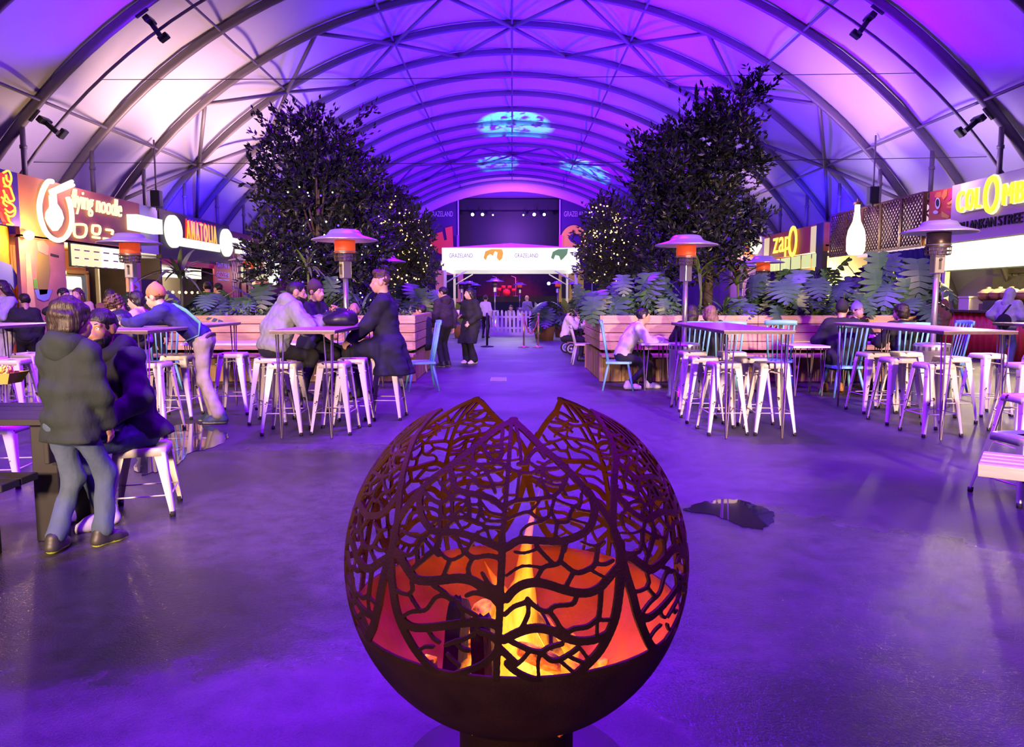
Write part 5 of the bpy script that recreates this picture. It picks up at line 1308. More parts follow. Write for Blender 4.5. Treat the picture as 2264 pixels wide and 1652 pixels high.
STR = [strap_leaf(0.62, 0.035, 0.9, strap_m), strap_leaf(0.5, 0.03, 0.5, strap_m), strap_leaf(0.7, 0.03, 1.25, strap_m)]
FRN = [strap_leaf(0.55, 0.018, 0.8, fern_m), strap_leaf(0.45, 0.016, 1.1, fern_m)]
PAD = [strap_leaf(0.62, 0.11, 0.35, lime_m), strap_leaf(0.7, 0.10, 0.15, lime_m)]
def plant(kind, label, x, y, z, h, n, seed, spread=0.45, sc=1.0, dark=0, group=None):
    rr = random.Random(seed)
    t = thing({'monstera': 'monstera_plant', 'strap': 'dracaena_plant', 'fern': 'fern_plant', 'paddle': 'banana_plant'}[kind], label, 'plant', (x, y, z), 0, group)
    sb = MB(True)
    if kind == 'monstera': n = int(n*1.6)
    for i in range(n):
        a = 2*PI*(i+rr.uniform(-0.35, 0.35))/n*1.618*3 % (2*PI); f = rr.uniform(0.35, 1.0)
        if kind == 'monstera':
            r = spread*rr.uniform(0.35, 1.0); zz = h*rr.uniform(0.25, 1.0); P = Vector((r*math.cos(a), r*math.sin(a), zz))
            sb.tube([(0.03*math.cos(a), 0.03*math.sin(a), 0), (P.x*0.5, P.y*0.5, zz*0.75), P], 0.008, 4)
            o = obj('leaf', MON[dark if rr.random() < 0.7 else 1-dark][rr.randrange(3)], t); s = sc*rr.uniform(0.55, 0.98)
            # blades turn their upper face outward and hang down from the stalk
            o.matrix_local = Matrix.Translation(P) @ Matrix.Rotation(a-PI/2+rr.uniform(-0.5, 0.5), 4, 'Z') @ Matrix.Rotation(rr.uniform(-1.75, -0.55), 4, 'X') @ Matrix.Rotation(rr.uniform(-0.3, 0.3), 4, 'Y') @ Matrix.Scale(s, 4)
        else:
            L = {'strap': STR, 'fern': FRN, 'paddle': PAD}[kind]; base = h*(0.8 if kind == 'strap' else 0.15)
            el = rr.uniform(0.15, 1.25) if kind != 'paddle' else rr.uniform(0.9, 1.4)
            zz = base+rr.uniform(-0.06, 0.06)
            o = obj('leaf', L[rr.randrange(len(L))], t); s = sc*rr.uniform(0.8, 1.2)
            o.matrix_local = Matrix.Translation((0.02*math.cos(a), 0.02*math.sin(a), zz)) @ Matrix.Rotation(a, 4, 'Z') @ Matrix.Rotation(el, 4, 'X') @ Matrix.Scale(s, 4)
    if kind == 'strap': sb.tube([(0, 0, 0), (0.02, 0, h*0.4), (0, 0, h*0.82)], [0.03, 0.026, 0.022], 7)
    if not sb.v: sb.tube([(0, 0, -0.05), (0, 0, h*0.2)], [0.03, 0.02], 6)
    sb.build('stem', stem_m, t); return t
PZ = 1.07
def wx(px, Y): return (px-1132)*Y/1650*1.0
for i, (k, px, Y, h, n, lab, kw) in enumerate((
    ('strap', 405, 13.1, 0.95, 22, 'tall strap leaved dracaena behind the teal strap of the leaning man', dict(sc=1.05)),
    ('monstera', 470, 13.2, 0.55, 12, 'monstera with split leaves left of the grey jacket', dict()),
    ('monstera', 530, 13.6, 0.35, 9, 'low monstera at the planter edge between the cap wearer and the grey jacket', dict(sc=0.8)),
    ('monstera', 610, 13.9, 0.6, 9, 'dark monstera behind the hood of the grey jacket', dict(dark=1)),
    ('strap', 684, 13.3, 1.15, 26, 'pale green dracaena rosette between the two trees lights above the beanie', dict(sc=0.8)),
    ('fern', 720, 13.1, 0.6, 26, 'fern with long thin fronds right of the woman in the beanie', dict(sc=1.2)),
    ('monstera', 745, 13.6, 0.75, 10, 'bluish dark monstera behind the heater pole', dict(dark=1)),
    ('fern', 800, 13.3, 0.7, 28, 'fern tuft right of the bald man in yellow', dict(sc=1.25)),
    ('monstera', 345, 13.4, 0.4, 8, 'monstera at the far left end of the left planter', dict()),
    ('monstera', 905, 19.5, 0.75, 14, 'blue green monstera under the left fairy light tree', dict(sc=1.25, spread=0.6, dark=1)),
    ('fern', 880, 19.3, 0.8, 26, 'spiky palm like fern beside the dark coat shoulder', dict(sc=1.5)),
    ('monstera', 945, 19.4, 0.6, 10, 'monstera drooping over the rear planter behind the plaid jacket', dict(sc=1.2, spread=0.5)),
    ('monstera', 1322, 13.3, 0.55, 14, 'blue lit monstera at the aisle end of the right planter', dict(dark=0)),
    ('monstera', 1382, 13.4, 0.7, 16, 'large bluish monstera over the man in the white sweater', dict(sc=1.1)),
    ('monstera', 1445, 13.5, 0.72, 15, 'bluish monstera left of the heater pole at the right planter', dict(sc=1.05)),
    ('fern', 1420, 13.1, 0.55, 24, 'grassy fern drooping over the planks above the white sweater', dict(sc=1.1)),
    ('strap', 1545, 13.6, 0.95, 24, 'dark dracaena right of the heater pole', dict()),
    ('fern', 1600, 13.1, 0.5, 26, 'silvery fern above the fair haired woman', dict(sc=1.2)),
    ('strap', 1628, 13.5, 0.8, 22, 'arching dracaena in front of the white cloud sign', dict(sc=0.95)),
    ('monstera', 1700, 13.3, 0.75, 14, 'monstera below the orange fascia', dict(sc=1.05)),
    ('monstera', 1660, 13.1, 0.4, 8, 'low broad leaved monstera at the plank edge right of the aisle', dict(sc=0.8)),
    ('monstera', 1775, 13.4, 0.85, 15, 'tall monstera under the end of the orange fascia', dict(sc=1.1)),
    ('fern', 1800, 13.05, 0.35, 22, 'tan fern hanging over the planks above the empty violet chair', dict(sc=1.1)),
    ('monstera', 1865, 13.2, 0.6, 12, 'monstera behind the black wool cap', dict(sc=0.95)),
    ('monstera', 1915, 13.5, 1.05, 16, 'towering monstera under the bottle lamp', dict(sc=1.25, spread=0.5)),
    ('monstera', 1985, 13.3, 1.1, 17, 'largest monstera, before the blue curtain', dict(sc=1.3, spread=0.5)),
    ('monstera', 2000, 12.95, 0.3, 9, 'monstera drooping at the right end of the planter beside the heater', dict(sc=1.0)),
    ('paddle', 1240, 27.5, 0.5, 7, 'bright lime banana plant in front of the marquee leg', dict(sc=1.4)),
    ('paddle', 1262, 26.9, 0.5, 6, 'second lime banana plant at the outer marquee leg', dict(sc=1.3)),
    ('paddle', 1196, 26.5, 0.6, 4, 'banana plant with one big pale leaf beside the picket fence', dict(sc=1.2)),
    ('monstera', 1210, 25.5, 0.8, 14, 'bushy dark plant in a pot right of the picket fence', dict(sc=1.3, spread=0.5, dark=1)),
    ('paddle', 1018, 27.0, 0.7, 6, 'lime banana plant behind the couple left of the fence', dict(sc=1.2)))):
    zz = PZ if Y < 16 else (0.97 if Y < 22 else 0.45)
    plant(k, lab, wx(px, Y), Y, zz, h, n, 100+i, **kw)
pot_m = mat('terracotta_pot', (0.30, 0.14, 0.07), 0.7)
for px, Y, lab in ((1240, 27.5, 'dark planter pot under the lime banana plant'), (1262, 26.9, 'dark planter pot at the outer marquee leg'), (1196, 26.5, 'planter pot beside the picket fence'), (1210, 25.5, 'terracotta planter pot right of the picket fence'), (1018, 27.0, 'planter pot behind the couple')):
    t = thing('plant_pot', lab, 'pot', (wx(px, Y), Y, 0)); b = MB(True); b.lathe([(0.2, 0), (0.27, 0.42), (0.28, 0.46), (0.25, 0.46), (0.24, 0.40), (0, 0.40)], n=18); b.build('pot_body', pot_m, t)
# low creeping ground cover along the planter fronts
for lab, xa, xb, y in (('creeping green ground cover along the front of the right planter', 1.6, 6.8, 12.95), ('creeping green ground cover along the front of the left planter', -6.3, -1.75, 12.95), ):
    b = MB()
    for i in range(1500):
        x = R_.uniform(xa, xb); yy = y+R_.uniform(-0.16, 0.5); z = PZ+0.02+R_.random()**1.5*0.22*(0.6+0.6*math.sin(x*5)**2); s = R_.uniform(0.025, 0.05); a = R_.uniform(0, 6.28)
        if yy < y-0.05: z -= R_.uniform(0, 0.12)
        b.add([(-s*0.6, 0, 0), (0, -s, 0.006), (s*0.6, 0, 0), (0, s, 0.01)], [(0, 1, 2, 3)], Matrix.Translation((x, yy, z)) @ Euler((R_.uniform(-0.2, 1.2), R_.uniform(-0.8, 0.8), a)).to_matrix().to_4x4())
    o = b.build('ground_cover_foliage', fern_m); props(o, lab, 'ground cover', None, 'stuff')

# ================================================================== trees
def tree(label, base, blobs, wisps, Y, nleaf, ls, m, seed, lights=None):
    """crown built of leaf clusters: blobs are (px, py, radius px) at depth Y"""
    rr = random.Random(seed); t = thing('potted_tree', label, 'tree', base); B = Vector(base)
    tb = MB(True); top = W(blobs[0][0], blobs[0][1], Y)-B
    tb.tube([(0, 0, 0), (0.05, 0.03, top.z*0.35), (top.x*0.5, 0, top.z*0.62), (top.x, 0, top.z)], [0.10, 0.08, 0.055, 0.02], 9)
    cl = []
    for px, py, r in blobs:
        c = W(px, py, Y)-B; R = r/1650*Y
        tb.tube([(0.03, 0.02, min(c.z*0.55, top.z*0.5)), (c.x*0.55, 0, c.z*0.8), c], [0.03, 0.02, 0.008], 5); cl.append((c, R, rr.uniform(-0.5, 0.5)))
    tb.build('trunk', bark, t)
    V = []; F = []
    tot = sum(R*R for _, R, _ in cl)
    def leaf(p, d, s):
        k = len(V); d = d.normalized(); u = d.cross(Vector((rr.uniform(-1, 1), rr.uniform(-1, 1), rr.uniform(-1, 1)))).normalized(); w = s*0.21; nrm = d.cross(u)
        V.extend((p, p+d*s*0.45+u*w+nrm*s*0.05, p+d*s, p+d*s*0.45-u*w+nrm*s*0.05)); F.append((k, k+1, k+2, k+3))
    for c, R, dy in cl:
        n = int(nleaf*R*R/tot)
        tw = max(1, n//14)
        for q in range(tw):
            v = Vector((rr.gauss(0, 1), rr.gauss(0, 1), rr.gauss(0, 1))).normalized()*R*rr.random()**0.42
            v.y = v.y*0.85+dy; o = c+v; d = (v.normalized()+Vector((rr.uniform(-0.7, 0.7), rr.uniform(-0.7, 0.7), rr.uniform(0, 0.9)))).normalized(); L = ls*rr.uniform(1.6, 3.2)
            for j in range(14):
                f = rr.random(); p = o+d*L*f
                leaf(p, d+Vector((rr.uniform(-1, 1), rr.uniform(-1, 1), rr.uniform(-0.7, 0.8))), ls*rr.uniform(0.7, 1.25))
    for (ax, ay), (bx, by) in wisps:
        a = W(ax, ay, Y)-B; b = W(bx, by, Y)-B; off = rr.uniform(-0.3, 0.3); a.y += off; b.y += off
        for q in range(34):
            f = rr.random(); p = a.lerp(b, f)+Vector((rr.uniform(-1, 1), rr.uniform(-1, 1), rr.uniform(-1, 1)))*0.07
            leaf(p, (b-a).normalized()+Vector((rr.uniform(-0.9, 0.9), rr.uniform(-0.9, 0.9), rr.uniform(-0.6, 0.8))), ls*rr.uniform(0.8, 1.25))
    me = bpy.data.meshes.new('foliage'); me.from_pydata([tuple(p) for p in V], [], F); me.materials.append(m); me.update()
    o = obj('foliage', me, t); o['kind'] = 'stuff'
    if lights:
        for nm, mt, n, blo, sz in lights:
            lb = MB(True)
            for q in range(n):
                c, R, dy = cl[rr.choice(blo)]; v = Vector((rr.gauss(0, 1), rr.gauss(0, 0.6)-0.9, rr.gauss(0, 1))).normalized()*R*rr.uniform(0.75, 1.02); lb.ball(c+v, sz*rr.uniform(0.7, 1.3), 5)
            o = lb.build(nm, mt, t); o['kind'] = 'stuff'
    return t
fw = em('fairy_warm', (1.0, 0.62, 0.22), 4.5); fb_ = em('fairy_blue', (0.12, 0.05, 1.0), 3.0); fg = em('fairy_white', (0.85, 1.0, 0.75), 4.0)
YL = 14.1
tree('large dark leaved tree in the left planter reaching to the roof', (wx(705, YL), YL, PZ), [(705, 420, 88), (640, 380, 72), (765, 400, 72), (700, 500, 105), (620, 470, 62), (795, 500, 62), (640, 560, 68), (760, 575, 80), (690, 600, 62), (645, 310, 48), (735, 330, 52), (595, 395, 30), (820, 560, 40), (805, 440, 40), (700, 300, 28), (800, 640, 40), (600, 590, 40)],
     [((640, 300), (560, 250)), ((640, 330), (555, 300)), ((660, 280), (640, 235)), ((700, 290), (655, 228)), ((735, 310), (830, 225)), ((740, 320), (838, 245)), ((720, 300), (745, 240)), ((690, 280), (720, 232)), ((760, 350), (835, 285)), ((620, 360), (565, 330)), ((610, 300), (575, 262)), ((770, 300), (815, 232)), ((640, 270), (600, 240)), ((600, 420), (560, 380)), ((690, 270), (680, 236))],
     YL, 25000, 0.115, dark_leaf, 5, [('fairy_lights', fg, 70, (3, 6, 7, 8, 12, 15, 16), 0.014), ('blue_fairy_lights', fb_, 45, (3, 6, 7, 8, 16), 0.016)])
tree('large dark leaved tree in the right planter leaning toward the roof', (wx(1560, YL), YL, PZ), [(1530, 400, 80), (1470, 370, 66), (1590, 330, 62), (1600, 400, 66), (1455, 430, 60), (1540, 480, 72), (1640, 270, 42), (1560, 290, 52), (1500, 320, 45), (1620, 500, 55), (1500, 520, 52), (1660, 490, 28), (1450, 480, 40), (1570, 560, 60), (1480, 580, 50), (1640, 360, 32), (1420, 345, 24), (1655, 215, 28), (1640, 560, 32)],
     [((1640, 270), (1692, 180)), ((1640, 260), (1655, 180)), ((1620, 270), (1600, 195)), ((1560, 280), (1545, 235)), ((1650, 230), (1698, 205)), ((1470, 350), (1390, 290)), ((1460, 370), (1378, 320)), ((1440, 430), (1375, 390)), ((1600, 300), (1690, 260)), ((1660, 370), (1705, 355)), ((1600, 240), (1585, 200)), ((1500, 310), (1510, 215)), ((1660, 490), (1690, 495)), ((1440, 400), (1392, 380)), ((1630, 220), (1670, 176))],
     YL, 23000, 0.115, dark_leaf, 9)
YB = 20.6
tree('olive tree with warm fairy lights left of the stage', (wx(885, YB), YB, 0.97), [(885, 540, 62), (870, 480, 45), (900, 590, 55), (850, 560, 45), (925, 540, 38), (875, 440, 26), (915, 500, 34), (860, 620, 42), (935, 600, 34)], [((875, 450), (845, 420)), ((880, 440), (890, 418)), ((850, 470), (838, 440)), ((900, 470), (925, 450))], YB, 15000, 0.11, olive_leaf, 12, [('fairy_lights', fw, 230, (0, 1, 2, 3, 4, 6, 7), 0.019)])
tree('olive tree with warm fairy lights right of the stage', (wx(1355, YB), YB, 0.97), [(1350, 540, 62), (1330, 490, 42), (1380, 500, 45), (1400, 560, 48), (1320, 580, 44), (1355, 600, 50), (1345, 455, 25), (1310, 540, 32), (1430, 560, 34), (1440, 610, 34)], [((1340, 470), (1310, 450)), ((1360, 460), (1385, 440)), ((1330, 460), (1345, 435))], YB, 15000, 0.11, olive_leaf, 14, [('fairy_lights', fw, 190, (0, 2, 4, 5, 7, 1), 0.019)])
# ================================================================== stage, marquee, fence at the far end
YS = 62.5
def wb(b, pxa, pya, pxb, pyb, Y, th=0.2):
    """box whose front face fills the photo rectangle at depth Y"""
    a = W(pxa, pya, Y); c = W(pxb, pyb, Y); b.box(((a.x+c.x)/2, Y+th/2, (a.z+c.z)/2), (abs(c.x-a.x), th, abs(a.z-c.z))); return b
st = thing('stage', 'dark stage with black screen, purple header and banner towers at the far end', 'stage', (0, YS, 0))
def sp_(name, r, Y, m, th=0.2, label=None, parent=None):
    b = wb(MB(), *r, Y, th); 
    b.v = [(x-(0), y-YS, z) for x, y, z in b.v]
    return b.build(name, m, parent or st, label)
scr = mat('black_screen', (0.018, 0.016, 0.022), 0.45); stage_purple = mat('purple_cloth', (0.20, 0.09, 0.30), 0.8); truss_w = mat('truss_white', (0.72, 0.68, 0.74), 0.5)
sp_('screen', (1016, 462, 1234, 548), YS+1.0, scr); sp_('lower_curtain', (1016, 548, 1234, 660), YS+2.0, mat('brown_curtain', (0.06, 0.045, 0.05), 0.9, noise=0.3, nscale=3))
sp_('header', (1010, 440, 1240, 464), YS-0.3, scr, 1.2); sp_('gable_cloth', (900, 398, 1370, 440), YS, stage_purple, 0.15)
banm = mat('purple_banner', (0.085, 0.03, 0.13), 0.7)
for xa, xb, nm in ((941, 1014, 'left'), (1238, 1312, 'right')):
    o = sp_('banner', (xa, 441, xb, 640), YS-0.6, banm, 0.08)
    for px in (xa, xb-1):
        b = MB(); a = W(px, 441, YS-0.7); c = W(px, 655, YS-0.7); b.box((a.x, YS-0.7-YS, (a.z)/2), (0.10, 0.10, a.z)); b.build('tower_post', truss_w, st)
    p = W((xa+xb)/2-2, 473, YS-0.65); letter_obj('lettering', 'graze', Matrix.Translation((0, -YS, 0)) @ frontM(p.x, p.y, p.z), whitep, o, wide=1.9, high=0.42)
def flat(name, pts, m, Y, parent=st, th=0.05):
    P = [W(x, y, Y) for x, y in pts]; b = MB(); n = len(P); vs = [(p.x, Y-YS, p.z) for p in P]+[(p.x, Y-YS+th, p.z) for p in P]
    b.add(vs, [tuple(range(n))[::-1], tuple(range(n, 2*n))]+[(i, (i+1) % n, n+(i+1) % n, n+i) for i in range(n)]); return b.build(name, m, parent)
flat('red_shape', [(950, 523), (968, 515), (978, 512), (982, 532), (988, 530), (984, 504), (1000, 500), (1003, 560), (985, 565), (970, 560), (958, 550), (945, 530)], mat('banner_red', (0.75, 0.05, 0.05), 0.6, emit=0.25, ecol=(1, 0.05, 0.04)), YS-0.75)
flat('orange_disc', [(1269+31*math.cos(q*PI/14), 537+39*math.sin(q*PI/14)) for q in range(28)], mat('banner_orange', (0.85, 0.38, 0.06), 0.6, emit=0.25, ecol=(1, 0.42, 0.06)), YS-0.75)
flat('seed_shape', [(1256, 526), (1262, 518), (1272, 516), (1282, 522), (1287, 532), (1286, 541), (1272, 540), (1262, 534)], banm, YS-0.82)
flat('ring_shape', [(1268+4*math.cos(q*PI/6), 513+5*math.sin(q*PI/6)) for q in range(12)], mat('banner_brown', (0.5, 0.2, 0.03), 0.6), YS-0.82)
sl = em('stage_lamp', (0.75, 0.82, 1.0), 6.0); slb = em('stage_lamp_cyan', (0.5, 1.0, 0.9), 5.0)
for i, (px, py, r, m) in enumerate(((1045, 475, 3.4, sl), (1067, 475, 3.2, sl), (1090, 476, 1.8, sl), (1157, 476, 1.8, sl), (1181, 475, 3.4, sl), (1203, 475, 3.0, sl), (1036, 625, 3.4, slb), (1213, 627, 3.6, slb))):
    p = W(px, py, YS-1.0); t = thing('stage_spotlight', 'white stage spotlight %s' % ('outermost on the left of the truss', 'second from the left of the truss', 'dim one left of the middle of the truss', 'dim one right of the middle of the truss', 'second from the right of the truss', 'outermost on the right of the truss', 'low at the left side of the band', 'low at the right side of the band')[i], 'lamp', (p.x, p.y, p.z), 0, 'stage spotlights')
    b = MB(True); b.lathe([(0, 0), (r/1650*YS, 0.0), (r/1650*YS, 0.05)], n=14, M=frontM(0, -0.16, 0)); b.build('lens', m, t)
    b = MB(True); b.lathe([(r/1650*YS*1.15, 0.04), (r/1650*YS*1.15, -0.25), (0, -0.3)], n=14, M=frontM(0, -0.14, 0)); b.tube([(0, 0, 0.1), (0, 0, 0.45)], 0.03, 6); b.build('housing', black, t)
sp_('platform', (1000, 655, 1250, 668), YS-1.5, black, 3.5)
# coloured uprights at the stage sides and side booths
for px, c in ((1010, (0.25, 0.02, 1.0)), (1236, (0.8, 0.02, 1.0))):
    sp_('light_column', (px, 520, px+6, 650), YS-1.0, em('column_%d' % px, c, 1.0), 0.1)
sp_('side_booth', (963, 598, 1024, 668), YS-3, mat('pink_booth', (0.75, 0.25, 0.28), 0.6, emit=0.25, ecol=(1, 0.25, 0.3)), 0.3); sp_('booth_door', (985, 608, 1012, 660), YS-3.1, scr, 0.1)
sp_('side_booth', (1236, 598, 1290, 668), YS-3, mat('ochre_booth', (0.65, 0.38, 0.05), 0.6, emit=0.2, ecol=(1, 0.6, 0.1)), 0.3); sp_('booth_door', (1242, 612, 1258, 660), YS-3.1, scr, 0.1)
spot('stage_red', (1.0, YS-3.5, 6.0), (0.0, YS+0.5, 0.8), (1.0, 0.02, 0.12), 2500, 60, 0.7, 0.1)
spot('stage_violet', (0, YS-6, 7), (0, YS, 7.5), (0.4, 0.1, 1.0), 2600, 120, 0.8, 0.2)
# drum kit on the platform
pz = W(1125, 655, YS).z
t = thing('drum_kit', 'red lit drum kit on the far stage', 'drum kit', (W(1120, 640, YS).x, YS-1.0, pz))
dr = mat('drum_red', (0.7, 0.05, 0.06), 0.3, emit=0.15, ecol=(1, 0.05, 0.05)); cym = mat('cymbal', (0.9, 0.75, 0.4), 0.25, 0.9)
b = MB(True); b.lathe([(0.0, 0.2), (0.3, 0.2), (0.3, -0.2), (0, -0.2)], n=18, M=frontM(0, 0, 0.3)); b.build('bass_drum', dr, t)
for x, z in ((-0.25, 0.75), (0.25, 0.75), (0.6, 0.5), (-0.6, 0.55)):
    b = MB(True); b.lathe([(0.17, -0.12), (0.17, 0.12), (0, 0.12)], (x, 0, z), 14); b.tube([(x, 0, 0), (x, 0, z)], 0.015, 5); b.build('tom_drum', dr, t)
for x, z in ((-0.75, 1.15), (0.8, 1.2)):
    b = MB(True); b.lathe([(0, 0.03), (0.24, 0)], (x, 0, z), 16); b.tube([(x, 0, 0), (x, 0, z)], 0.012, 5); b.build('cymbal', cym, t)
for i, (px, lab) in enumerate(((1098, 'microphone stand left on the stage'), (1140, 'microphone stand in the middle of the stage'))):
    p = W(px, 650, YS-1.6); t = thing('microphone_stand', lab, 'stand', (p.x, YS-1.6, pz)); b = MB(); b.tube([(0, 0, 0), (0, 0, 1.5)], 0.02, 6); b.lathe([(0.2, 0), (0.2, 0.03)], n=12); b.build('pole', truss_w, t); b = MB(); b.tube([(0, 0, 1.5), (-0.35, 0, 1.62)], 0.02, 6); b.build('boom', truss_w, t)
# white marquee
YM = 29.0
mq = thing('marquee', 'white lit marquee with green and yellow emblems over the aisle', 'marquee', (W(1129, 600, YM).x, YM, 0)); X0 = mq.location.x
a = W(979, 548, YM); c = W(1279, 597, YM); w = c.x-a.x; ztop, zlow = a.z, c.z
val = mat('lit_valance', (0.9, 0.9, 0.82), 0.6, emit=1.1, ecol=(1.0, 0.99, 0.85)); tentw = mat('tent_white', (0.8, 0.78, 0.8), 0.6)
b = MB(); b.box((0, 0, (ztop+zlow)/2), (w, 0.06, ztop-zlow)); vf = b.build('valance', val, mq)
for sx in (-1, 1):
    b = MB(); b.box((sx*w/2, 2.4, (ztop+zlow)/2), (0.06, 4.8, ztop-zlow)); b.build('side_valance', val, mq)
b = MB(); b.box((0, 4.8, (ztop+zlow)/2), (w, 0.06, ztop-zlow)); b.build('rear_valance', tentw, mq)
b = MB(); q = w/2; b.add([(-q, 0, ztop), (q, 0, ztop), (q, 4.8, ztop), (-q, 4.8, ztop), (0, 2.4, ztop+0.35)], [(0, 1, 4), (1, 2, 4), (2, 3, 4), (3, 0, 4)]); b.build('roof', tentw, mq)
for sx in (-1, 1):
    for y in (0.05, 4.75):
        b = MB(); b.box((sx*(w/2-0.08), y, zlow/2), (0.10, 0.10, zlow)); b.build('leg', truss_w, mq)
        b = MB(); b.tube([(sx*(w/2-0.08), y, zlow-0.5), (sx*(w/2-0.9), y, zlow-0.02)], 0.03, 5); b.build('brace', truss_w, mq)
def mqflat(name, pts, m):
    P = [W(x, y, YM-0.05) for x, y in pts]; b = MB(); n = len(P)
    b.add([(p.x-X0, -0.06, p.z) for p in P]+[(p.x-X0, -0.035, p.z) for p in P], [tuple(range(n))[::-1], tuple(range(n, 2*n))]+[(i, (i+1) % n, n+(i+1) % n, n+i) for i in range(n)]); b.build(name, m, vf)
mqflat('yellow_emblem', [(1069, 570), (1073, 556), (1085, 551), (1110, 551), (1113, 560), (1110, 572), (1104, 577), (1098, 570), (1100, 558), (1094, 556), (1090, 566), (1084, 562), (1078, 566), (1074, 576)], mat('emblem_yellow', (0.85, 0.60, 0.02), 0.6, emit=0.3, ecol=(1, 0.72, 0.02)))
mqflat('green_emblem', [(1218, 570), (1222, 557), (1234, 551), (1256, 550), (1254, 562), (1245, 572), (1240, 576), (1236, 566), (1228, 564), (1224, 574)], mat('emblem_green', (0.15, 0.55, 0.05), 0.6, emit=0.2, ecol=(0.2, 0.8, 0.06)))
grm = mat('faded_grey_print', (0.16, 0.16, 0.12), 0.7)
for px in (1019, 1164):
    p = W(px, 565, YM-0.07); letter_obj('lettering', 'graze', frontM(p.x-X0, -0.04, p.z), grm, vf, wide=0.9, high=0.16)
for px, py, lab in ((975, 584, 'round bulb at the left corner of the marquee'), (1280, 583, 'round bulb at the right corner of the marquee')):
    p = W(px, py, YM-0.2); t = thing('corner_bulb', lab, 'lamp', p); b = MB(True); b.ball((0, 0, 0), 0.06, 10); b.build('bulb', neon_warm, t); b = MB(); b.tube([(0, 0, 0.05), (0, 0.18, 0.12)], 0.02, 5); b.build('holder', truss_w, t)
point('marquee_light', (X0, YM+2.4, ztop-0.1), (1.0, 0.96, 0.9), 160, 0.3)
# picket fence
t = thing('picket_fence', 'white picket fence across the aisle in front of the stage', 'fence', (0, 28.2, 0)); YF = 28.2
xa, xb = W(1070, 740, YF).x, W(1194, 740, YF).x; n = 14
for z in (0.30, 0.72):
    b = MB(); b.box(((xa+xb)/2, 0.03, z), (xb-xa, 0.03, 0.07)); b.build('rail', white_plain, t)
b = MB(); P = [(-0.045, 0), (0.045, 0), (0.045, 0.84), (0.03, 0.90), (0, 0.93), (-0.03, 0.90), (-0.045, 0.84)]; b.prism(P, 0.022, frontM(0, 0.0, 0.03)); pk = b.mesh('picket', white_plain)
for i in range(n): o = obj('picket', pk, t); o.location = (xa+(i+0.5)*(xb-xa)/n, 0, 0.0 if i % 4 else 0.03)
b = MB(); b.box(((xa+xb)/2, 0.0, 0.07), (xb-xa, 0.03, 0.12)); b.build('base_rail', white_plain, t)
# rope posts
brass = mat('brass_post', (0.75, 0.55, 0.28), 0.3, 0.85)
G2 = 'rope barrier posts'
for px, lab in ((1158, 'brass rope post left of the red rope'), (1190, 'brass rope post right of the red rope')):
    p = FLR(px, 768); t = thing('rope_post', lab, 'post', p, 0, G2); b = MB(True); b.lathe([(0.17, 0), (0.17, 0.015), (0.03, 0.05)], n=20); b.build('base', brass, t)
    b = MB(True); b.tube([(0, 0, 0.04), (0, 0, 0.95)], 0.026, 10); b.build('pole', brass, t); b = MB(True); b.ball((0, 0, 0.97), 0.04, 10); b.build('finial', brass, t)
p, q = FLR(1158, 768), FLR(1190, 768); b = MB(True); b.tube([(p.x+(q.x-p.x)*i/14, p.y+(q.y-p.y)*i/14, 0.86-0.45*math.sin(PI*i/14)) for i in range(15)], 0.016, 7); props(b.build('barrier_rope', mat('red_rope', (0.65, 0.12, 0.10), 0.7)), 'red rope sagging between two brass posts', 'rope')
p = FLR(1077, 767); t = thing('rope_post', 'black barrier post beside the woman in the black coat', 'post', p, 0, G2); b = MB(True); b.lathe([(0.2, 0), (0.2, 0.02), (0.035, 0.05)], n=18); b.build('base', black, t); b = MB(True); b.tube([(0, 0, 0.04), (0, 0, 1.0)], 0.035, 10); b.build('pole', black, t)
# pram beside the right planter
p = FLR(1275, 782); t = thing('pram', 'black folding hood pram with pink bag parked by the small planter', 'pram', (p.x, p.y, 0), 0.2)
blk = mat('black_fabric', (0.014, 0.014, 0.022), 0.8); tyre = mat('tyre', (0.02, 0.02, 0.02), 0.7)
for x, y, r in ((-0.22, -0.25, 0.13), (-0.22, 0.25, 0.13), (0.5, -0.2, 0.09), (0.5, 0.2, 0.09)):
    b = MB(True); b.tube([(x+r*math.cos(2*PI*i/20), y, r+0.02+r*math.sin(2*PI*i/20)) for i in range(20)], 0.022, 6, True); w_ = b.build('wheel', tyre, t)
    b = MB(True); b.tube([(x+r*0.72*math.cos(2*PI*i/16), y, r+0.02+r*0.72*math.sin(2*PI*i/16)) for i in range(16)], 0.012, 5, True); b.ball((x, y, r+0.02), 0.03, 8); b.build('rim', truss_w, w_)
b = MB(True); 
for y in (-0.25, 0.25): b.tube([(-0.45, y, 1.05), (-0.05, y, 0.62), (0.5, y*0.8, 0.12)], 0.016, 6); b.tube([(-0.22, y, 0.15), (0.1, y, 0.5)], 0.016, 6)
b.tube([(-0.45, -0.25, 1.05), (-0.5, 0, 1.07), (-0.45, 0.25, 1.05)], 0.02, 6); b.build('frame', black, t)
b = MB(True); b.add([(-0.15, -0.24, 0.50), (0.42, -0.22, 0.42), (0.42, 0.22, 0.42), (-0.15, 0.24, 0.50), (-0.38, -0.25, 0.92), (0.5, -0.2, 0.60), (0.5, 0.2, 0.60), (-0.38, 0.25, 0.92)], [(3, 2, 1, 0), (0, 1, 5, 4), (1, 2, 6, 5), (2, 3, 7, 6), (3, 0, 4, 7)], smooth=False); b.build('seat_tub', blk, t)
b = MB(True); vs = []; fs = []; n = 9
for i in range(n+1):
    a_ = PI*0.18+PI*0.62*i/n
    for y in (-0.26, -0.13, 0.0, 0.13, 0.26): vs.append((-0.12+0.36*math.cos(PI-a_*0.9), y, 0.72+0.36*math.sin(a_)-0.25*abs(y)))
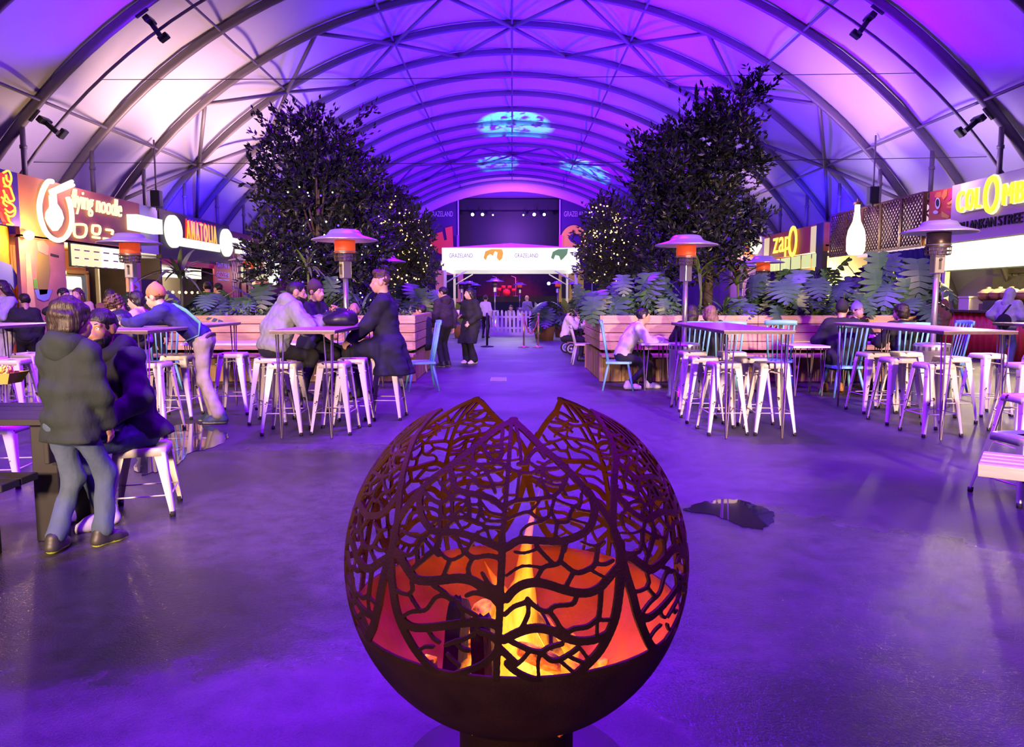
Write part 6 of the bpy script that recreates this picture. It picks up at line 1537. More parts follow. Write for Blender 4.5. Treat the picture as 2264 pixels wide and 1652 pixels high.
for i in range(n):
    for j in range(4): fs.append((i*5+j, i*5+j+1, i*5+j+6, i*5+j+5))
b.add(vs, fs); b.build('hood', blk, t)
b = MB(); b.box((-0.05, 0, 0.27), (0.34, 0.34, 0.16), bev=0.03); b.build('basket_bag', mat('pink_bag', (0.65, 0.25, 0.5), 0.6), t)

c0, c1 = FLR(1084, 843), FLR(1120, 835)
t = thing('floor_drain', 'small pale drain cover set in the aisle floor', 'drain cover', ((c0.x+c1.x)/2, (c0.y+c1.y)/2, 0)); dm = mat('drain_metal', (0.55, 0.5, 0.55), 0.4, 0.6)
b = MB(); b.box((0, 0, 0.004), (c1.x-c0.x, c1.y-c0.y, 0.006)); b.build('cover', dm, t)
for i in range(5): b = MB(); b.box((0, -0.3+0.15*i, 0.008), (0.26, 0.03, 0.004)); b.build('slot', black, t)
# ================================================================== people: smooth implicit bodies, clothes as shells over them
def surf(f, o, h):
    s = f < 0; n = np.array(f.shape)-1
    C = [(a, b, c) for a in (0, 1) for b in (0, 1) for c in (0, 1)]
    sl = lambda A, c: A[c[0]:n[0]+c[0], c[1]:n[1]+c[1], c[2]:n[2]+c[2]]
    cnt = sum(sl(s, c).astype(np.int8) for c in C); mask = (cnt > 0) & (cnt < 8)
    ii = np.argwhere(mask); V8 = np.stack([sl(f, c)[mask] for c in C], 1)
    acc = np.zeros((len(ii), 3)); k = np.zeros(len(ii))
    for a in range(8):
        for b in range(a+1, 8):
            if sum(abs(C[a][q]-C[b][q]) for q in range(3)) != 1: continue
            va, vb = V8[:, a], V8[:, b]; x = (va < 0) != (vb < 0)
            t = np.where(x, va/np.where(x, va-vb, 1), 0)[:, None]
            p = np.array(C[a])+t*(np.array(C[b])-np.array(C[a])); acc += np.where(x[:, None], p, 0); k += x
    V = (ii+acc/k[:, None])*h+o
    idx = -np.ones(mask.shape, dtype=np.int64); idx[mask] = np.arange(len(ii)); F = []
    def quads(a, b, c0, c1, c2, c3):
        x = a != b
        q = np.stack([c0[x], c1[x], c2[x], c3[x]], 1); fl_ = ~a[x]; q[fl_] = q[fl_][:, ::-1]; F.append(q[(q >= 0).all(1)])
    quads(s[:-1, 1:-1, 1:-1], s[1:, 1:-1, 1:-1], idx[:, :-1, :-1], idx[:, 1:, :-1], idx[:, 1:, 1:], idx[:, :-1, 1:])
    quads(s[1:-1, :-1, 1:-1], s[1:-1, 1:, 1:-1], idx[:-1, :, :-1], idx[:-1, :, 1:], idx[1:, :, 1:], idx[1:, :, :-1])
    quads(s[1:-1, 1:-1, :-1], s[1:-1, 1:-1, 1:], idx[:-1, :-1, :], idx[1:, :-1, :], idx[1:, 1:, :], idx[:-1, 1:, :])
    return V, np.concatenate(F)
A3 = lambda v: np.array([v[0], v[1], v[2]], float)
def cap(a, b, ra, rb=None): return ('c', A3(a), A3(b), ra, ra if rb is None else rb)
def eli(c, r, R=None): return ('e', A3(c), A3(r), None if R is None else np.array(R))
def blob(prims, h, K=45.0, disp=0.0, clip=None, sub=None, seed=1, fr=26.0, pad=0.05):
    lo = np.full(3, 1e9); hi = -lo
    bb = []
    for p in prims:
        if p[0] == 'c': r = max(p[3], p[4]); l = np.minimum(p[1], p[2])-r; u = np.maximum(p[1], p[2])+r
        else: r = p[2].max() if p[3] is not None else p[2]; l = p[1]-r; u = p[1]+r
        bb.append((l, u)); lo = np.minimum(lo, l); hi = np.maximum(hi, u)
    lo -= pad; hi += pad; n = np.ceil((hi-lo)/h).astype(int)+2
    ax = [lo[i]+h*np.arange(n[i]) for i in range(3)]; acc = np.zeros(n); m = 5.0/K
    for p, (l, u) in zip(prims, bb):
        i0 = np.maximum(((l-m-lo)/h).astype(int), 0); i1 = np.minimum(((u+m-lo)/h).astype(int)+2, n)
        X, Y, Z = np.meshgrid(*[ax[i][i0[i]:i1[i]] for i in range(3)], indexing='ij')
        if p[0] == 'c':
            a, b = p[1], p[2]; d = b-a; L2 = max(d@d, 1e-12); px, py, pz = X-a[0], Y-a[1], Z-a[2]
            t = np.clip((px*d[0]+py*d[1]+pz*d[2])/L2, 0, 1)
            D = np.sqrt((px-t*d[0])**2+(py-t*d[1])**2+(pz-t*d[2])**2)-(p[3]+(p[4]-p[3])*t)
        else:
            px, py, pz = X-p[1][0], Y-p[1][1], Z-p[1][2]
            if p[3] is not None:
                R = p[3]; px, py, pz = (R[0, 0]*px+R[1, 0]*py+R[2, 0]*pz, R[0, 1]*px+R[1, 1]*py+R[2, 1]*pz, R[0, 2]*px+R[1, 2]*py+R[2, 2]*pz)
            r = p[2]; k0 = np.sqrt((px/r[0])**2+(py/r[1])**2+(pz/r[2])**2); k1 = np.sqrt((px/r[0]**2)**2+(py/r[1]**2)**2+(pz/r[2]**2)**2)
            D = k0*(k0-1)/np.maximum(k1, 1e-9)
        acc[i0[0]:i1[0], i0[1]:i1[1], i0[2]:i1[2]] += np.exp(-K*np.clip(D, -0.3, 0.6))
    f = np.where(acc > 0, -np.log(np.maximum(acc, 1e-300))/K, 0.1)
    need = disp > 0 or clip or sub
    if need:
        X, Y, Z = np.meshgrid(*ax, indexing='ij')
        if disp > 0:
            rr = random.Random(seed); w = 0
            for q in range(5):
                d = (rr.gauss(0, 1), rr.gauss(0, 1), rr.gauss(0, 1.3)); L = math.sqrt(sum(x*x for x in d)); g = fr*rr.uniform(0.6, 1.7)/L
                e_ = (rr.gauss(0, 1), rr.gauss(0, 1), rr.gauss(0, 1)); w = w+1.6*np.sin(X*d[0]*g+Y*d[1]*g+Z*d[2]*g+rr.uniform(0, 6))*np.sin((X*e_[0]+Y*e_[1]+Z*e_[2])*g*0.8+rr.uniform(0, 6))
            f = f+disp*w*0.45
        for c in (clip or []):     # keep n.p < d
            nv, d = c; f = np.maximum(f, nv[0]*X+nv[1]*Y+nv[2]*Z-d)
        for (c, r) in (sub or []): f = np.maximum(f, r-np.sqrt((X-c[0])**2+(Y-c[1])**2+(Z-c[2])**2))
    f[0] = f[-1] = 0.05; f[:, 0] = f[:, -1] = 0.05; f[:, :, 0] = f[:, :, -1] = 0.05
    return surf(f, lo, h)
def mk(name, parts, mats, parent):
    """parts: list of (V, F, material index) joined in one mesh"""
    vs = []; fs = []; mi = []; b = 0
    for V, F, m in parts:
        vs += V.tolist(); fs += (F+b).tolist() if isinstance(F, np.ndarray) else [[i+b for i in q] for q in F]; mi += [m]*len(F); b += len(V)
    me = bpy.data.meshes.new(name); me.from_pydata(vs, [], fs)
    for m in mats: me.materials.append(m)
    me.polygons.foreach_set('use_smooth', [True]*len(fs)); me.polygons.foreach_set('material_index', mi); me.update()
    return obj(name, me, parent)
def xf(V, M): M = np.array(M); return V@M[:3, :3].T+M[:3, 3]
# ---- head, origin at its centre, looking along +Y
def head_template(h):
    P = [eli((0, -0.012, 0.032), (0.076, 0.096, 0.088)), eli((0, 0.022, -0.035), (0.060, 0.070, 0.080)), eli((0, 0.062, -0.092), (0.028, 0.026, 0.024)),
         cap((0, 0.088, 0.012), (0, 0.112, -0.030), 0.010, 0.015), cap((-0.015, 0.100, -0.036), (0.015, 0.100, -0.036), 0.009), cap((-0.038, 0.080, 0.028), (0.038, 0.080, 0.028), 0.013),
         cap((-0.045, 0.062, -0.020), (-0.030, 0.07, -0.045), 0.016), cap((0.045, 0.062, -0.020), (0.030, 0.07, -0.045), 0.016), cap((-0.018, 0.088, -0.062), (0.018, 0.088, -0.062), 0.009), cap((-0.014, 0.086, -0.071), (0.014, 0.086, -0.071), 0.009),
         eli((-0.079, -0.008, -0.002), (0.010, 0.022, 0.033)), eli((0.079, -0.008, -0.002), (0.010, 0.022, 0.033)), cap((0, -0.020, -0.06), (0, -0.040, -0.19), 0.054, 0.058)]
    return blob(P, h, 110.0, sub=[((-0.032, 0.104, 0.008), 0.019), ((0.032, 0.104, 0.008), 0.019)], pad=0.02)
HEAD = {0: head_template(0.0065), 1: head_template(0.011)}
def ballVF(c, r, n=10):
    b = MB(); b.ball(c, r, n); return np.array([tuple(v) for v in b.v]), b.f
EYES = [(ballVF((s*0.031, 0.078, 0.008), 0.0135), 1) for s in (-1, 1)]+[(ballVF((s*0.031, 0.0875, 0.008), 0.0058, 8), 2) for s in (-1, 1)]
EYES += [((lambda b: (np.array([tuple(v) for v in b.v]), b.f))(MB().tube([(-0.021, 0.092, -0.0665), (0, 0.099, -0.0655), (0.021, 0.092, -0.0665)], [0.003, 0.0065, 0.003], 6)), 3)]
BROWS = [(lambda b: (np.array([tuple(v) for v in b.v]), b.f))(MB().tube([(s*0.018, 0.094, 0.033), (s*0.034, 0.091, 0.039), (s*0.052, 0.076, 0.033)], [0.0035, 0.0045, 0.002], 6)) for s in (-1, 1)]
HAIRC = {}
def hair_template(kind, h):
    key = (kind, h)
    if key in HAIRC: return HAIRC[key]
    base = eli((0, -0.014, 0.034), (0.086, 0.106, 0.098)); front = ((0, 0.80, -0.60), 0.034); K = 80; d = 0.004; fr = 90
    if kind == 'short': r = blob([base], h, K, d, [front, ((0, 0.3, -1), 0.062)], fr=fr)
    elif kind == 'crop': r = blob([eli((0, -0.014, 0.034), (0.080, 0.100, 0.094))], h, K, 0.001, [front, ((0, 0.6, -1), 0.055)])
    elif kind == 'quiff': r = blob([eli((0, -0.014, 0.03), (0.079, 0.1, 0.090)), cap((-0.03, 0.055, 0.118), (0.03, 0.055, 0.118), 0.030), cap((-0.03, -0.04, 0.11), (0.03, 0.02, 0.12), 0.035)], h, K, d, [front, ((0, 0.5, -1), 0.04)], fr=fr)
    elif kind == 'curly': r = blob([eli((0, -0.020, 0.036), (0.100, 0.116, 0.104))], h, K, 0.012, [((0, 0.80, -0.60), 0.032), ((0, 0.3, -1), 0.075)], fr=150)
    elif kind == 'mop': r = blob([eli((0, -0.014, 0.034), (0.097, 0.112, 0.106)), eli((0, -0.05, -0.03), (0.088, 0.07, 0.085))], h, K, 0.005, [((0, 0.85, -0.52), 0.036), ((0, 0.2, -1), 0.10)], fr=70)
    elif kind == 'long': r = blob([base, eli((0, -0.068, -0.06), (0.088, 0.062, 0.15)), cap((-0.07, -0.03, -0.02), (-0.085, -0.02, -0.22), 0.034, 0.03), cap((0.07, -0.03, -0.02), (0.085, -0.02, -0.22), 0.034, 0.03), cap((0, -0.085, -0.1), (0, -0.09, -0.27), 0.075, 0.07)], h, 60, 0.004, [((0, 0.86, -0.50), 0.034)], fr=60)
    elif kind == 'beanie': r = blob([eli((0, -0.020, 0.046), (0.090, 0.110, 0.110)), cap((0, -0.035, 0.12), (0, -0.05, 0.145), 0.04, 0.025)], h, K, 0.0015, [((0, 0.25, -1), -0.012)])
    elif kind == 'cap': r = blob([eli((0, -0.014, 0.036), (0.088, 0.108, 0.096)), eli((0, 0.11, 0.045), (0.062, 0.065, 0.012))], h, K, 0, [((0, 0.0, -1), -0.026)])
    elif kind == 'hood': r = blob([eli((0, -0.02, 0.02), (0.105, 0.125, 0.130)), cap((0, -0.05, -0.08), (0, -0.06, -0.17), 0.095, 0.12)], h, 50, 0.004, [((0, 1, -0.25), 0.065)], fr=40)
    elif kind == 'beard': r = blob([eli((0, 0.026, -0.060), (0.066, 0.074, 0.066)), eli((0, 0.066, -0.098), (0.036, 0.032, 0.03)), cap((-0.025, 0.095, -0.052), (0.025, 0.095, -0.052), 0.009)], h, K, 0.002, [((0, -0.9, 0.35), -0.018), ((0, 0.25, 1), -0.032)], [((0, 0.105, -0.066), 0.012)], fr=120)
    HAIRC[key] = r; return r
def hand_template(curl, h):
    P = [eli((0, 0.048, 0), (0.043, 0.056, 0.017)), cap((0, -0.03, 0), (0, 0.02, 0), 0.026, 0.026)]
    for x, L, dx in ((-0.030, 0.074, -0.12), (-0.010, 0.084, -0.03), (0.011, 0.078, 0.05), (0.030, 0.060, 0.16)):
        p = Vector((x, 0.090, 0.002)); a = 0
        for k, fr_ in enumerate((0.44, 0.32, 0.24)):
            a += curl[k]*D2R; q = p+Vector((math.sin(dx)*math.cos(a), math.cos(dx)*math.cos(a), -math.sin(a)))*L*fr_
            P.append(cap(p, q, 0.0098-0.001*k, 0.009-0.001*k)); p = q
    P += [cap((-0.030, 0.020, -0.004), (-0.058, 0.050, -0.014), 0.0135, 0.0115), cap((-0.058, 0.050, -0.014), (-0.062, 0.082, -0.026), 0.0112, 0.009)]
    return blob(P, h, 260.0, pad=0.02)
HANDS = {(k, r): hand_template(c, h) for r, h in ((0, 0.0048), (1, 0.0075)) for k, c in (('relax', (14, 24, 18)), ('grip', (52, 62, 40)))}
SHOE = blob([cap((0, -0.050, -0.040), (0, 0.095, -0.050), 0.042, 0.045), cap((0, 0.095, -0.050), (0, 0.160, -0.056), 0.043, 0.034), cap((0, -0.030, 0.02), (0, -0.030, -0.04), 0.044, 0.044), cap((0, 0.0, 0.0), (0, 0.09, -0.035), 0.036, 0.036)], 0.010, 90.0, clip=[((0, 0, -1), 0.08)])
def ik(A, T, l1, l2, pole):
    A = Vector(A); T = Vector(T); d = T-A; L = min(max(d.length, 0.05), 0.985*(l1+l2)); u = d.normalized(); a = (l1*l1-l2*l2+L*L)/(2*L); hh = math.sqrt(max(l1*l1-a*a, 0)); p = Vector(pole); p = p-u*p.dot(u)
    p = p.normalized() if p.length > 1e-6 else u.orthogonal(); return A+u*a+p*hh, A+u*L
skins = {k: mat('skin_'+k, c, 0.5, noise=0.08, nscale=9) for k, c in (('light', (0.60, 0.36, 0.26)), ('mid', (0.48, 0.27, 0.18)), ('tan', (0.36, 0.19, 0.12)))}
eye_w = mat('eye_white', (0.75, 0.72, 0.70), 0.25); eye_d = mat('iris', (0.03, 0.018, 0.012), 0.2); lipm = mat('lip', (0.42, 0.15, 0.13), 0.45)
hairs = {k: mat('hair_'+k, c, 0.5, noise=0.6, nscale=70, bump=0.8, bscale=90, stretch=(1, 1, 0.12)) for k, c in (('black', (0.012, 0.010, 0.012)), ('dark', (0.030, 0.018, 0.014)), ('brown', (0.09, 0.045, 0.025)), ('fair', (0.26, 0.15, 0.08)))}
def cloth(n, c, r=0.85): return mat('cloth_'+n, tuple(min(1, x*1.1+0.001) for x in c), r, noise=0.25, nscale=14, bump=0.9, bscale=13, sheen=0.0, stretch=(1, 1, 0.55))
black_shoe = mat('black_shoe', (0.02, 0.02, 0.022), 0.5); white_shoe = mat('white_shoe', (0.72, 0.70, 0.72), 0.5); sole_w = mat('pale_sole', (0.6, 0.6, 0.5), 0.6); sole_d = mat('dark_sole', (0.02, 0.02, 0.02), 0.7)
NP = [0]
def person(label, loc, yaw, h=1.72, cat='person', pel=None, sit=None, lean=4, side=0, hunch=0, head=(0, 0), LH=None, RH=None, LF=None, RF=None, lp=None, rp=None, kp=(0, 1, 0.2), skin='light',
           hair='short', hc='dark', top=None, legs=None, shoe=None, sole=None, coat=None, beard=None, hat=None, hatm=None, hood=False, res=1, hemz=None, sleeve=1.0, fat=1.0, flare=0.0, grip='relax', extra=None, hs=1.0, flat=None, kneeL=None, kneeR=None, footyaw=(0, 0), nolegs=False, puff=0.0):
    NP[0] += 1; s = h/1.72; rt = thing('person', label, 'person', (loc[0], loc[1], 0), yaw*D2R)
    q = {0: 0.018, 1: 0.024, 2: 0.034}[res]; fine = 0 if res == 0 else 1
    if sit is not None: pz = sit+0.10*s; pel = pel or (0, 0, pz)
    pel = Vector(pel or (0, 0, 0.93*s))
    le, sd = lean*D2R, side*D2R; u = Vector((math.sin(sd), math.sin(le)*math.cos(sd), math.cos(le)*math.cos(sd))).normalized(); X = Vector((1, 0, 0)); X = (X-u*X.dot(u)).normalized(); Yv = u.cross(X)
    u2 = (u*math.cos(hunch*D2R)+Yv*math.sin(hunch*D2R)).normalized()
    mid = pel+u*0.24*s; neck = mid+u2*0.27*s; R3 = np.array([[X.x, Yv.x, u.x], [X.y, Yv.y, u.y], [X.z, Yv.z, u.z]])
    Y2 = u2.cross(X); R4 = np.array([[X.x, Y2.x, u2.x], [X.y, Y2.y, u2.y], [X.z, Y2.z, u2.z]])
    sw = (0.168 if h > 1.5 else 0.15)*s*fat**0.3
    SH = {sg: neck-u2*0.035*s+X*sg*sw for sg in (-1, 1)}; HP_ = {sg: pel+X*sg*0.088*s-u*0.02 for sg in (-1, 1)}
    HA = {-1: LH or (-0.22*s, 0.05, pel.z-0.10*s), 1: RH or (0.22*s, 0.05, pel.z-0.10*s)}
    if sit is not None: FT = {-1: LF or (-0.11*s, 0.40*s, 0.08), 1: RF or (0.11*s, 0.38*s, 0.08)}
    else: FT = {-1: LF or (-0.10*s, 0, 0.08), 1: RF or (0.10*s, 0.03, 0.08)}
    arms = {}; legs_ = {}
    for sg in (-1, 1):
        e, w = ik(SH[sg], HA[sg], 0.285*s, 0.255*s, (lp if sg < 0 else rp) or (sg*0.7, -0.6, -0.6)); arms[sg] = (SH[sg], e, w)
        k, a = ik(HP_[sg], FT[sg], 0.43*s, 0.43*s, (kneeL if sg < 0 else kneeR) or kp); legs_[sg] = (HP_[sg], k, a)
    # head
    hy, hp = head; hd = 1.0*s**0.5*hs; hc_ = neck+u2*0.10*s*1.0+Y2*0.03*s+Vector((0, 0, 0.085*s))
    MH = Matrix.Translation(hc_) @ Matrix.Rotation(hy*D2R, 4, 'Z') @ Matrix.Rotation(-hp*D2R, 4, 'X') @ Matrix.Scale(hd, 4)
    # body
    P = [eli(pel, (0.135*s, 0.095*s, 0.11*s), R3), eli(mid-u*0.04*s, (0.115*s, 0.085*s, 0.16*s), R3), eli(mid+u2*0.13*s, (0.135*s, 0.09*s, 0.15*s), R4), cap(SH[-1], SH[1], 0.045*s), cap(neck-u2*0.03, hc_-Vector((0, 0, 0.05*s)), 0.055*s, 0.05*s)]
    for sg in (-1, 1):
        a, e, w = arms[sg]; P += [cap(a, e, 0.044*s, 0.036*s), cap(e, w, 0.036*s, 0.026*s)]
        if not nolegs: a, k, f = legs_[sg]; P += [cap(a, k, 0.070*s, 0.048*s), cap(k, f, 0.046*s, 0.035*s)]
    parts = [(*blob(P, q*1.15, 45), 0), (xf(HEAD[fine][0], MH), HEAD[fine][1], 0)]
    parts += [(xf(VF[0], MH), VF[1], m) for VF, m in EYES]
    for sg in (-1, 1):
        a, e, w = arms[sg]; d = (w-e).normalized(); pal = Vector((-sg*0.75, 0.1, -0.65)); z = -(pal-d*pal.dot(d)).normalized(); x = d.cross(z)
        M = Matrix(((x.x, d.x, z.x, w.x), (x.y, d.y, z.y, w.y), (x.z, d.z, z.z, w.z), (0, 0, 0, 1))) @ Matrix.Diagonal((-1 if sg < 0 else 1, 1, 1, 1)) @ Matrix.Scale(0.98*s, 4)
        V, F = HANDS[(grip, fine)]; parts.append((xf(V, M), F if sg > 0 else F[:, ::-1], 0))
    mk('body', parts, [skins[skin], eye_w, eye_d, lipm], rt)
    # clothes
    o = 0.020+puff
    T = [eli(pel+u*0.02, (0.150*s*fat+o*0.6, 0.112*s*fat+o*0.6, 0.13*s), R3), eli(mid-u*0.04*s, (0.135*s*fat+o, 0.102*s*fat+o, 0.18*s), R3), eli(mid+u2*0.13*s, (0.145*s*fat**0.5+o, 0.098*s*fat**0.5+o, 0.155*s), R4), cap(SH[-1]+u2*0.0, SH[1], 0.048*s+o*0.7), cap(neck-u2*0.05, neck+u2*0.025*s, 0.075*s, 0.066*s)]
    for sg in (-1, 1):
        a, e, w = arms[sg]; T += [cap(a, e, 0.048*s+o, 0.040*s+o)]
        if sleeve > 0.5: T.append(cap(e, e+(w-e)*0.95*sleeve, 0.040*s+o, 0.030*s+o*0.9))
        else: T[-1] = cap(a, a+(e-a)*0.7, 0.048*s+o, 0.048*s+o)
    hem = pel-u*(0.06*s if hemz is None else hemz); cl = [((-u.x, -u.y, -u.z), -(hem.dot(u)))]
    # keep sleeves: the hem plane only cuts the torso, so clip by a separate torso pass
    if coat:
        for sg in (-1, 1): a, k, f = legs_[sg]; T += [cap(a, a+(k-a)*coat[0], 0.115*s+o, coat[1]*s), ]
        cl = None
    if extra: T += [cap(*e) for e in extra]
    if cl and all((HA[sg][2] > hem.z+0.02 and (Vector(HA[sg])-hem).dot(u) > 0.02 and (arms[sg][1]-hem).dot(u) > 0.05) for sg in (-1, 1)): pass
    else: cl = None
    if flat: cl = [((0, 0, -1), -flat)]
    mk('jacket' if (coat or puff or hood) else 'top', [(*blob(T, q, 52, 0.007 if res < 2 else 0.0, cl, seed=NP[0], fr=34), 0)], [top], rt)
    if not nolegs:
        L = [eli(pel-u*0.01, (0.148*s*fat, 0.110*s*fat, 0.12*s), R3)]
        for sg in (-1, 1):
            a, k, f = legs_[sg]; L += [cap(a, k, 0.084*s*fat**0.5, 0.062*s), cap(k, f+(k-f).normalized()*0.03, 0.061*s, 0.048*s+flare)]
        mk('trousers', [(*blob(L, q, 50, 0.0035 if res < 2 else 0, seed=NP[0]+50, fr=38), 0)], [legs], rt)
        for j, sg in enumerate((-1, 1)):
            k, f = legs_[sg][1], legs_[sg][2]; M = Matrix.Translation(f) @ Matrix.Rotation(footyaw[j]*D2R, 4, 'Z')
            if f.z > 0.12: M = M @ Matrix.Rotation(-0.25, 4, 'X')
            V, F = SHOE; W_ = xf(V, M @ Matrix.Scale(1.0*s, 4)); zc = V[:, 2][F].mean(1)
            vs, fs = W_, F
            me = bpy.data.meshes.new('shoe'); me.from_pydata(vs.tolist(), [], fs.tolist()); me.materials.append(shoe or black_shoe); me.materials.append(sole or sole_d)
            me.polygons.foreach_set('use_smooth', [True]*len(fs)); me.polygons.foreach_set('material_index', (zc < -0.062).astype(int).tolist()); me.update(); obj('shoe', me, rt)
    hr = 0.009 if fine == 0 else 0.013
    if hair:
        V, F = hair_template(hair, hr); hp_ = [(xf(V, MH), F, 0)]+[(xf(v, MH), f, 0) for v, f in BROWS]; mk('hair', hp_, [hairs[hc]], rt)
    if beard: V, F = hair_template('beard', hr); mk('beard', [(xf(V, MH), F, 0)], [hairs[beard]], rt)
    if hat: V, F = hair_template(hat, hr); mk({'beanie': 'beanie', 'cap': 'cap', 'hood': 'hood'}[hat], [(xf(V, MH), F, 0)], [hatm], rt)
    if hood:
        bk = neck-Y2*0.075*s+u2*0.03*s; H_ = [eli(bk, (0.125*s, 0.075*s, 0.085*s), R4), eli(bk-u2*0.06*s, (0.10*s, 0.05*s, 0.09*s), R4)]
        for k in range(10):
            a0, a1 = 2*PI*k/10, 2*PI*(k+1)/10; f = lambda t: neck+X*math.cos(t)*0.088*s+Y2*math.sin(t)*0.075*s+u2*(0.035-0.02*math.sin(t))*s
            H_.append(cap(f(a0), f(a1), 0.028*s))
        mk('hood', [(*blob(H_, q*0.8, 55, 0.004, seed=NP[0]+9), 0)], [top], rt)
    return rt, dict(neck=neck, pel=pel, arms=arms, legs=legs_, head=hc_, u=u, u2=u2, X=X, Y=Yv)
def at(px, py, Y): c = W(px, py, Y); return (c.x, Y)
c_navy = cloth('navy', (0.013, 0.015, 0.024)); c_black = cloth('black', (0.010, 0.010, 0.014)); c_denim = cloth('denim', (0.055, 0.085, 0.15)); c_grey = cloth('grey_green', (0.26, 0.29, 0.25)); c_white = cloth('white', (0.70, 0.66, 0.64)); c_lilac = cloth('lilac_grey', (0.42, 0.40, 0.50))
c_stone = cloth('stone', (0.36, 0.32, 0.29)); c_brown = cloth('brown', (0.16, 0.07, 0.04)); c_yellow = cloth('yellow', (0.62, 0.52, 0.12)); c_tan = cloth('tan', (0.42, 0.30, 0.20)); c_blue = cloth('royal_navy', (0.02, 0.018, 0.13)); c_purple = cloth('purple', (0.20, 0.14, 0.36)); c_green = cloth('bottle_green', (0.009, 0.018, 0.018))
yel_sole = mat('lime_sole', (0.45, 0.55, 0.05), 0.5)
# ---- boy in the hoodie, back to us
person('boy in dark hoodie and jeans standing with his back to us at the left', (-2.50, 4.16), -14, 1.40, 'person', lean=4, head=(-8, 4), LH=(-0.13, 0.14, 0.70), RH=(0.14, 0.14, 0.70), lp=(-1, -0.7, 0), rp=(1, -0.7, 0), LF=(-0.085, -0.06, 0.08), RF=(0.095, 0.10, 0.08), skin='mid', hair='mop', hc='dark',
       top=c_green, legs=c_denim, shoe=mat('dark_trainer', (0.03, 0.03, 0.025), 0.5), sole=yel_sole, hood=True, res=0, fat=1.12, flare=0.018, hs=1.12, puff=0.004, footyaw=(20, -12), hemz=0.12, extra=[((-0.07, -0.005, 0.66), (0.07, -0.005, 0.66), 0.105, 0.105)])
# ---- bearded man on the low stool
person('bearded man in navy jacket on low stool looking past the boy', (-2.55, 4.99), 150, 1.78, sit=0.45, lean=8, side=6, hunch=6, head=(24, 4), LH=(-0.25, 0.38, 0.68), RH=(0.18, 0.42, 0.66), LF=(-0.13, 0.32, 0.08), RF=(0.14, 0.36, 0.08), skin='tan', hair='short', hc='black', beard='black', top=c_navy, legs=c_denim, shoe=white_shoe, sole=sole_w, res=0, fat=1.15, hood=True, puff=0.012,
       extra=[((0.10, -0.08, 0.50), (0.16, -0.12, 0.36), 0.13, 0.10), ((-0.10, -0.08, 0.50), (-0.14, -0.12, 0.36), 0.13, 0.10)])
# ---- person at the left edge holding a food tray
person('person mostly outside the left edge, hands holding a yellow food tray', (-3.50, 4.10), -84, 1.70, sit=0.46, lean=6, LH=(0.02, 0.56, 1.02), RH=(0.16, 0.58, 0.98), LF=(-0.12, 0.25, 0.08), RF=(0.12, 0.25, 0.08), skin='light', hair='short', hc='dark', top=c_black, legs=c_black, res=1, grip='grip')
t = thing('food_tray', 'yellow brown cardboard food tray held at the left edge', 'tray', (-2.80, 4.05, 0.985)); kraft = mat('kraft_card', (0.42, 0.27, 0.06), 0.7)
b = MB(); a_, c_ = (0.085, 0.06), (0.115, 0.085)
vs = [(sx*a_[0], sy*a_[1], 0) for sx, sy in ((-1, -1), (1, -1), (1, 1), (-1, 1))]+[(sx*c_[0], sy*c_[1], 0.06) for sx, sy in ((-1, -1), (1, -1), (1, 1), (-1, 1))]+[(sx*(c_[0]-0.004), sy*(c_[1]-0.004), 0.06) for sx, sy in ((-1, -1), (1, -1), (1, 1), (-1, 1))]+[(sx*(a_[0]-0.004), sy*(a_[1]-0.004), 0.004) for sx, sy in ((-1, -1), (1, -1), (1, 1), (-1, 1))]
b.add(vs, [(3, 2, 1, 0)]+[(i, (i+1) % 4, 4+(i+1) % 4, 4+i) for i in range(4)]+[(4+i, 4+(i+1) % 4, 8+(i+1) % 4, 8+i) for i in range(4)]+[(8+i, 8+(i+1) % 4, 12+(i+1) % 4, 12+i) for i in range(4)]+[(12, 13, 14, 15)]); b.build('tray_shell', kraft, t)
b = MB(True)
for i in range(26): b.tube([(R_.uniform(-0.07, 0.07), R_.uniform(-0.05, 0.05), 0.02), (R_.uniform(-0.08, 0.08), R_.uniform(-0.06, 0.06), R_.uniform(0.05, 0.10))], 0.006, 5)
b.build('chips', mat('golden_chips', (0.75, 0.45, 0.08), 0.6), t)['kind'] = 'stuff'
# ---- man leaning on the table
c_teal = cloth('teal_strap', (0.10, 0.34, 0.27))
rt, J = person('man in brown beanie and navy jumper leaning over the bar table', (-3.40, 8.62), 94, 1.80, pel=(0, 0.17, 0.97), lean=47, hunch=4, head=(-12, 18), LH=(-0.12, 0.98, 1.17), RH=(0.16, 0.92, 1.17), lp=(-1, -0.2, -0.3), rp=(1, -0.3, -0.2), LF=(-0.10, -0.02, 0.08), RF=(0.12, 0.10, 0.08), skin='light', hair='short', hc='brown', hat='beanie', hatm=cloth('rust_knit', (0.40, 0.17, 0.07)),
       top=c_blue, legs=c_stone, shoe=mat('navy_trainer', (0.05, 0.08, 0.12), 0.6), sole=sole_w, res=0, fat=1.05, flare=0.024, hemz=0.0)
b = MB(True); n, p = J['neck'], J['pel']; u, X, Y = J['u'], J['X'], J['Y']
pts = [n+X*0.06+Y*0.10*0+u*0.03-Y*0.02, n-X*0.02-Y*0.11-u*0.05, n-X*0.09-Y*0.165-u*0.20, p-X*0.13-Y*0.155+u*0.12, p-X*0.20-Y*0.06+u*0.02, p-X*0.17+Y*0.12+u*0.1]
b.tube(pts, 0.022, 8, sx=0.3); b.build('bag_strap', c_teal, rt)
b = MB(True); bl = [p+X*0.165*math.cos(a)+Y*0.13*math.sin(a)-u*0.045 for a in [2*PI*i/20 for i in range(20)]]; b.tube(bl, 0.018, 6, True); b.build('belt', mat('belt_leather', (0.04, 0.025, 0.02), 0.5), rt)
